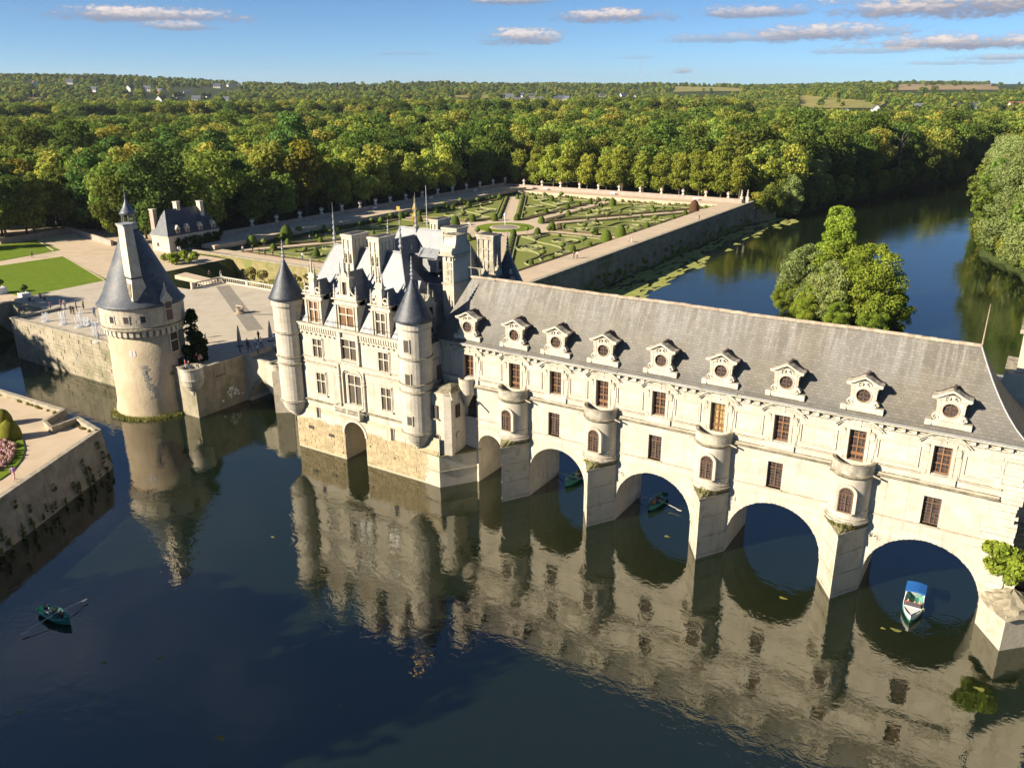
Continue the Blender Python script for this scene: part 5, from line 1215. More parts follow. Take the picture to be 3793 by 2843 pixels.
chimney('rear_chimney', -13.4, -11.3, 12.6, 14.8, 20, 27.6, (3, 2), mat=M['stone'], flat=True)
chimney('rear_chimney', -8.9, -6.6, 14.0, 15.6, 18, 26.9, (3, 2), mat=M['parapet'], flat=True)  # shade on this chimney is put into its darker stone colour
for k in range(9): MB().tube([(-17.05, 14.5, 23.5+k*.45), (-16.75, 14.5, 23.5+k*.45)], .025, 4).build('ladder_rung', M['iron'], CH)
MB().tube([(-17.4, 14.4, 24), (-17.4, 14.4, 32.5)], [.06, .025], 6).build('flagpole', M['white'], CH)
# tall chimney tower on the south side with a volute crown
ct = MB().box(-6.95, -5.35, 3.7, 6.9, 14, 22.7).box(-6.9, -5.4, 3.75, 6.85, 22.7, 26.0).build('chimney_tower', M['stone'], CH)
MB().box(-7.05, -5.25, 3.6, 7.0, 22.6, 22.8).box(-7.25, -5.05, 3.4, 7.2, 26.01, 26.2).build('cornice', M['trim'], ct)
for k in range(7): MB().box(-5.38, -5.2, 3.9+k*.42, 4.12+k*.42, 25.6, 26.0).build('corbel', M['carved'], ct)
for k in range(2): MB().box(-6.6+k*.7, -6.35+k*.7, 3.58, 3.76, 25.5, 26.0).build('corbel', M['carved'], ct)
vv = MB(); prof_ = [(3.45, 26.2), (7.15, 26.2), (7.25, 26.6), (7.0, 27.0), (6.6, 26.95), (6.4, 27.3), (6.2, 28.2), (4.4, 28.2), (4.2, 27.3), (4.0, 26.95), (3.6, 27.0), (3.35, 26.6)]
n = len(prof_); vv.add([(-7.0, y, z) for y, z in prof_]+[(-5.3, y, z) for y, z in prof_], [tuple(range(n)), tuple(range(n, 2*n))[::-1]]+[(i, n+i, n+(i+1) % n, (i+1) % n) for i in range(n)])
vv.build('volute_crown', M['stone'], ct); MB().box(-7.1, -5.2, 4.25, 6.35, 28.2, 28.4).build('crown_slab', M['trim'], ct); MB().box(-6.5, -5.8, 4.36, 4.42, 27.2, 27.8).build('crown_opening', M['wooddark'], ct)
for j in range(14):
    for i in range(2):
        if random.random() < .8: MB().box(-6.6+i*.55, -6.15+i*.55, 3.68, 3.72, 22.9+j*.2 if j < 12 else 18+j*.2, 23.05+j*.2 if j < 12 else 18.15+j*.2).build('stone', M['parapet'], ct)
# ---- carved dormers
def dormer_front(xc, w, win, top, big=False):
    d = thing('dormer', None, None); WLOC[d.name] = Vector((xc, YF+.12, 17.3)); d.parent = CH; d.location = Vector((xc, YF+.12, 17.3))-WLOC[CH.name]
    y = YF+.12; ww, wz0, wz1 = win
    mb = MB(); wall_grid(mb, xc-w/2, xc+w/2, 17.3, 21.0, y, [(xc-ww/2, xc+ww/2, wz0, wz1)], .14)
    mb.face([(xc-w/2, y, 17.3), (xc-w/2, y, 21), (xc-w/2, y+2.0, 21), (xc-w/2, y+.02, 17.3)]); mb.face([(xc+w/2, y, 17.3), (xc+w/2, y+.02, 17.3), (xc+w/2, y+2.0, 21), (xc+w/2, y, 21)])
    mb.box(xc-w/2, xc+w/2, y+.35, y+1.4, 20.3, 21.0)
    for s_ in (-1, 1): mb.box(*sorted((xc+s_*(w/2-.02), xc+s_*(w/2-.32))), y-.16, y+.05, 17.3, 20.3); mb.box(*sorted((xc+s_*(ww/2+.02), xc+s_*(ww/2+.16))), y-.12, y+.05, 17.3, 20.25)
    mb.build('front', M['carved'], d)
    MB().box(xc-w/2-.14, xc+w/2+.14, y-.26, y+.5, 20.3, 20.42).box(xc-w/2-.2, xc+w/2+.2, y-.32, y+.6, 20.9, 21.06).build('entablature', M['carved'], d)
    # lights: cross and brown shutters
    c = MB(); c.box(xc-.07, xc+.07, y-.06, y+.24, wz0, wz1); tz = wz0+(wz1-wz0)*.62; c.box(xc-ww/2, xc+ww/2, y-.04, y+.22, tz-.07, tz+.07); c.build('mullion', M['carved'], d)
    for s_ in (-1, 1):
        for a, b in ((wz0, tz-.07), (tz+.07, wz1)): MB().box(*sorted((xc+s_*.07, xc+s_*ww/2)), y+.08, y+.135, a, b).build('shutter' if not big or s_ else 'pane', M['wood'] if xc < -12 else M['lattice'], d)
    pn = MB().lathe([(.13, 0), (.13, .55), (.2, .62), (.1, .7), (.12, 1.0), (.06, 1.25), (.09, 1.4), (.01, 1.75)], (0, 0, 0), 6).mesh('pinnacle', M['carved'])
    for s_ in (-1, 1): put('pinnacle', pn, d, (xc+s_*(w/2-.12), y, 21.06))
    g = MB()
    if not big:
        # openwork gable: two scrolls rising to an aedicule
        g.box(xc-.42, xc+.42, y-.1, y+.5, 21.06, 23.0); g.box(xc-.6, xc+.6, y-.18, y+.55, 23.0, 23.16); g.slab([(xc-.5, 23.16), (xc+.5, 23.16), (xc+.36, 23.55), (xc, 23.85), (xc-.36, 23.55)], y-.05, y+.4)
        for s_ in (-1, 1):
            for i in range(10):
                t0, t1 = math.pi/2*i/10, math.pi/2*(i+1)/10
                q = [(xc+s_*(1.15-r_*math.sin(t)), 22.55-r_*math.cos(t)) for r_, t in ((1.35, t0), (1.35, t1), (1.16, t1), (1.16, t0))]
                q = [(min(max(a, xc-w/2+.1), xc+w/2-.1), max(21.06, b)) for a, b in q]; g.slab(q if s_ > 0 else q[::-1], y-.06, y+.16)
            ring_slab(g, xc+s_*.82, 21.55, .28, .42, y-.05, y+.12, 14)
        g.build('gable', M['carved'], d)
        for k in (-.42, 0, .42): put('pinnacle', pn, d, (xc+k, y+.1, 23.1 if k else 23.75))
    else:
        g.box(xc-1.55, xc+1.55, y-.05, y+.6, 21.06, 21.5); gh = MB(); wall_grid(g, xc-.85, xc+.85, 21.5, 23.5, y-.04, [(xc-.36, xc+.36, 21.55, 23.1)], .25)
        g.box(xc-.85, xc-.6, y-.1, y+.5, 21.5, 23.5); g.box(xc+.6, xc+.85, y-.1, y+.5, 21.5, 23.5); g.box(xc-1.0, xc+1.0, y-.2, y+.6, 23.5, 23.75); g.slab([(xc-.5, 23.75), (xc+.5, 23.75), (xc+.35, 24.15), (xc, 24.4), (xc-.35, 24.15)], y-.05, y+.4)
        for s_ in (-1, 1):
            for i in range(8):
                t0, t1 = math.pi/2*i/8, math.pi/2*(i+1)/8
                q = [(xc+s_*(1.75-r_*math.sin(t)), 22.5-r_*math.cos(t)) for r_, t in ((1.0, t0), (1.0, t1), (.84, t1), (.84, t0))]; g.slab(q if s_ > 0 else q[::-1], y-.05, y+.12)
        g.build('gable', M['carved'], d); MB().box(xc-.36, xc+.36, y+.2, y+.24, 21.55, 23.1).build('pane', M['lattice'], d)
        for k in (-.7, 0, .7): put('pinnacle', pn, d, (xc+k, y+.1, 23.75 if k else 24.3))
    # slate roof running back into the slope
    zr = 22.6 if not big else 24.2; hw = w/2-.1; yb = YF+.1+(zr-17.3)/9.15*4.5
    r_ = MB(); r_.face([(xc-hw, y+.3, 20.9), (xc, y+.3, zr), (xc, yb+.25, zr), (xc-hw, y+2.2, 20.9)]); r_.face([(xc+hw, y+.3, 20.9), (xc+hw, y+2.2, 20.9), (xc, yb+.25, zr), (xc, y+.3, zr)]); r_.face([(xc-hw, y+.3, 20.9), (xc+hw, y+.3, 20.9), (xc, y+.3, zr)])
    r_.build('dormer_roof', M['slate'], d)
    return d
dormer_front(-21.45, 2.75, (1.4, 17.5, 20.05), 24); dormer_front(-16.1, 3.7, (2.25, 17.7, 20.0), 24, True); dormer_front(-10.75, 2.85, (1.4, 17.5, 20.0), 24)
# dormers on the south hips (facing the gallery)
def side_dormer(x, y, z0, w, h, mat, nm='side_dormer'):
    d = MB().box(x-2.2, x, y-w/2, y+w/2, z0, z0+h).build(nm, mat, CH)
    MB().box(x-.02, x+.1, y-w/2-.1, y-w/4, z0, z0+h).box(x-.02, x+.1, y+w/4, y+w/2+.1, z0, z0+h).box(x-.1, x+.2, y-w/2-.2, y+w/2+.2, z0+h, z0+h+.2).build('frame', mat, d)
    MB().box(x+.005, x+.03, y-w/4, y+w/4, z0+.3, z0+h-.2).build('pane', M['glass'], d)
    MB().add([(x+.1, y-w/2, z0+h+.2), (x+.1, y+w/2, z0+h+.2), (x+.1, y, z0+h+1.3), (x-3, y-w/2, z0+h+.2), (x-3, y+w/2, z0+h+.2), (x-3, y, z0+h+1.3)], [(0, 1, 2), (0, 2, 5, 3), (1, 4, 5, 2), (3, 5, 4)]).build('gable', mat if h > 2.5 else M['slate'], d)
    if h > 2.5:
        for k in (-1, 0, 1): MB().lathe([(.12, 0), (.12, .4), (.18, .5), (.08, .6), (.1, .9), (.01, 1.5)], (x-.1, y+k*w*.45, z0+h+(.2 if k else 1.2)), 6).build('pinnacle', mat, d)
    return d
side_dormer(-6.0, -.2, 17.3, 1.9, 3.6, M['parapet']); side_dormer(-8.3, 1.2, 20.4, 1.2, 1.6, M['slate']); side_dormer(-6.0, 11.2, 17.3, 1.9, 4.6, M['parapet']); side_dormer(-6.0, 14.3, 17.6, 1.8, 4.2, M['parapet']); side_dormer(-12.6, 10.6, 22.2, 1.4, 1.6, M['lead'])
MB().box(-17.6, -12.6, 10.2, 10.9, 24.15, 24.27).build('roof_walkway', M['lead'], CH)
for k in range(3): MB().tube([(-16.8+k*1.5, 10.2, 24.2), (-16.8+k*1.5, 10.2, 25.4)], .03, 4).build('walkway_post', M['lead'], CH)
# ================================================================== ROUND TOWER
TW = thing('round_tower', 'round beige keep with slate cone, tall chimney and lantern standing in the moat', 'tower', (TC[0], TC[1], 0))
cx, cy = TC
MB().lathe([(5.5, -2), (5.45, 0.5), (5.2, 2.0), (5.06, 12.4)], (cx, cy, 0), 56).build('shaft', M['rubble'], TW, smooth=True)
MB().lathe([(5.07, 12.3), (5.2, 12.75), (5.62, 12.95), (5.78, 13.05), (5.78, 13.25), (5.62, 13.35)], (cx, cy, 0), 56, cap=False).build('ledge', M['trim'], TW)
cbm = MB().slab([(-.26, -.75), (.26, -.75), (.26, 0), (-.26, 0)], -.25, .3).slab([(-.2, -.95), (.2, -.95), (.2, -.751), (-.2, -.751)], -.05, .3).mesh('machicolation', M['carved'])
for k in range(40):
    a = 2*math.pi*k/40; o = put('machicolation', cbm, TW, (cx+5.24*math.cos(a), cy+5.24*math.sin(a), 12.9), (0, 0, a+math.pi/2))
MB().lathe([(5.6, 13.3), (5.6, 16.1), (5.7, 16.2)], (cx, cy, 0), 56).build('band', M['towerband'], TW, smooth=True)
def arc_stone(a0, a1, z0, z1, r0, r1, name, mat, parent):
    mb = MB(); n = 3
    for i in range(n):
        p, q = a0+(a1-a0)*i/n, a0+(a1-a0)*(i+1)/n
        mb.prism([(cx+r0*math.cos(p), cy+r0*math.sin(p)), (cx+r1*math.cos(p), cy+r1*math.sin(p)), (cx+r1*math.cos(q), cy+r1*math.sin(q)), (cx+r0*math.cos(q), cy+r0*math.sin(q))], z0, z1)
    return mb.build(name, mat, parent)
va = math.atan2(CAM[1]-cy, CAM[0]-cx)                             # bearing of the viewpoint seen from the tower
for j in range(7):
    a = va-1.75+(j % 2)*.07
    while a < va+1.75:
        da = random.uniform(.12, .18); arc_stone(a, a+da-.006, 13.45+j*.38, 13.45+j*.38+.355, 5.55, 5.62+random.uniform(0, .025), 'stone', M['towerband'], TW); a += da
def slot(a, z0, z1, w, r, nm='window', mat=None):
    ca, sa = math.cos(a), math.sin(a); o = MB().box(-w/2-.16, w/2+.16, -.1, .2, -.12, z1-z0+.15).build(nm, M['carved'], TW, loc=(cx+r*ca, cy+r*sa, z0)); o.rotation_euler = (0, 0, a+math.pi/2)
    p = MB().box(-w/2, w/2, -.14, -.08, 0, z1-z0).mesh('pane', mat or M['glass']); q = bpy.data.objects.new('pane', p); col.objects.link(q); q.parent = o
    return o
for a in (-.80, -.42, -.02): slot(va+a, 14.2, 15.1, .62, 5.6)
def bar(o, bs):
    for b in bs: q = bpy.data.objects.new('mullion', MB().box(*b).mesh('mullion', M['carved'])); col.objects.link(q); q.parent = o
o = slot(va+.62, 14.0, 16.6, 1.0, 5.7, mat=M['wooddark']); bar(o, [(-.5, .5, -.2, -.08, 1.55, 1.68)])
o = slot(va+.74, 9.2, 11.9, 1.25, 5.12); bar(o, [(-.625, .625, -.2, -.08, 1.55, 1.7)]); o = slot(va+.86, 5.2, 8.0, 1.2, 5.15); bar(o, [(-.6, .6, -.2, -.08, 1.5, 1.65)])
# lucarne head over the upper window
dl = MB(); dl.box(-.75, -.55, -.15, .9, 2.6, 3.2).box(.55, .75, -.15, .9, 2.6, 3.2).box(-.85, .85, -.2, .9, 2.75, 2.95).slab([(-.7, 2.95), (.7, 2.95), (.5, 3.5), (.25, 3.8), (0, 4.3), (-.25, 3.8), (-.5, 3.5)], -.1, .6).lathe([(.16, 4.2), (.24, 4.5), (.1, 4.7), (.14, 4.9), (.02, 5.4)], (0, .1, 0), 6)
o = dl.build('lucarne_head', M['carved'], TW, loc=(cx+5.62*math.cos(va+.62), cy+5.62*math.sin(va+.62), 14.0)); o.rotation_euler = (0, 0, va+.62+math.pi/2)
# bare stone patches in the plaster
for j in range(11):
    for i in range(2 if j > 3 else 3):
        if random.random() < .85: arc_stone(va-.3+i*.11+j*-.0+(j % 2)*.03+.02*(11-j)*.6, va-.3+i*.11+.1+(j % 2)*.03+.02*(11-j)*.6, 2.9+j*.46, 3.3+j*.46, 4.9, 5.215-0.006*j, 'stone', M['white'] if False else M['carved'], TW)
for a in (va-.52, va-.42): arc_stone(a, a+.07, 9.3, 10.1, 4.9, 5.125, 'stone', M['white'], TW)
# cone, chimney, lantern
MB().lathe([(5.9, 16.12), (5.95, 16.2), (5.6, 16.5), (4.85, 17.75), (1.25, 25.9), (1.0, 26.3)], (cx, cy, 0), 56).build('cone_roof', M['slatemid'], TW, smooth=True)
lan = MB().lathe([(.92, 26.0), (1.0, 26.15), (1.0, 27.0), (.86, 27.05), (.86, 27.15)], (cx, cy, 0), 8).build('lantern', M['lead'], TW)
for k in range(8):
    a = 2*math.pi*k/8+.2; MB().tube([(cx+.82*math.cos(a), cy+.82*math.sin(a), 27.1), (cx+.82*math.cos(a), cy+.82*math.sin(a), 28.4)], .07, 5).build('post', M['lead'], lan)
MB().lathe([(1.05, 28.35), (1.15, 28.42), (.9, 28.75), (.55, 29.3), (.2, 30.0), (.1, 30.6), (.14, 30.8), (.04, 31.2), (.015, 32.2)], (cx, cy, 0), 12).build('cap', M['slate'], lan, smooth=True)
ca = va-.17; o2 = Vector((cx+3.85*math.cos(ca), cy+3.85*math.sin(ca), 0)); 
chm = MB(); chm.prism([(-1.3, -1.0), (1.3, -1.0), (1.3, 1.6), (-1.3, 1.6)], 17.2, 20.2, top=[(-.95, -.6), (.95, -.6), (.95, .9), (-.95, .9)]); chm.prism([(-.95, -.6), (.95, -.6), (.95, .9), (-.95, .9)], 20.35, 27.2, top=[(-.9, -.5), (.9, -.5), (.9, .7), (-.9, .7)])
o = chm.build('chimney', M['towerband'], TW, loc=o2); o.rotation_euler = (0, 0, R(-8))
for nm, b, mt in (('chimney_band', (-1.05, 1.05, -.7, 1.0, 20.15, 20.36), 'slatedark'), ('chimney_cap', (-1.1, 1.1, -.7, .9, 27.4, 27.6), 'lead'), ('chimney_cap', (-1.0, 1.0, -.6, .8, 27.2, 27.4), 'carved')):
    q = MB().box(*b).build(nm, M[mt]); q.parent = o
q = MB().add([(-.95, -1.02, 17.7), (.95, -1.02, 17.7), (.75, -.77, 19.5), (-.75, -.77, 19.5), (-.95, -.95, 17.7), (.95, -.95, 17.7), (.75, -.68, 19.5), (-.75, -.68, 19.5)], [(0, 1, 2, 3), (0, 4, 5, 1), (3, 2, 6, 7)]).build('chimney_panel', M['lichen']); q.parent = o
# apron of grass around the foot
for k in range(60):
    a = va-1.5+k*.05; tag(put('grass_tuft', tm[k % 3], None, (cx+(5.7+random.uniform(-.1, .35))*math.cos(a), cy+(5.7+random.uniform(-.1, .35))*math.sin(a), 0.05)), 'grass tuft growing at the foot of the round tower', 'grass', 'tufts round the tower foot')
led = MB(); nl = 60
for rr_, zz0 in ((6.5, -.5), (6.0, .08), (5.2, .2)):
    for i in range(nl): a = 2*math.pi*i/nl; k_ = rr_+(.35*math.sin(a*7+1)+.25*math.sin(a*13)+random.uniform(-.15, .15) if rr_ > 5.5 else 0); led.v.append((cx+k_*math.cos(a), cy+k_*math.sin(a), zz0+random.uniform(-.03, .03)))
for j in range(2):
    for i in range(nl): led.f.append((j*nl+i, j*nl+(i+1) % nl, (j+1)*nl+(i+1) % nl, (j+1)*nl+i)); led.m.append(0)
tag(led.build('grassy_ledge', M['moss']), 'narrow weedy ledge at the foot of the round tower', 'ledge')
# ================================================================== LODGE BEHIND THE TOWER
LO = thing('lodge', 'small stone lodge with steep blue slate roof and ivy, behind the tower', 'house', (-134.2, 62.5, 6))
hx0, hx1, hy0, hy1 = -137.6, -130.8, 55.2, 70.5
MB().box(hx0, hx1, hy0, hy1, 5.8, 9.7).build('wall', M['stone'], LO); MB().box(hx0-.2, hx1+.2, hy0-.2, hy1+.2, 9.7, 9.95).build('cornice', M['carved'], LO)
mb = MB(); e = [(hx0-.3, hy0-.3, 9.95), (hx1+.3, hy0-.3, 9.95), (hx1+.3, hy1+.3, 9.95), (hx0-.3, hy1+.3, 9.95)]; a, b = (-134.2, hy0+2.4, 16.0), (-134.2, hy1-2.2, 16.0)
mb.face([e[0], e[1], a]); mb.face([e[1], e[2], b, a]); mb.face([e[2], e[3], b]); mb.face([e[3], e[0], a, b]); mb.build('roof', M['slatedark'], LO)
for x, y, z0, z1, m_ in ((-136.8, 56.0, 9.5, 16.0, 'pinkwall'), (-134.6, 61.5, 14, 17.4, 'carved'), (-133.4, 67.6, 13, 17.0, 'carved')):
    q = MB().box(x-.75, x+.75, y-.5, y+.5, z0, z1).build('chimney', M[m_], LO); MB().box(x-.85, x+.85, y-.6, y+.6, z1, z1+.25).build('cap', M['carved'], q)
for y in (58.2, 61.0, 65.0, 69.0):
    q = MB().box(-131.9, -130.75, y-.55, y+.55, 9.96, 11.5).add([(-130.6, y-.75, 11.4), (-130.6, y+.75, 11.4), (-130.6, y, 12.4), (-133, y-.75, 11.4), (-133, y+.75, 11.4), (-133, y, 12.4)], [(0, 1, 2), (0, 2, 5, 3), (1, 4, 5, 2)]).build('dormer', M['carved'], LO); MB().box(-130.74, -130.7, y-.3, y+.3, 10.1, 11.3).build('window', M['wood'], q)
for y, w, h in ((57.5, 1.1, 2.2), (63.0, 1.0, 1.5), (67.5, 1.0, 1.5)): MB().box(-130.79, -130.72, y-w/2, y+w/2, 6.2, 6.2+h).build('window', M['wood'], LO)
MB().box(-135.6, -134.9, 55.13, 55.19, 7.2, 8.1).build('window', M['glass'], LO)
# ================================================================== TREES
def leaf_quads(P, N, size, rg):
    """one kite per leaf clump at P facing N"""
    n = len(P); t = rg.normal(size=(n, 3)); N = N/np.linalg.norm(N, axis=1)[:, None]
    t -= (t*N).sum(1)[:, None]*N; t /= np.linalg.norm(t, axis=1)[:, None]; b = np.cross(N, t)
    s = size*rg.uniform(.6, 1.4, n)[:, None]; e = rg.uniform(.55, .85, n)[:, None]
    bend = N*s*.25
    V = np.stack([P-t*s-bend, P+b*s*e, P+t*s-bend, P-b*s*e], 1).reshape(-1, 3)
    return V, np.arange(4*n).reshape(n, 4)
def crown_mesh(name, mat, n, clumps, size, seed, up=0.35, inner=0.15):
    rg = np.random.default_rng(seed); C = np.array([c[:3] for c in clumps]); Rr = np.array([c[3] for c in clumps]); w = Rr**2; w = w/w.sum()
    k = rg.choice(len(C), n, p=w); d = rg.normal(size=(n, 3)); d[:, 2] += up; d /= np.linalg.norm(d, axis=1)[:, None]
    rad = np.where(rg.random(n) < inner, rg.uniform(.2, .8, n), rg.uniform(.82, 1.1, n))
    P = C[k]+d*(Rr[k]*rad)[:, None]*np.array([1, 1, .85])
    N = d+rg.normal(size=(n, 3))*.5; V, F = leaf_quads(P, N, size, rg)
    return np_mesh(name, V, F, mat)
def envelope_clumps(h, r, base, m, seed, rc=(.22, .4), shape='round'):
    """clump spheres spread over a crown envelope: h total height, base = crown base height, r = crown radius"""
    rg = random.Random(seed); out = []; hc = (h-base)
    tries = 0
    while len(out) < m and tries < 5000:
        tries += 1
        u = rg.uniform(0.02, 1); a = rg.uniform(0, 6.2832)
        if shape == 'round': f = math.sqrt(max(0, 1-(2*u-1)**2))**0.8
        elif shape == 'dome': f = math.sqrt(max(0, 1-(u*.98)**2.4))*(.6+.4*min(1, u*4))
        elif shape == 'cone': f = (1-u)**.8+.05
        elif shape == 'poplar': f = math.sin(math.pi*min(1, u*.9+.1))**.6
        else: f = 1
        q = rg.uniform(.55, 1.0)*(1 if rg.random() < .75 else .6)
        x, y, z = r*f*q*math.cos(a), r*f*q*math.sin(a), base+hc*u*.93
        c = rg.uniform(*rc)*r*(.75 if u > .85 else 1)
        out.append((x*(1-c/r*.35), y*(1-c/r*.35), z, c))
    return out
def trunk_mesh(name, h, r, mat, limbs=6, reach=3.0, seed=0, start=.35):
    rg = random.Random(seed); mb = MB(); pts = [(0, 0, -.6)]; x = y = 0
    for k in range(1, 6): x += rg.gauss(0, .12)*h/18; y += rg.gauss(0, .12)*h/18; pts.append((x, y, h*.8*k/5))
    mb.tube(pts, [r*1.35, r, r*.85, r*.65, r*.45, r*.15], 8)
    for k in range(limbs):
        t = start+(0.75-start)*k/max(1, limbs-1); z = h*t; a = rg.uniform(0, 6.28); L = reach*rg.uniform(.6, 1.1); j = min(4, int(t/.8*5)); bx, by = pts[j][0], pts[j][1]
        mb.tube([(bx, by, z), (bx+L*.5*math.cos(a), by+L*.5*math.sin(a), z+L*.45), (bx+L*math.cos(a+.2), by+L*math.sin(a+.2), z+L*.9)], [r*.42, r*.25, r*.08], 5)
    return mb.mesh(name, mat, True)
KIND = {}
def kind(key, mat, h, r, base, m, n, size, seeds, shape='round', rc=(.26, .46), bark='bark', tr=.3):
    KIND[key] = []
    for s in seeds:
        cl = envelope_clumps(h, r, base, m, s, rc, shape)
        KIND[key].append((crown_mesh('crown', M[mat], n, cl, size, s), trunk_mesh('trunk', h, tr, M[bark], 6, r*.6, s)))
kind('oak', 'L_oak', 19, 6.2, 4.5, 40, 4200, .42, (11, 12, 13), 'round')
kind('light', 'L_light', 17.5, 5.4, 4.0, 36, 3800, .40, (21, 22), 'dome')
kind('dark', 'L_dark', 20, 6.0, 4.0, 40, 4000, .42, (31, 32), 'round')
kind('gold', 'L_gold', 16.5, 4.8, 4.0, 30, 3000, .38, (41,), 'round')
kind('lime', 'L_lime', 15.5, 4.7, 3.2, 38, 4600, .30, (51, 52, 53), 'dome', (.24, .4))
kind('willow', 'L_willow', 18, 6.4, 1.0, 60, 11000, .27, (61, 62), 'dome', (.2, .36))
kind('poplar', 'L_poplar', 17, 2.4, 2.0, 16, 900, .5, (71,), 'poplar', (.35, .6))
kind('copse', 'L_oak', 14, 7.5, 1.5, 26, 620, 1.15, (81, 82), 'dome', (.25, .42))
kind('copsedark', 'L_dark', 15, 7.0, 1.5, 26, 620, 1.15, (83,), 'dome', (.25, .42))
kind('hedgerow', 'L_light', 10, 6.0, .8, 20, 460, 1.1, (84,), 'dome', (.25, .42))
LABEL = {'oak': ('oak_tree', 'mid green broad oak at the edge of the great wood', 'tree', 'oaks at the front of the wood'),
         'light': ('light_tree', 'yellow-green broadleaf tree at the edge of the great wood', 'tree', 'yellow-green trees at the front of the wood'),
         'dark': ('dark_tree', 'deep green broadleaf tree at the edge of the great wood', 'tree', 'deep green trees at the front of the wood'),
         'gold': ('autumn_tree', 'golden autumn-coloured tree at the edge of the great wood', 'tree', 'golden trees at the front of the wood'),
         'lime': ('lime_tree', 'rounded lime tree in the row behind the far garden wall', 'tree', 'lime trees behind the far garden wall'),
         'willow': ('willow_tree', 'pale silvery willow leaning over the river bank', 'tree', 'willows on the river bank')}
def tree(key, x, y, z, s=1.0, var=None, label=None, group=None, name=None, sx=1.0, trunk=True):
    nm, lb, ct, gr = LABEL.get(key, ('tree', None, 'tree', None))
    t = thing(name or nm, label or lb, ct, (x, y, z), group if label else gr)
    cm, tm_ = KIND[key][(random.randrange(len(KIND[key])) if var is None else var) % len(KIND[key])]
    a = random.uniform(0, 6.28)
    for n_, m_ in (('trunk', tm_), ('crown', cm)):
        if n_ == 'trunk' and not trunk: continue
        o = bpy.data.objects.new(n_, m_); col.objects.link(o); o.parent = t
    t.rotation_euler = (0, 0, a); t.scale = (s*sx, s*sx, s)
    return t
# ---- where the wood stands
lwx = [np.array(p) for p in lw]
ext = lwx[0]+(lwx[0]-lwx[1])/np.linalg.norm(lwx[0]-lwx[1])*300
OPEN = [np.array([ext+np.array((0, 3)), lwx[0]+np.array((0, 3)), lwx[1]+np.array((1, 3)), lwx[2]+np.array((2, 2)), (-139, 74), (-111, 76), (-111, -400), (-700, -400)]),
        np.array([(-140.5, 40), (-28, 40), (-28, 218), (-31, 222.5), (-140.5, 222.5)])]
rg = np.random.default_rng(5)
def blocked(P):
    b = dist_poly(P, RIVER) < 0.8
    for o in OPEN: b |= inside(P, o)
    b |= (P[:, 0] > -112) & (P[:, 1] < 60) & (P[:, 0] < 62); b |= (P[:, 1] < 2)
    return b
step = 8.0
xx, yy = np.meshgrid(np.arange(-760, 430, step), np.arange(4, 960, step)); P = np.stack([xx.ravel(), yy.ravel()], 1)+rg.uniform(-3.7, 3.7, (xx.size, 2))
px, py, dep = np.array([proj((p[0], p[1], 18)) for p in P]).T
rad = np.hypot(P[:, 0]-CAM[0], P[:, 1]-CAM[1])
keep = (dep > 5) & (px > -260) & (px < 4150) & (py > 0) & ~blocked(P) & (rad < 815)
P = P[keep]; dep = dep[keep]; px = px[keep]
# leave a dark ride just behind the left terrace; limes get their own row
keep = ~((P[:, 1] > 215) & (P[:, 1] < 240) & (P[:, 0] > -141) & (P[:, 0] < -26)); P, dep, px = P[keep], dep[keep], px[keep]
wts = ['oak']*9+['light']*6+['dark']*5
patch = roll(P[:, 0]*5.5, P[:, 1]*5.5); kinds = []
for i in range(len(P)):
    u = rg.random()
    if patch[i] > .45: kinds.append('light' if u < .6 else ('gold' if u < .66 else 'oak'))
    elif patch[i] < -.45: kinds.append('dark' if u < .55 else 'oak')
    else: kinds.append(wts[int(u*20)])
bankd = dist_poly(P, RIVER)
for i in range(len(P)):
    if bankd[i] < 16 and P[i, 1] > 215: kinds[i] = ['willow', 'light', 'oak', 'oak'][int(rg.integers(0, 4))]
scl = rg.normal(.98, .17, len(P)).clip(.65, 1.5)*(1-.18*sstep(500, 815, np.hypot(P[:, 0]-CAM[0], P[:, 1]-CAM[1])))
infr = (px > -60) & (px < 3860)
order = np.argsort(dep+np.where(infr, 0, 1e5)); NIND = 250
indiv = set(order[:NIND].tolist())
for i in order[:NIND]:
    x, y = P[i]; k = kinds[i]
    tree(k, float(x), float(y), float(terrain(x, y))-.1, float(scl[i])*(.8 if k == 'willow' else 1))
pts_near = [(P[i, 0], P[i, 1], float(scl[i]), kinds[i]) for i in range(len(P)) if i not in indiv]
zz_ = terrain(np.array([p[0] for p in pts_near]), np.array([p[1] for p in pts_near]))
pts_near = [(x, y, z-.2, s, k) for (x, y, s, k), z in zip(pts_near, zz_)]
for a_, b_ in list(zip(RIVER[0:9], RIVER[1:10]))+list(zip(RIVER[11:19], RIVER[12:20])):
    L_ = np.linalg.norm(b_-a_)
    for j_ in range(int(L_/3.2)):
        q_ = a_+(b_-a_)*(j_+rg.random())*3.2/L_; n_ = np.array((-(b_-a_)[1], (b_-a_)[0]))/L_; q_ = q_+n_*rg.uniform(.3, 3.0); pts_near.append((q_[0], q_[1], .1, float(rg.uniform(.3, .62)), ['willow', 'light', 'oak', 'willow'][int(rg.integers(0, 4))]))
# poplar belt at the far edge of the wood, left
for k in range(900):
    pxx = rg.uniform(-100, 2750); d = ray(pxx, 600); a = math.atan2(d[1], d[0]); r_ = rg.uniform(812, 880); x, y = CAM[0]+r_*math.cos(a), CAM[1]+r_*math.sin(a)
    pts_near.append((x, y, float(terrain(x, y)), float(rg.uniform(1.15, 1.5)), 'poplar'))
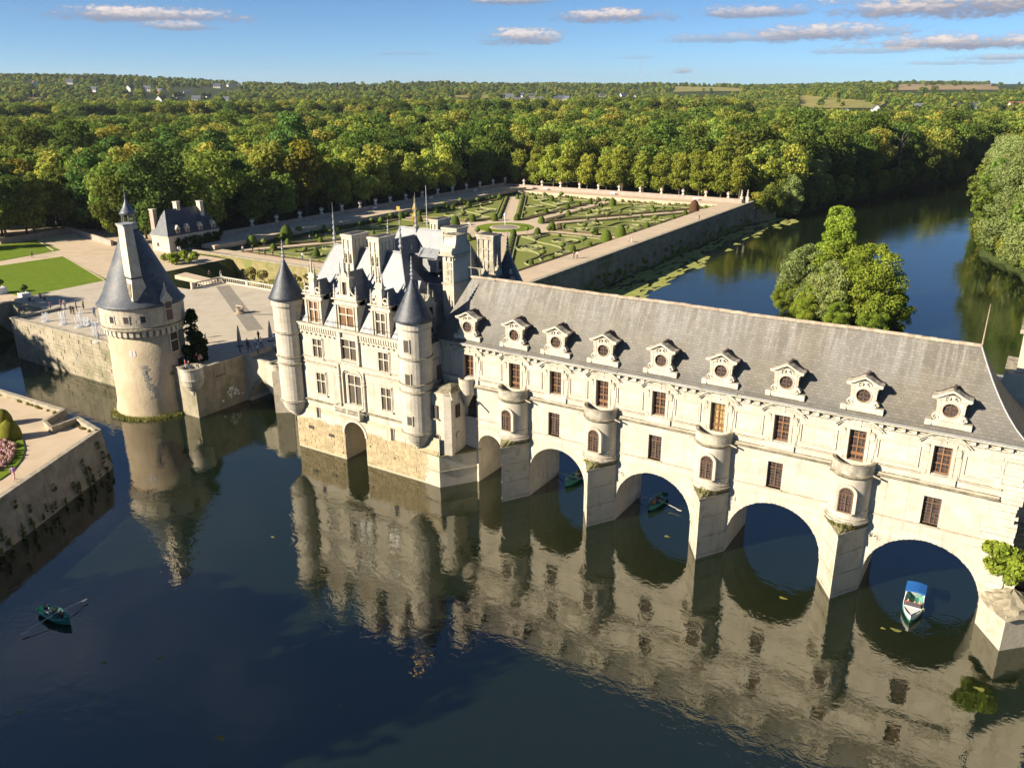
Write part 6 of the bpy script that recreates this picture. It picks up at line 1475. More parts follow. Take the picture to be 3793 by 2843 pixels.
# ---- houses of the far villages
HV = [(ZS1, [(408, 395), (565, 392), (637, 392), (768, 425), (808, 405), (850, 435), (893, 425), (978, 438), (938, 378), (990, 372), (690, 400), (303, 362)], 's'), (ZS1, [(700, 445), (690, 405), (150, 366)], 'r'),
      (ZS2, [(60, 432), (82, 405), (100, 412), (125, 420), (150, 400), (152, 422), (190, 402), (200, 420), (222, 420), (290, 435), (310, 412), (335, 415), (352, 432), (378, 430), (60, 448), (285, 412)], 's'),
      (ZS2, [(475, 400), (566, 403), (612, 407), (848, 438), (800, 432), (1480, 480), (1780, 458), (1990, 455), (2010, 450), (2040, 452), (2130, 458), (1600, 463), (1930, 452)], 's'), (ZS2, [(715, 432), (2175, 458), (880, 425)], 'r')]
hm = {}
for key, rc_ in (('s', (0.10, 0.11, 0.13)), ('r', (0.30, 0.12, 0.07))): M['rf_'+key] = pm('village_roof_'+('slate' if key == 's' else 'tile'), rc_, tuple(c*.75 for c in rc_), .2, .8, rand=.2)
M['vwall'] = pm('village_wall', (.74, .70, .62), (.64, .60, .52), .2, .9, rand=.12)
vw = MB().box(-6, 6, -4, 4, -2, 4.2).add([(-6, -4, 4.2), (-6, 4, 4.2), (-6, 0, 8.2), (6, -4, 4.2), (6, 4, 4.2), (6, 0, 8.2)], [(0, 2, 1), (3, 4, 5)]).mesh('wall', M['vwall'])
for key in 'sr': hm[key] = MB().add([(-6.4, -4.6, 3.7), (6.4, -4.6, 3.7), (6.4, 0, 8.5), (-6.4, 0, 8.5), (-6.4, 4.6, 3.7), (6.4, 4.6, 3.7)], [(0, 1, 2, 3), (3, 2, 5, 4)]).mesh('roof', M['rf_'+key])
wm_ = MB().box(-.6, .6, -.05, .05, 0, 1.4).mesh('window', M['glass'])
HPX = []
for fz, pts_, key in HV:
    for p in pts_:
        pp = fz(*p); q = terr_hit(pp[0], pp[1]+3)
        if q is None: continue
        h = thing('village_house', 'white-walled house with grey slate roof in the far village' if key == 's' else 'white-walled house with red tiled roof among far trees', 'house', tuple(q), 'grey-roofed houses of the far villages' if key == 's' else 'red-roofed houses of the far villages')
        for n_, m_ in (('wall', vw), ('roof', hm[key])): o = bpy.data.objects.new(n_, m_); col.objects.link(o); o.parent = h
        for xw in (-3.4, 0, 3.4): o = bpy.data.objects.new('window', wm_); col.objects.link(o); o.parent = h; o.location = (xw, -4.05, 1.2)
        h.rotation_euler = (0, 0, random.choice((.3, .6, 1.0, -.4, 1.9))); sc_ = random.uniform(1.05, 1.5); h.scale = (sc_, sc_, sc_)
        HPX.append((pp[0], pp[1], proj(q)[2]))
HPX = np.array(HPX)
# ---- far woodland
FP_ = []
n_far = 0
while n_far < 19000:
    pxx = rg.uniform(-80, 3880, 6000); r_ = np.sqrt(rg.uniform(840**2, 4300**2, 6000)); r_ = np.where(rg.random(6000) < .45, rg.uniform(840, 2000, 6000), r_)
    D_ = FW[None, :]+RT[None, :]*((pxx-IMW/2)/FPX)[:, None]; a = np.arctan2(D_[:, 1], D_[:, 0])
    x, y = CAM[0]+r_*np.cos(a), CAM[1]+r_*np.sin(a); z = terrain(x, y); dens = roll(x*.9+500, y*.9)
    d = np.stack([x, y, z+7], 1)-CAM; w_ = d@FW; u, v = IMW/2+FPX*(d@RT)/w_, IMH/2-FPX*(d@UP)/w_
    ok = ((dens > -.55) | (rg.random(6000) < .25)) & ~((pxx < 2760) & (r_ < 960))
    q = np.stack([u, v], 1)
    for fp in FPOLY: ok &= ~(((dist_poly(q, fp) < 5) | (dist_poly(q-np.array((0, 14.)), fp) < 3)) & (rg.random(6000) < .985))
    for hx, hy, hd in HPX: ok &= ~((np.abs(u-hx) < 17) & (v > hy-14) & (v < hy+24))
    for j in np.nonzero(ok)[0]: FP_.append((x[j], y[j], z[j]-.4, rg.uniform(.5, .92), ['copse', 'copsedark', 'copsedark', 'hedgerow'][int(rg.integers(0, 4))] if dens[j] > -.1 else ['copse', 'hedgerow'][int(rg.integers(0, 2))]))
    n_far = len(FP_)
FP_ = FP_[:19000]
def scatter(name, pts_, protos):
    """one stuff object: instances of the crowns on its vertices"""
    keys = list(protos); me = bpy.data.meshes.new(name); n = len(pts_)
    me.vertices.add(n); me.vertices.foreach_set('co', np.array([p[:3] for p in pts_], np.float32).ravel())
    ti = me.attributes.new('ti', 'INT', 'POINT'); sc_ = me.attributes.new('sc', 'FLOAT', 'POINT'); rz = me.attributes.new('rz', 'FLOAT', 'POINT')
    flat = [(k, i) for k in keys for i in range(len(KIND[k]))]
    idx_ = [[j for j, (k, i) in enumerate(flat) if k == key] for key in keys]; look = dict(zip(keys, idx_))
    ti.data.foreach_set('value', np.array([random.choice(look[p[4]]) for p in pts_], np.int32)); sc_.data.foreach_set('value', np.array([p[3] for p in pts_], np.float32)); rz.data.foreach_set('value', np.random.default_rng(3).uniform(0, 6.28, n).astype(np.float32))
    o = put(name, me); ng = bpy.data.node_groups.new(name+'_nodes', 'GeometryNodeTree')
    ng.interface.new_socket('Geometry', in_out='INPUT', socket_type='NodeSocketGeometry'); ng.interface.new_socket('Geometry', in_out='OUTPUT', socket_type='NodeSocketGeometry')
    N, L = ng.nodes, ng.links; gi, go = N.new('NodeGroupInput'), N.new('NodeGroupOutput'); jn = N.new('GeometryNodeJoinGeometry')
    def attr(nm, ty):
        a = N.new('GeometryNodeInputNamedAttribute'); a.data_type = ty; a.inputs['Name'].default_value = nm; return a.outputs['Attribute']
    at_, as_, ar = attr('ti', 'INT'), attr('sc', 'FLOAT'), attr('rz', 'FLOAT'); cz = N.new('ShaderNodeCombineXYZ'); L.new(ar, cz.inputs[2])
    for j, (k, i) in enumerate(flat):
        src = next(ob for ob in bpy.data.objects if ob.data == KIND[k][i][0]) if any(ob.data == KIND[k][i][0] for ob in bpy.data.objects) else PROTO[(k, i)]
        oi = N.new('GeometryNodeObjectInfo'); oi.transform_space = 'ORIGINAL'; oi.inputs['Object'].default_value = src; oi.inputs['As Instance'].default_value = True
        cp = N.new('FunctionNodeCompare'); cp.data_type = 'INT'; cp.operation = 'EQUAL'; L.new(at_, cp.inputs[2]); cp.inputs[3].default_value = j
        ip = N.new('GeometryNodeInstanceOnPoints'); L.new(gi.outputs[0], ip.inputs['Points']); L.new(oi.outputs['Geometry'], ip.inputs['Instance']); L.new(cp.outputs[0], ip.inputs['Selection']); L.new(cz.outputs[0], ip.inputs['Rotation']); L.new(as_, ip.inputs['Scale'])
        L.new(ip.outputs[0], jn.inputs[0])
    L.new(jn.outputs[0], go.inputs[0]); md = o.modifiers.new('scatter', 'NODES'); md.node_group = ng
    return o
# every far kind also stands once as a thing of its own, so its crown can be instanced
for k, lb in (('poplar', 'slim pale green poplar at the left end of the far poplar belt'), ('copse', 'round bushy tree in the fields beyond the wood'), ('copsedark', 'dark bushy tree in the fields beyond the wood'), ('hedgerow', 'low pale bushy tree in the fields beyond the wood')):
    for i in range(len(KIND[k])):
        q = terr_hit(*ZS1(700+180*i+(60 if k == 'copsedark' else 0)-(90 if k == 'hedgerow' else 0), 436)); tree(k, q[0], q[1], q[2], 1.0, i, lb+(' nearest the hamlet' if i else ''), None, {'poplar': 'poplar_tree'}.get(k, 'bushy_tree'))
for k in ('oak', 'light', 'dark', 'gold', 'willow'):
    for i in range(len(KIND[k])):
        if not any(ob.data == KIND[k][i][0] for ob in bpy.data.objects): tree(k, -150-8*i, 140, 5.9, 1.0, i)
tag(scatter('great_wood', pts_near, ('oak', 'light', 'dark', 'gold', 'willow', 'poplar')), 'dense wood filling the plain behind the gardens', 'wood', kind='stuff')
tag(scatter('far_woodland', FP_, ('copse', 'copsedark', 'hedgerow')), 'woods and copses covering the far hills', 'wood', kind='stuff')
# ---- lime rows behind the far wall
for row, yy_ in ((0, 222.5), (1, 232.0)):
    x = -132.0+row*3
    while x < -40:
        tree('lime', x+random.uniform(-.8, .8), yy_+random.uniform(-1, 1), 5.9, random.uniform(.85, 1.2)); x += 7.6
tree('willow', -27.5, 236.5, .5, .85, 0, 'pale green willow on the river bank beside the garden landing', None, 'willow_tree'); tree('lime', -33.5, 233, 5.0, 1.05, None, 'full rounded tree beside the river corner of the garden', None, 'lime_tree')
# ---- bare grey snags and dark pines that break the canopy
snag = [trunk_mesh('trunk', 21, .22, M['barkpale'], 12, 4.5, s_, .3) for s_ in (201, 202)]
for j, (u_, v_) in enumerate([(390, 640), (1230, 600), (2390, 500), (3085, 640), (3330, 610), (1370, 660), (700, 560), (2900, 560)]):
    q = at(u_, v_, z=12.0); t = thing('bare_tree', 'bare grey dead tree standing up out of the wood', 'tree', (float(q[0]), float(q[1]), 5.8), 'dead trees in the wood'); o = bpy.data.objects.new('trunk', snag[j % 2]); col.objects.link(o); o.parent = t; t.rotation_euler = (0, 0, j*1.7); t.scale = (1, 1, random.uniform(1.0, 1.2))
kind('pine', 'L_cedar', 21, 4.0, 5.0, 24, 2600, .4, (97,), 'cone', (.3, .5))
for j in range(16):
    u_, v_ = random.uniform(100, 3400), random.uniform(420, 640); q = at(u_, v_, z=14.0); pq = np.array([[q[0], q[1]]])
    if not blocked(pq)[0]: tree('pine', float(q[0]), float(q[1]), 5.8, random.uniform(.95, 1.2), 0, 'dark pointed pine rising from the wood', 'pines in the wood', 'pine_tree')
# ---- hero trees: islet, right bank, off-frame bank of the lower garden
kind('maple', 'L_bright', 16.5, 7.4, .6, 80, 26000, .21, (91,), 'dome', (.15, .30), 'barkpale', .35)
kind('sallow', 'L_willow', 15, 5.8, .3, 70, 20000, .18, (92, 93), 'dome', (.18, .34), 'barkpale')
kind('tallash', 'L_bright', 24, 5.2, 6.0, 50, 15000, .22, (94,), 'dome', (.2, .36), 'barkpale', .3)
kind('bankpoplar', 'L_willow', 26, 7.5, .6, 120, 44000, .185, (95, 96), 'dome', (.16, .3), 'barkpale', .4)
tag(MB().lathe([(8.5, -.6), (7.5, .2), (5, .5), (.1, .7)], (0, 0, 0), 28).build('islet', M['forestfloor'], loc=(20.5, 100, 0)), kind='structure')
tree('maple', 25.6, 97.5, .4, .98, 0, 'bright green maple filling the right half of the river islet', None, 'maple_tree')
tree('sallow', 12.2, 101, .2, .95, 0, 'grey-green willow at the left end of the river islet', None, 'willow_tree'); tree('sallow', 18.5, 95.5, .3, .82, 1, 'small silvery willow at the front of the islet', None, 'willow_tree')
tree('maple', 18.8, 102.5, .4, .98, 0, 'green maple in the middle of the islet behind the willows', None, 'maple_tree')
tree('tallash', 17.3, 104, .4, .93, 0, 'tallest tree of the islet with a bright top', None, 'ash_tree')
for j, (x, y, s) in enumerate([(45.5, 178, 1.12), (53, 163, 1.22), (60, 148, 1.2), (41, 193, .62), (43, 207, 1.05), (41, 226, 1.1), (38, 250, 1.05), (55, 190, 1.25), (52, 215, 1.2), (66, 168, 1.2), (36, 280, 1.0), (33, 315, .95), (63, 128, 1.0), (50.5, 168, .6)]):
    tree('bankpoplar', x, y, 2.5, s, j % 2, 'tall pale green poplar on the right bank of the river', 'poplars on the right bank', 'bank_poplar')
for j, (x, y, h) in enumerate([(-21, -89, 1.3), (-17, -80, 1.2), (-19, -79, 1.5), (-27, -92, 1.35), (-33, -84, 1.25), (-30, -74, 1.05), (-37, -72, 1.0), (-40, -88, 1.25), (-24, -101, 1.4), (-45, -100, 1.3)]):
    tree('dark', x, y, CG, h, j % 2, 'plane tree on the bank of the lower garden, outside the picture', 'plane trees of the lower garden', 'plane_tree')
for j, (x, y, s) in enumerate([(64, 6, .6), (68, 12, .75), (72, 3, .7), (66, 22, .8)]): tree('dark', x, y, 5.5, s, j % 2, 'shaded tree behind the south end of the gallery', 'trees at the south end', 'bank_tree')
for j, (x, y, s) in enumerate([(12, 105, .5), (9.5, 99, .42), (15, 93.6, .4), (21.5, 91.6, .34), (28, 92.2, .4), (31, 97, .45), (29.5, 103, .45), (22, 107, .5)]):
    tree('maple', x, y, .05, s, 0, 'low bush at the water edge of the islet', 'bushes round the islet', 'islet_bush')
for j, (x, y, s) in enumerate([(-125, -42, 1.3), (-133, -35, 1.4), (-120, -50, 1.3), (-128, -55, 1.45)]):
    tree('dark', x, y, 5.9, s, j % 2, 'tall tree left of the moat, outside the picture', 'trees left of the moat', 'park_tree')
# ---- leafy masses on walls
def leaf_box(name, label, cat, mat, boxes, n, size, seed):
    rg_ = np.random.default_rng(seed); cl = []
    for (x0, x1, y0, y1, z0, z1, r) in boxes:
        for k in range(int(8+n/400)): cl.append((rg_.uniform(x0, x1), rg_.uniform(y0, y1), rg_.uniform(z0, z1), r*rg_.uniform(.6, 1.1)))
    c = np.mean([q[:3] for q in cl], 0); zb = min(q[2]-q[3] for q in cl); cl = [(q[0]-c[0], q[1]-c[1], q[2]-zb, q[3]) for q in cl]
    return tag(put(name, crown_mesh('foliage', M[mat], n, cl, size, seed), None, (c[0], c[1], zb)), label, cat)
leaf_box('ivy', 'dark ivy covering the garden front of the lodge', 'ivy', 'L_ivy', [(-130.6, -130.4, 56.8, 60, 6.3, 9, .6), (-130.6, -130.4, 60, 66, 6.5, 9.2, .65), (-130.6, -130.4, 62, 66, 6.3, 8, .65), (-130.6, -130.2, 66, 71, 6.4, 9.0, .75)], 9000, .15, 5)
cf = thing('cypress', 'dark evergreen climbing beside the round tower', 'tree', (-49.3, -.6, FC)); cl = envelope_clumps(8.2, 1.9, .2, 34, 7, (.3, .5), 'cone')
o = put('crown', crown_mesh('crown', M['L_cedar'], 4200, cl, .2, 8), cf, (-49.3, -.6, FC)); put('trunk', trunk_mesh('trunk', 7, .15, M['bark'], 3, .6, 3), cf, (-49.3, -.6, FC))
q = at(3715, 2085, Y=-.9); leaf_box('bush', 'bright green bush sprouting from the last pier of the gallery', 'bush', 'L_bright', [(q[0]-1.0, q[0]+1.4, -1.4, -.4, q[2]-1.2, q[2]+1.0, .75)], 3400, .16, 9)
q = at(*Z1(1350, 560), z=6.2); leaf_box('vine', 'bright yellow-green vine arbour near the lodge', 'vine', 'L_bright', [(q[0]-4, q[0]+5, q[1]-2.0, q[1]+2.5, 6.5, 8.2, 1.0)], 2600, .25, 10)
q = at(*Z1(1335, 1375), z=6.0); leaf_box('ivy', 'small leafy plant hanging on the wall between tower and lookout', 'ivy', 'L_bright', [(-51.0, -50.2, -4.7, -4.4, 5.6, 6.6, .5)], 500, .16, 11)
cr = [(random.uniform(-124, -60), 57.9, random.uniform(.3, 4.6)*random.random()+.2, random.uniform(.5, 1.0)) for k in range(120)]
tag(put('creeper', crown_mesh('foliage', M['L_reed'], 9000, cr, .26, 12)), 'dry yellowish creeper over the moat wall of the garden', 'creeper')
cr = [(-33.2+random.uniform(-.3, .1), random.uniform(62, 214), random.uniform(.2, 3.8)*random.random()**1.3+.2, random.uniform(.3, .7)) for k in range(170)]
tag(put('creeper', crown_mesh('foliage', M['L_oak'], 7000, cr, .2, 13)), 'patchy creeper low on the river wall of the garden', 'creeper')
cr = []
for k in range(60):
    t = random.random(); x, y = -41.2+27.7*t*.55, -21.4-55.8*t*.55; zc_ = random.uniform(.2, 4.2)*random.random()**.7; cr += [(x+.75-.11*zc_+random.gauss(0, .1), y+.4-.06*zc_, zc_+.25*m_, random.uniform(.07, .17)) for m_ in range(4)]
tag(put('creeper', crown_mesh('foliage', M['L_reed'], 6500, cr, .10, 14)), 'grasses and creeper on the embankment of the lower left garden', 'creeper')
cr = [(-66+random.uniform(0, 14), -20.4, 4.6, random.uniform(.15, .3)) for k in range(24)]+[(-44.5+random.uniform(-2.2, 2.2), -21.6, 4.6, random.uniform(.12, .25)) for k in range(14)]
tag(put('creeper', crown_mesh('foliage', M['L_reed'], 1600, cr, .12, 15)), 'weeds along the parapet of the lower left garden', 'creeper')
# ================================================================== GARDEN FURNITURE
def noisy_dome(r, h, seed, prof='dome'):
    rg_ = random.Random(seed); mb = MB(); ns, nr = 14, 8
    for j in range(nr+1):
        t = j/nr
        rr = {'dome': math.sqrt(max(0, 1-t**2.3)), 'egg': math.sin(math.pi*(.18+.82*t))**.7 if t < 1 else 0, 'ball': math.sin(math.pi*min(1, max(0.02, t)))**.9}[prof]
        for i in range(ns):
            a = 2*math.pi*i/ns; k = r*max(rr, .02)*(1+rg_.uniform(-.05, .05)); mb.v.append((k*math.cos(a), k*math.sin(a), h*t*(1+rg_.uniform(-.02, .02))))
    for j in range(nr):
        for i in range(ns): mb.f.append((j*ns+i, j*ns+(i+1) % ns, (j+1)*ns+(i+1) % ns, (j+1)*ns+i)); mb.m.append(0)
    return mb
dm = [noisy_dome(.5, 1.0, s, 'dome').mesh('clipped_yew', M['yew'], True) for s in (1, 2, 3)]; cop = noisy_dome(.5, 1.0, 4, 'dome').mesh('clipped_shrub', M['copper'], True); dgold = noisy_dome(.5, 1.0, 6).mesh('clipped_shrub', M['yewgold'], True)
domes = [(ZG, p) for p in [(95, 370, 48), (245, 365, 50), (395, 362, 45), (563, 382, 50), (203, 472, 55), (372, 472, 48), (537, 462, 50), (635, 430, 55), (1103, 482, 80), (1005, 515, 85), (895, 250, 38), (1047, 262, 50), (633, 230, 38), (763, 240, 40), (522, 220, 28), (742, 285, 38), (747, 335, 40), (893, 318, 34), (593, 318, 38), (822, 265, 32), (968, 278, 38), (1320, 282, 28), (1545, 332, 38), (1462, 358, 34), (1247, 355, 30), (1282, 418, 42), (935, 380, 28), (877, 358, 24), (1095, 362, 22), (933, 462, 42), (778, 582, 48), (895, 545, 38), (635, 628, 38), (493, 670, 42), (843, 492, 28), (790, 445, 24), (688, 475, 26), (1192, 448, 30), (1235, 410, 20), (1375, 390, 26), (1455, 295, 30), (1180, 270, 22), (68, 272, 42), (278, 220, 38), (400, 215, 30)]]
domes += [(ZL, p) for p in [(250, 540, 75), (485, 500, 95), (395, 568, 52), (493, 527, 42), (655, 468, 34), (690, 485, 30), (715, 512, 36), (688, 612, 54), (840, 435, 40), (988, 408, 38), (1128, 382, 42), (1388, 335, 38), (1265, 355, 55), (1393, 372, 40), (1505, 312, 42), (1615, 293, 34), (1725, 275, 40), (1635, 398, 65), (545, 585, 25), (1075, 455, 28), (1730, 497, 40)]]
for k, (fz, (x, y, wpx)) in enumerate(domes):
    u, v = fz(x, y); q = at(u, v, z=5.0); dd = proj(q)[2]; wm = wpx*(1200/2212)*dd/FPX
    big = wm > 2.6
    o = put('clipped_yew', dm[k % 3], None, (q[0], q[1], 5.02)); o.scale = (wm, wm, wm*random.uniform(.95, 1.15)); o.rotation_euler = (0, 0, random.uniform(0, 6))
    tag(o, 'large domed clipped yew in the flower garden' if big else 'small domed clipped yew in the flower garden', 'topiary', 'large clipped yews of the garden' if big else 'small clipped yews of the garden')
u, v = ZG(1605, 302); q = at(u, v, z=5.0); o = put('clipped_shrub', cop, None, (q[0], q[1], 5.02)); o.scale = (3.4, 3.4, 3.9); tag(o, 'copper-brown domed shrub near the far river corner of the garden', 'topiary')
balls = [(ZL, p) for p in [(570, 470), (740, 440), (610, 600), (1065, 390), (1195, 360), (1338, 355), (785, 465), (1785, 470), (1690, 355), (1670, 262), (1785, 250), (1560, 285), (330, 545), (1890, 225)]]+[(ZG, p) for p in [(695, 335), (835, 315), (930, 280), (1000, 255), (453, 340), (1115, 255), (1100, 335), (1175, 345), (1015, 360), (955, 335), (1325, 335), (1395, 310), (1338, 385), (858, 435), (715, 425), (615, 460), (465, 450), (573, 630), (1150, 440), (700, 215), (583, 212), (912, 480), (705, 580), (850, 535)]]
bme = noisy_dome(.75, 1.25, 9, 'ball').mesh('head', M['hedge'], True); sme = MB().tube([(0, 0, 0), (.03, 0, .6), (0, 0, 1.2)], .07, 6).mesh('stem', M['bark'])
for k, (fz, (x, y)) in enumerate(balls):
    q = at(*fz(x, y), z=5.0); t = thing('standard_shrub', 'round-headed standard shrub on a thin stem in the flower garden', 'topiary', (q[0], q[1], 5.02), 'standard shrubs of the garden')
    for n_, m_, z_ in (('stem', sme, 0), ('head', bme, .95)): o = bpy.data.objects.new(n_, m_); col.objects.link(o); o.parent = t; o.location = (0, 0, z_)
    s_ = random.uniform(.85, 1.35); t.scale = (s_, s_, s_)
# rows of small shrubs beside the middle diagonal path
for k in range(26):
    for sd in (-1, 1):
        d_ = spokes[3] if k < 13 else spokes[7]; t_ = 17+(k % 13)*4.6; pv = GC+d_*t_+np.array((-d_[1], d_[0]))*sd*2.9
        if pv[0] > -122 and pv[0] < -46 and 68 < pv[1] < 205:
            o = put('border_shrub', bme, None, (pv[0], pv[1], 5.0)); o.scale = (.9, .9, .8); tag(o, 'rounded rose shrub bordering the diagonal middle path', 'shrub', 'shrubs along the diagonal path')
# lower left garden: two big golden domes
for (x, y, wpx, lb) in ((95, 650, 185, 'large golden-green clipped dome nearest the river in the lower left garden'), (35, 525, 150, 'clipped dome behind the golden one in the lower left garden')):
    q = at(*ZCAT(x, y), z=CG); dd = proj(q)[2]; wm = wpx*(700/1658)*dd/FPX; o = put('clipped_shrub', dgold, None, (q[0], q[1], CG+.05)); o.scale = (wm, wm, wm*.95); tag(o, lb, 'topiary')
# urns on the park walls
ub = MB().box(-.32, .32, -.32, .32, 0, .5).mesh('pedestal', M['carved']); uv = MB().lathe([(.22, 0), (.12, .15), (.18, .3), (.42, .6), (.46, .85), (.52, .9), (.5, .98)], (0, 0, 0), 12).mesh('vase', M['white'], True); uf = noisy_dome(.4, .5, 11).mesh('flowers', M['pink'], True)
def urn(x, y, z, lb, gr):
    t = thing('urn', lb, 'urn', (x, y, z), gr)
    for n_, m_, zz in (('pedestal', ub, 0), ('vase', uv, .5), ('flowers', uf, 1.45)): o = bpy.data.objects.new(n_, m_); col.objects.link(o); o.parent = t; o.location = (0, 0, zz)
    t.scale = (1.25, 1.25, 1.15)
for x, y in [(248, 400), (416, 375), (574, 345), (722, 322), (861, 300), (985, 283), (1090, 258), (1190, 247), (1298, 232), (1408, 212), (1515, 195), (1616, 178), (1711, 162), (1803, 150), (1892, 135), (1974, 122)]:
    q = at(*ZL(x, y), X=-134.9); urn(-134.9, float(q[1]), 8.16, 'white flower urn on the left park wall', 'urns on the left park wall')
for x, y in [(445, 130), (568, 140), (694, 152), (824, 165), (952, 180), (1093, 178), (1237, 190), (1382, 200), (1529, 210), (1683, 235), (1836, 238)]:
    q = at(*ZG(x, y), Y=215.2); urn(float(q[0]), 215.2, 7.76, 'white flower urn on the far park wall', 'urns on the far park wall')
# white benches
bn = [('seat', MB().box(-1.0, 1.0, -.25, .25, .42, .5).mesh('seat', M['white'])), ('backrest', MB().box(-1.0, 1.0, .2, .26, .6, 1.0).mesh('backrest', M['white']))]; lg = MB().box(-.05, .05, -.22, .25, 0, .42).mesh('leg', M['white'])
for k, (fz, x, y, X_, Y_, rz, lb) in enumerate([(ZL, 1082, 280, -133.6, None, R(-90), 'white bench on the left terrace nearest the chateau'), (ZL, 1468, 218, -133.6, None, R(-90), 'white bench halfway along the left terrace'), (ZL, 1770, 168, -133.6, None, R(-90), 'white bench at the far end of the left terrace'), (ZG, 590, 155, None, 213.9, R(180), 'white bench on the far terrace, leftmost of three'), (ZG, 1050, 187, None, 213.9, R(180), 'white bench in the middle of the far terrace'), (ZG, 1617, 228, None, 213.9, R(180), 'white bench on the far terrace close to the river gate')]):
    q = at(*fz(x, y), X=X_) if X_ else at(*fz(x, y), Y=Y_); t = thing('bench', lb, 'bench', (float(q[0]), float(q[1]), 6.9 if X_ else 6.4), 'white garden benches')
    for n_, m_ in bn: o = bpy.data.objects.new(n_, m_); col.objects.link(o); o.parent = t
    for xx in (-.8, .8): o = bpy.data.objects.new('leg', lg); col.objects.link(o); o.parent = t; o.location = (xx, 0, 0)
    t.rotation_euler = (0, 0, rz)
# two gate pillars with statues at the river corner
for x, y, lb in ((-38.2, 216.0, 'stone gate pillar with seated statue, left of the pair at the river corner'), (-36.4, 216.9, 'stone gate pillar with seated statue, right of the pair at the river corner')):
    t = thing('gate_pillar', lb, 'pillar', (x, y, 6.4)); MB().box(x-.5, x+.5, y-.5, y+.5, 6.2, 8.2).box(x-.62, x+.62, y-.62, y+.62, 8.2, 8.4).build('pier', M['carved'], t)
    MB().lathe([(.5, 8.4), (.42, 8.9), (.3, 9.4), (.4, 9.8), (.22, 10.1), (.26, 10.4), (.2, 10.7), (.02, 10.85)], (x, y, 0), 10).build('statue', M['parapet'], t, smooth=True)
# planters with clipped trees on the outer court
for (x, y, lb) in ((195, 845, 'white box planter with small round tree at the moat edge'), (12, 800, 'white box planter with small round tree at the left picture edge')):
    q = at(*Z1(x, y), z=6.05); t = thing('planter', lb, 'planter', (q[0], q[1], 6.0)); MB().box(-1, 1, -1, 1, 0, 1.6).box(-1.08, -.9, -1.08, -.9, 0, 1.75).box(.9, 1.08, -1.08, -.9, 0, 1.75).box(.9, 1.08, .9, 1.08, 0, 1.75).box(-1.08, -.9, .9, 1.08, 0, 1.75).build('box', M['white'], t, loc=(q[0], q[1], 6.0))
    t.scale = (.8, .8, .8); put('stem', MB().tube([(0, 0, 1.5), (0, 0, 2.3)], .08, 6).mesh('stem', M['bark']), t, (q[0], q[1], 6.0)); put('head', noisy_dome(1.05, 1.7, 14, 'ball').mesh('head', M['yew'], True), t, (q[0], q[1], 8.1))
# misty water jets on the platform left of the tower
M['spray'], _t, _b = material('water_spray'); _b.inputs['Base Color'].default_value = (.85, .88, .92, 1); _b.inputs['Roughness'].default_value = .9; _b.inputs['Alpha'].default_value = .3
for k, (x, y, h) in enumerate([(440, 350, 3.2), (545, 370, 3.6), (590, 350, 1.6), (655, 430, 3.8), (670, 470, 2.0), (320, 330, 1.8), (620, 355, 1.3)]):
    q = at(*ZT(x, y+20), z=FC); mb = MB(); rg_ = random.Random(k)
    for j in range(5): ox, oy = rg_.gauss(0, .25), rg_.gauss(0, .25); hh = h*rg_.uniform(.45, 1); mb.lathe([(.16, 0), (.1, hh*.3), (.15, hh*.7), (.2, hh*.88), (.02, hh)], (ox, oy, 0), 7)
    mb.lathe([(.9, .0), (.6, .18), (.02, .3)], (0, 0, 0), 12)
    tag(mb.build('water_jet', M['spray'], loc=(q[0], q[1], FC+.01), smooth=True), 'white water jet spraying on the platform left of the round tower', 'water jet', 'water jets beside the tower')
# stone table / well head and closed parasols on the forecourt
q = at(*ZT(1640, 295), z=FC); t = thing('stone_well', 'low stone well head standing alone in the forecourt', 'well', (q[0], q[1], FC)); MB().lathe([(.85, 0), (.85, .25), (.6, .3), (.6, .75), (.8, .8), (.8, .95), (.45, .95), (.45, .5)], (q[0], q[1], FC), 12).build('curb', M['ridge'], t); MB().box(q[0]-.9, q[0]+.9, q[1]-.08, q[1]+.08, FC+1.3, FC+1.45).box(q[0]-.8, q[0]-.68, q[1]-.06, q[1]+.06, FC+.9, FC+1.3).box(q[0]+.68, q[0]+.8, q[1]-.06, q[1]+.06, FC+.9, FC+1.3).build('crossbar', M['ridge'], t)
for x, y, lb in ((1638, 520, 'tall closed pale parasol at the forecourt edge, left one'), (1850, 485, 'closed pale parasol near the chateau turret')):
    q = at(*ZT(x, y), z=FC); t = thing('parasol', lb, 'parasol', (q[0], q[1], FC)); MB().tube([(0, 0, 0), (0, 0, 3.3)], .05, 6).build('pole', M['white'], t, loc=(q[0], q[1], FC)); MB().lathe([(.34, .7), (.3, 1.4), (.2, 2.4), (.08, 3.2), (.02, 3.4)], (0, 0, 0), 8).build('canopy', M['lead'], t, loc=(q[0], q[1], FC)); MB().box(-.4, .4, -.4, .4, 0, .12).build('foot', M['iron'], t, loc=(q[0], q[1], FC))
q = at(*ZT(1885, 470), z=FC); t = thing('terrace_table', 'small white terrace table beside the closed parasol', 'table', (q[0], q[1], FC)); MB().box(-.7, .7, -.7, .7, .7, .76).build('top', M['white'], t, loc=(q[0], q[1], FC)); MB().tube([(0, 0, 0), (0, 0, .7)], .06, 6).build('leg', M['white'], t, loc=(q[0], q[1], FC))
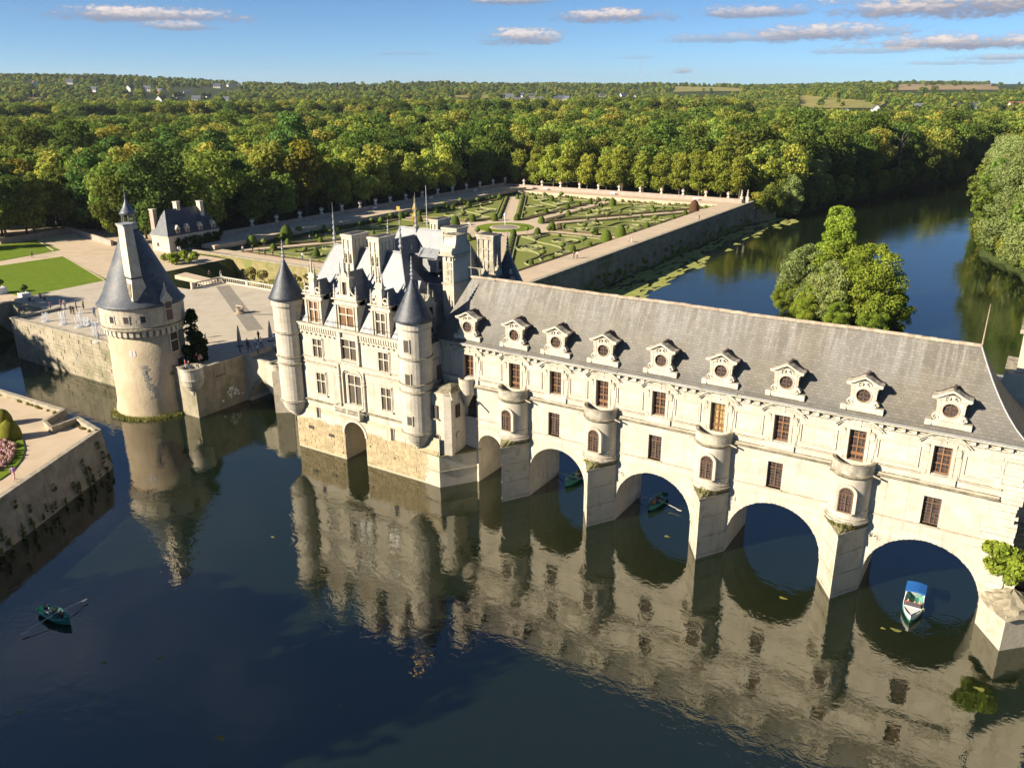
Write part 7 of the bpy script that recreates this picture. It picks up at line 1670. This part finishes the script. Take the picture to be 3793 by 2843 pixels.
# radio mast on the far hill
q = terr_hit(*ZS2(632, 352)); hgt = 100*(1993/2212)*proj(q)[2]/FPX; ms = thing('radio_mast', 'thin red and white radio mast on the far hill', 'mast', tuple(q))
M['mastred'] = pm('mast_red', (.5, .12, .08), None, 1, .7)
for k in range(9): MB().tube([(q[0], q[1], q[2]+hgt*k/9), (q[0], q[1], q[2]+hgt*(k+1)/9)], 1.1-.05*k, 6).build('section', M['white'] if k % 2 else M['mastred'], ms)
for a in (0, 2.1, 4.2): MB().tube([(q[0], q[1], q[2]+hgt*.8), (q[0]+hgt*.4*math.cos(a), q[1]+hgt*.4*math.sin(a), q[2])], .12, 4).build('guy_wire', M['iron'], ms)

# ================================================================== PEOPLE
SK = {}
def skin_body(key, J, E, root):
    """one continuous body grown over a jointed skeleton"""
    names_ = list(J); me = bpy.data.meshes.new('p_'+key); me.from_pydata([J[n][:3] for n in names_], [(names_.index(a), names_.index(b)) for a, b in E], [])
    ob = bpy.data.objects.new('p_'+key, me); col.objects.link(ob); sk = ob.modifiers.new('s', 'SKIN'); sk.use_smooth_shade = True; sb = ob.modifiers.new('u', 'SUBSURF'); sb.levels = 1; sb.render_levels = 1
    if not me.skin_vertices: me.skin_vertices.new()
    for n, v in zip(names_, me.skin_vertices[0].data): v.radius = (J[n][3], J[n][3]*(J[n][4] if len(J[n]) > 4 else 1)); v.use_root = (n == root)
    dg = bpy.context.evaluated_depsgraph_get(); ev = ob.evaluated_get(dg); out = bpy.data.meshes.new_from_object(ev)
    bpy.data.objects.remove(ob); bpy.data.meshes.remove(me)
    # cloth zones: nearest bone decides
    B = []
    for a, b in E:
        z = 3 if 'head' in (a, b) and 'neck' not in (a, b) else 0 if 'hand' in a+b or 'neck' in (a, b) else 2 if any(s in a+b for s in ('knee', 'ankle', 'toe', 'hip')) else 1
        if 'elbow' in a+b and 'hand' in a+b: z = 0
        B.append((np.array(J[a][:3]), np.array(J[b][:3]), z))
    mi = []; hz_ = J['head'][2]; hc = np.array(J['head'][:3])
    for p in out.polygons:
        c = np.array(p.center); best = (9, 0)
        for a, b, z in B:
            e = b-a; t = np.clip((c-a)@e/(e@e+1e-9), 0, 1); d = np.linalg.norm(c-a-t*e)
            if d < best[0]: best = (d, z)
        z = best[1]
        if z == 3 or np.linalg.norm(c-hc) < .16: z = 3 if (c[2] > hz_+.03 or c[1] > hc[1]+.02) else 0
        mi.append(z)
    SK[key] = (out, mi)
def std(arm=((.2, 0, 1.42), (.26, .02, 1.13), (.25, -.08, .9)), arm2=None, leg=((.1, 0, .92), (.1, -.02, .5), (.1, .02, .08)), leg2=None, lean=0.0, dz=0.0):
    m = lambda p: (-p[0], p[1], p[2]); arm2 = arm2 or tuple(m(p) for p in arm); leg2 = leg2 or tuple(m(p) for p in leg)
    J = {'pelvis': (0, 0, .95+dz, .15, .75), 'waist': (0, -lean*.3, 1.12+dz, .13, .75), 'chest': (0, -lean*.8, 1.34+dz, .17, .7), 'neck': (0, -lean, 1.5+dz, .06), 'head': (0, -lean-.02, 1.63+dz, .1, 1.1), 'crown_head': (0, -lean-.01, 1.72+dz, .085)}
    E = [('pelvis', 'waist'), ('waist', 'chest'), ('chest', 'neck'), ('neck', 'head'), ('head', 'crown_head')]
    for s, A, L in (('l', arm, leg), ('r', arm2, leg2)):
        J[s+'shoulder'] = (*A[0][:2], A[0][2]+dz, .065); J[s+'elbow'] = (*A[1][:2], A[1][2]+dz, .05); J[s+'hand'] = (*A[2][:2], A[2][2]+dz, .04)
        J[s+'hip'] = (*L[0][:2], L[0][2]+dz, .1); J[s+'knee'] = (*L[1][:2], L[1][2]+dz, .07); J[s+'ankle'] = (*L[2][:2], L[2][2]+dz, .05); J[s+'toe'] = (L[2][0], L[2][1]-.18, max(.03, L[2][2]-.05)+dz, .04)
        E += [('chest', s+'shoulder'), (s+'shoulder', s+'elbow'), (s+'elbow', s+'hand'), ('pelvis', s+'hip'), (s+'hip', s+'knee'), (s+'knee', s+'ankle'), (s+'ankle', s+'toe')]
    return J, E
skin_body('stand', *std(), 'pelvis')
skin_body('walk', *std(arm=((.2, 0, 1.42), (.25, .12, 1.16), (.23, .05, .92)), arm2=((-.2, 0, 1.42), (-.25, -.1, 1.15), (-.22, -.25, .98)), leg=((.1, 0, .92), (.1, -.2, .52), (.1, -.24, .09)), leg2=((-.1, 0, .92), (-.1, .08, .5), (-.1, .34, .12)), lean=.05), 'pelvis')
skin_body('sit', *std(arm=((.2, -.05, 1.42), (.24, -.12, 1.15), (.12, -.35, 1.02)), leg=((.1, -.04, .93), (.12, -.45, .98), (.12, -.5, .55)), lean=.06, dz=-.5), 'pelvis')
skin_body('row', *std(arm=((.2, -.1, 1.42), (.3, -.3, 1.2), (.26, -.58, 1.15)), leg=((.1, -.04, .93), (.13, -.42, 1.02), (.13, -.62, .58)), lean=.16, dz=-.5), 'pelvis')
CLO = {'white': (.75, .74, .72), 'navy': (.03, .05, .12), 'blue': (.10, .22, .42), 'black': (.02, .02, .022), 'red': (.5, .06, .05), 'violet': (.42, .2, .5), 'beige': (.48, .4, .28), 'olive': (.16, .17, .08), 'grey': (.25, .26, .28), 'orange': (.6, .22, .06), 'pink': (.65, .35, .36), 'yellow': (.62, .62, .08), 'brown': (.18, .1, .06), 'denim': (.07, .11, .2), 'pale_green': (.5, .6, .42)}
for n_, c_ in CLO.items(): M['c_'+n_] = pm('cloth_'+n_, c_, tuple(x*.8 for x in c_), 6.0, .9)
M['skin'] = pm('skin', (.5, .32, .23), None, 1, .6); M['hair'] = pm('hair', (.06, .04, .03), None, 1, .7); M['hairfair'] = pm('fair_hair', (.35, .25, .12), None, 1, .7)
def person(pose, x, y, z, rz, shirt, legs, label, hair='hair', s=1.0, group=None):
    base, mi = SK[pose]; me = base.copy(); me.name = 'person'
    for m_ in (M['skin'], M['c_'+shirt], M['c_'+legs], M[hair]): me.materials.append(m_)
    me.polygons.foreach_set('material_index', mi); me.update()
    o = put('person', me, None, (x, y, z), (0, 0, rz)); o.scale = (s, s, s); return tag(o, label, 'person', group)
def pat(fz, x, y, z): q = at(*fz(x, y), z=z); return float(q[0]), float(q[1]), z
PP = [(ZT, 1357, 465, FC, 'walk', 1.9, 'brown', 'black', 'person in brown walking in the sunlit forecourt right of the evergreen'), (ZT, 1383, 503, FC, 'walk', 2.2, 'blue', 'navy', 'person in blue walking in the forecourt, front of a group of three'), (ZT, 1405, 497, FC, 'walk', 2.0, 'denim', 'brown', 'person in dark blue walking behind the blue-shirted one'),
      (ZT, 1693, 540, FC, 'stand', .4, 'olive', 'black', 'person in olive standing near the tall parasol'), (ZT, 1708, 560, FC, 'walk', -1.0, 'denim', 'brown', 'person in dark blue bending forward right of the tall parasol'), (ZT, 1748, 530, FC, 'walk', 1.2, 'white', 'denim', 'person in white shirt walking between the two parasols'), (ZT, 1768, 482, FC, 'stand', 0., 'black', 'black', 'person in black standing behind the group on the forecourt'), (ZT, 1785, 530, FC, 'walk', 1.4, 'white', 'navy', 'person in white with dark trousers beside the right parasol'),
      (ZT, 1640, 560, FC, 'stand', 2.6, 'red', 'black', 'person in red and black at the foot of the tall parasol'), (ZT, 1763, 575, FC, 'stand', 2.9, 'white', 'denim', 'person in white leaning at the bridge parapet'), (ZT, 1815, 568, FC, 'stand', 3.0, 'pink', 'beige', 'person in pale pink at the bridge parapet'), (ZT, 1883, 565, FC, 'stand', 2.8, 'white', 'black', 'person in white holding a camera near the corbelled turret'), (ZT, 1296, 690, FC, 'stand', .5, 'black', 'denim', 'person in black with backpack in the corner lookout'), (ZT, 1272, 685, FC, 'stand', -.6, 'red', 'white', 'person in red top in the corner lookout'), (ZT, 1350, 640, FC, 'stand', .9, 'red', 'navy', 'person in red near the foot of the evergreen'), (ZT, 1375, 650, FC, 'stand', 1.4, 'pink', 'black', 'person in pink beside the forecourt coping'),
      (ZT, 208, 238, 6.2, 'stand', 1., 'navy', 'black', 'person in dark clothes at the left end of the moat wall'), (ZT, 234, 238, 6.2, 'stand', 2., 'white', 'navy', 'person in white beside the moat wall, left'), (ZT, 283, 215, 6.2, 'walk', .4, 'olive', 'brown', 'person in olive on the gravel behind the moat wall'), (ZT, 312, 235, 6.2, 'walk', 1.6, 'black', 'denim', 'person in black on the gravel behind the moat wall'), (ZT, 348, 275, FC, 'stand', 2.4, 'red', 'navy', 'person in red and navy watching the water jets'), (ZT, 418, 262, FC, 'stand', 2.2, 'red', 'grey', 'person in red top behind the water jets'), (ZT, 446, 262, FC, 'stand', 1.2, 'white', 'denim', 'person in white behind the water jets'), (ZT, 488, 300, FC, 'stand', .8, 'navy', 'black', 'person in navy on the platform behind the jets'), (ZT, 506, 303, FC, 'stand', 1.8, 'black', 'brown', 'person in black and brown on the platform behind the jets'), (ZT, 525, 278, FC, 'stand', 2.8, 'black', 'black', 'person all in black farther back on the platform'), (ZT, 572, 265, FC, 'stand', .2, 'olive', 'black', 'person in olive farther back on the platform'), (ZT, 648, 318, FC, 'walk', 1., 'blue', 'navy', 'person in blue walking towards the tower on the platform'), (ZT, 706, 360, FC, 'walk', .3, 'navy', 'black', 'person striding left of the tower with arms out'), (ZT, 673, 490, FC, 'stand', 1., 'grey', 'black', 'person in grey among the nearest water jets'),
      (ZCAT, 130, 1018, CG, 'walk', -2.6, 'violet', 'pink', 'person in violet walking on the lower left garden path'),
      (ZG, 785, 622, 6.4, 'walk', -.5, 'black', 'black', 'person in black walking on the river terrace'), (ZG, 808, 622, 6.4, 'walk', -.5, 'white', 'black', 'person in white and black walking on the river terrace'), (ZG, 1157, 512, 6.4, 'walk', -.5, 'pink', 'beige', 'person in pale pink farther along the river terrace'), (ZG, 1180, 512, 6.4, 'walk', -.5, 'grey', 'white', 'person in grey farther along the river terrace'), (ZG, 1640, 360, 6.4, 'walk', -.5, 'black', 'navy', 'person in black alone at the far end of the river terrace'), (ZG, 68, 408, 5.02, 'stand', .3, 'white', 'beige', 'person in white standing left of the fountain'), (ZG, 78, 405, 5.02, 'stand', .6, 'grey', 'white', 'person in grey standing left of the fountain'),
      (ZL, 252, 575, 5.9, 'walk', .8, 'black', 'black', 'person in black on the moat side walk below the big yews'), (ZL, 296, 598, 5.9, 'walk', .5, 'black', 'brown', 'person in black nearest the moat wall, left'), (ZL, 336, 600, 5.9, 'walk', .5, 'navy', 'black', 'person in navy on the moat side walk'), (ZL, 390, 605, 5.9, 'walk', .5, 'brown', 'black', 'person in brown on the moat side walk'), (ZL, 592, 628, 5.9, 'stand', .1, 'white', 'denim', 'person in white on the moat side walk behind the left turret'), (ZL, 186, 582, 5.9, 'stand', .9, 'white', 'black', 'person in white at the left corner of the garden'), (ZL, 641, 500, 5.02, 'walk', 2., 'pink', 'denim', 'person in pink on a garden path left of the chimneys'), (ZL, 362, 400, 6.9, 'walk', 1., 'red', 'black', 'person in red on the left garden terrace'), (ZL, 823, 402, 5.02, 'stand', 1., 'pink', 'beige', 'person in pale pink beside a garden path'),
      (Z1, 250, 525, 6.1, 'walk', 1.4, 'olive', 'black', 'person in olive crossing between the two lawns'), (Z1, 1372, 488, 6.1, 'walk', .5, 'white', 'denim', 'person in white in front of the lodge, left one'), (Z1, 1387, 488, 6.1, 'walk', .5, 'blue', 'white', 'person in pale blue in front of the lodge, right one'), (Z1, 1612, 685, FC-.2, 'walk', 1., 'black', 'black', 'person in black beyond the forecourt balustrade'), (Z1, 1698, 682, FC-.2, 'walk', 1., 'grey', 'white', 'person in grey beyond the forecourt balustrade')]
for fz, x, y, z, pose, rz, sh, lgs, lb in PP:
    X_, Y_, Z_ = pat(fz, x, y, z); person(pose, X_, Y_, Z_, rz, sh, lgs, lb, random.choice(('hair', 'hair', 'hairfair')), random.uniform(.95, 1.06))

# ================================================================== BOATS
def hull_mesh(L, Wd, H, mats, transom=.55, n=14):
    """open clinker boat along +x (bow at +x): outer shell, gunwale, inner shell"""
    mb = MB(); prof_ = []
    for i in range(n+1):
        t = i/n; x = -L/2+L*t
        w = Wd/2*(transom+(1-transom)*math.sin(math.pi*min(.5, t*.9+.05)) if t < .5 else math.cos((t-.5)*math.pi)**.75 if t < 1 else .02); w = max(w, .02)
        sh = H*(1+.35*max(0, (t-.5)*2)**2+.08*(1-t)); kx = -.12+.22*max(0, (t-.7)/.3)**2
        prof_.append((x, w, sh, kx))
    def sec(x, w, sh, kx, k=1.0, dz=0.0): return [(x, -w*k, sh), (x, -w*.9*k, sh*.45+dz), (x, -w*.5*k, kx+.04+dz), (x, 0, kx+dz), (x, w*.5*k, kx+.04+dz), (x, w*.9*k, sh*.45+dz), (x, w*k, sh)]
    for (k_, dz, mi, fl) in ((1.0, 0, 0, 1), (.92, .07, 1, -1)):
        S = [sec(*p, k_, dz) for p in prof_]
        for a, b in zip(S[:-1], S[1:]):
            for j in range(6): q = [a[j], a[j+1], b[j+1], b[j]]; mb.face(q if fl > 0 else q[::-1], mi)
        mb.face(S[0], mi)
    A = [sec(*p) for p in prof_]; B = [sec(*p, .92, .07) for p in prof_]
    for i in range(n):
        for j in (0, 6): mb.face([A[i][j], A[i+1][j], B[i+1][j], B[i][j]], 2)
    mb.face([A[0][0], A[0][6], B[0][6], B[0][0]], 2)
    return mb.mesh('hull', mats)
M['boatgreen'] = pm('boat_green', (.04, .24, .18), (.03, .2, .15), 2, .45, spec=.5); M['boatin'] = pm('boat_inside', (.2, .42, .34), (.14, .32, .26), 2, .6); M['boatrim'] = pm('boat_rim', (.25, .58, .46), None, 1, .5)
M['boatwhite'] = pm('boat_white', (.82, .81, .78), (.76, .75, .72), 2, .3, spec=.6); M['canvas'] = pm('blue_canvas', (.02, .13, .42), (.015, .10, .34), 3, .8); M['oar'] = pm('oar_wood', (.6, .55, .45), None, 1, .6)
rowhull = hull_mesh(4.3, 1.5, .52, [M['boatgreen'], M['boatin'], M['boatrim']])
th = MB().box(-.14, .14, -.66, .66, .3, .35).mesh('thwart', M['boatrim'])
oarm = MB().tube([(0, 0, 0), (0, 1.9, -.28)], .035, 5).box(-.09, .09, 1.85, 2.4, -.36, -.33).tube([(0, 0, 0), (0, -.75, .13)], .035, 5).mesh('oar', M['oar'])
def rowboat(x, y, rz, lb, crew, sw=0.0):
    t = thing('rowing_boat', lb, 'boat', (x, y, .05))
    o = bpy.data.objects.new('hull', rowhull); col.objects.link(o); o.parent = t
    for xx in (-1.35, -.2, .95): o = bpy.data.objects.new('thwart', th); col.objects.link(o); o.parent = t; o.location = (xx, 0, 0); o.scale = (1, .78 if abs(xx) > .5 else 1, 1)
    for s in (-1, 1): o = bpy.data.objects.new('oar', oarm); col.objects.link(o); o.parent = t; o.location = (.15, s*.72, .58); o.scale = (1, s, 1); o.rotation_euler = (0, 0, s*sw)
    t.rotation_euler = (0, 0, rz)
    for lx, ly, pose, face, sh, lgs, l2, hr in crew:
        X_, Y_ = x+lx*math.cos(rz)-ly*math.sin(rz), y+lx*math.sin(rz)+ly*math.cos(rz); person(pose, X_, Y_, -.02 if pose == 'sit' else -.02, rz+face, sh, lgs, l2, hr)
def heading(f, a, b):
    p, q = at(*f(*a), z=0), at(*f(*b), z=0); return math.atan2(q[1]-p[1], q[0]-p[0])
Z8 = zoom(0, 1900, 1300/2212); Z6 = zoom(1500, 1400, 1100/2212); Z7 = zoom(2600, 1700, 1193/2198)
FS, FB = math.pi/2, -math.pi/2                                     # facing the bow / the stern
q = at(*Z8(355, 665), z=0); rowboat(float(q[0]), float(q[1]), heading(Z8, (280, 630), (430, 705)), 'dark green rowing boat with three people in the shaded lower left water', [(-1.3, 0, 'sit', FS, 'navy', 'white', 'person in navy and white in the stern of the lower left boat', 'hair'), (.0, .1, 'row', FB, 'olive', 'denim', 'person in olive rowing the lower left boat', 'hairfair'), (1.0, 0, 'sit', FB, 'black', 'denim', 'person in black in the bow of the lower left boat', 'hair')], .1)
q = at(*Z6(1262, 765), z=0); rowboat(float(q[0]), float(q[1]), heading(Z6, (1230, 790), (1310, 730))+math.pi, 'green rowing boat coming out of the left open arch', [(-.3, 0, 'row', FB, 'pale_green', 'beige', 'person in pale green rowing through the left open arch', 'hairfair'), (-1.3, .25, 'sit', FS, 'orange', 'black', 'person in orange in the boat under the left open arch', 'hair')], .25)
q = at(*Z6(1878, 940), z=0); rowboat(float(q[0]), float(q[1]), heading(Z6, (1830, 985), (1935, 890))+math.pi, 'light green rowing boat under the second open arch', [(.0, 0, 'row', FB, 'black', 'pink', 'person in black rowing under the second open arch', 'hair'), (1.1, .0, 'sit', FB, 'orange', 'beige', 'person in orange seated in the boat under the second open arch', 'hair')], -.1)
# motor boat with a blue awning
q = at(*Z7(1435, 1030), z=0); bx_, by_ = float(q[0]), float(q[1]); rz = heading(Z7, (1455, 950), (1425, 1100)); mbt_ = thing('motor_boat', 'white and green motor boat with blue awning leaving the right arch', 'boat', (bx_, by_, .05))
def loc_part(nm, me, lc=(0, 0, 0)): o = bpy.data.objects.new(nm, me); col.objects.link(o); o.parent = mbt_; o.location = lc; return o
loc_part('hull', hull_mesh(5.0, 2.0, .75, [M['boatwhite'], M['boatin'], M['boatwhite']], .8))
loc_part('stripe', hull_mesh(5.06, 2.04, .32, [M['boatgreen'], M['boatgreen'], M['boatgreen']], .8), (0, 0, .03))
dk = MB(); dk.face([(.7, -.86, .82), (2.35, 0, 1.03), (.7, .86, .82)]); dk.box(.62, .72, -.84, .84, .4, .86); loc_part('foredeck', dk.mesh('foredeck', M['boatwhite']))
loc_part('windscreen', MB().add([(.66, -.75, .85), (.66, .75, .85), (.42, .7, 1.25), (.42, -.7, 1.25), (.64, -.75, .85), (.64, .75, .85), (.40, .7, 1.25), (.40, -.7, 1.25)], [(0, 1, 2, 3), (4, 7, 6, 5)]).mesh('windscreen', M['glass']))
for xx, yy_ in ((-2.2, -.85), (-2.2, .85), (-.6, -.92), (-.6, .92)): loc_part('awning_post', MB().tube([(xx, yy_, .6), (xx, yy_, 1.95)], .03, 5).mesh('awning_post', M['white']))
aw = MB()
for i in range(8):
    y0, y1 = -1.0+.25*i, -.75+.25*i; z0, z1 = 1.95+.16*math.cos(y0*1.5), 1.95+.16*math.cos(y1*1.5); aw.face([(-2.35, y0, z0), (-.45, y0, z0), (-.45, y1, z1), (-2.35, y1, z1)]); aw.face([(-2.35, y0, z0-.04), (-2.35, y1, z1-.04), (-.45, y1, z1-.04), (-.45, y0, z0-.04)])
    aw.face([(-.45, y0, z0-.12), (-.45, y1, z1-.12), (-.45, y1, z1), (-.45, y0, z0)])
loc_part('awning', aw.mesh('awning', M['canvas'])); loc_part('bench', MB().box(-.3, .1, -.8, .8, .3, .45).mesh('bench', M['boatwhite'])); loc_part('fender', MB().lathe([(.02, 0), (.12, .08), (.12, .4), (.02, .48)], (.3, 1.02, .3), 8).mesh('fender', M['c_yellow']))
mbt_.rotation_euler = (0, 0, rz); mbt_.scale = (.93, .84, .8)
for lx, ly, sh, l2, hr in ((-.1, -.45, 'red', 'person in red seated on the port side of the motor boat', 'hairfair'), (-.05, .1, 'grey', 'person in grey seated in the middle of the motor boat', 'hair'), (-.15, .5, 'orange', 'person in orange seated on the starboard side of the motor boat', 'hairfair')):
    person('sit', bx_+lx*math.cos(rz)-ly*math.sin(rz), by_+lx*math.sin(rz)+ly*math.cos(rz), .02, rz+FS, sh, 'denim', l2, hr, .86)
# ================================================================== HAZE: thin autumn air over the whole valley
hzm = bpy.data.materials.new('haze_air'); hzm.use_nodes = True; ht = NT(hzm.node_tree); ht.n.remove(ht.n['Principled BSDF'])
hv = ht.new('ShaderNodeVolumePrincipled'); hv.inputs['Color'].default_value = (0.80, 0.88, 1.0, 1); hv.inputs['Density'].default_value = 0.000045; hv.inputs['Anisotropy'].default_value = 0.2
ht.l.new(hv.outputs[0], ht.n['Material Output'].inputs['Volume'])
tag(MB().box(-9200, 6200, -1600, 10200, -4.0, 190.0).build('haze', hzm), 'thin bluish haze filling the valley air', 'haze', kind='stuff')
# ================================================================== LABELS: look-alikes told apart by their place
def nth(n):
    w = ['leftmost', 'second', 'third', 'fourth', 'fifth', 'sixth', 'seventh', 'eighth', 'ninth', 'tenth', 'eleventh', 'twelfth']
    return w[0]+' one' if n == 0 else (w[n] if n < 12 else '%d%s' % (n+1, 'th' if 10 < (n+1) % 100 < 14 else {1: 'st', 2: 'nd', 3: 'rd'}.get((n+1) % 10, 'th')))+' from left'
same = {}
for o in [o for o in scene.objects if o.parent is None and 'label' in o and o.get('kind') is None]: same.setdefault(o['label'], []).append(o)
for lb, obs in same.items():
    if len(obs) < 2: continue
    vis = []
    for o in obs:
        u, v, d = proj(tuple(o.location))
        if d > 1 and -40 < u < IMW+40 and -40 < v < IMH+200: vis.append((u, o))
    for k, (u, o) in enumerate(sorted(vis, key=lambda t: t[0])): o['label'] = lb+', '+nth(k)
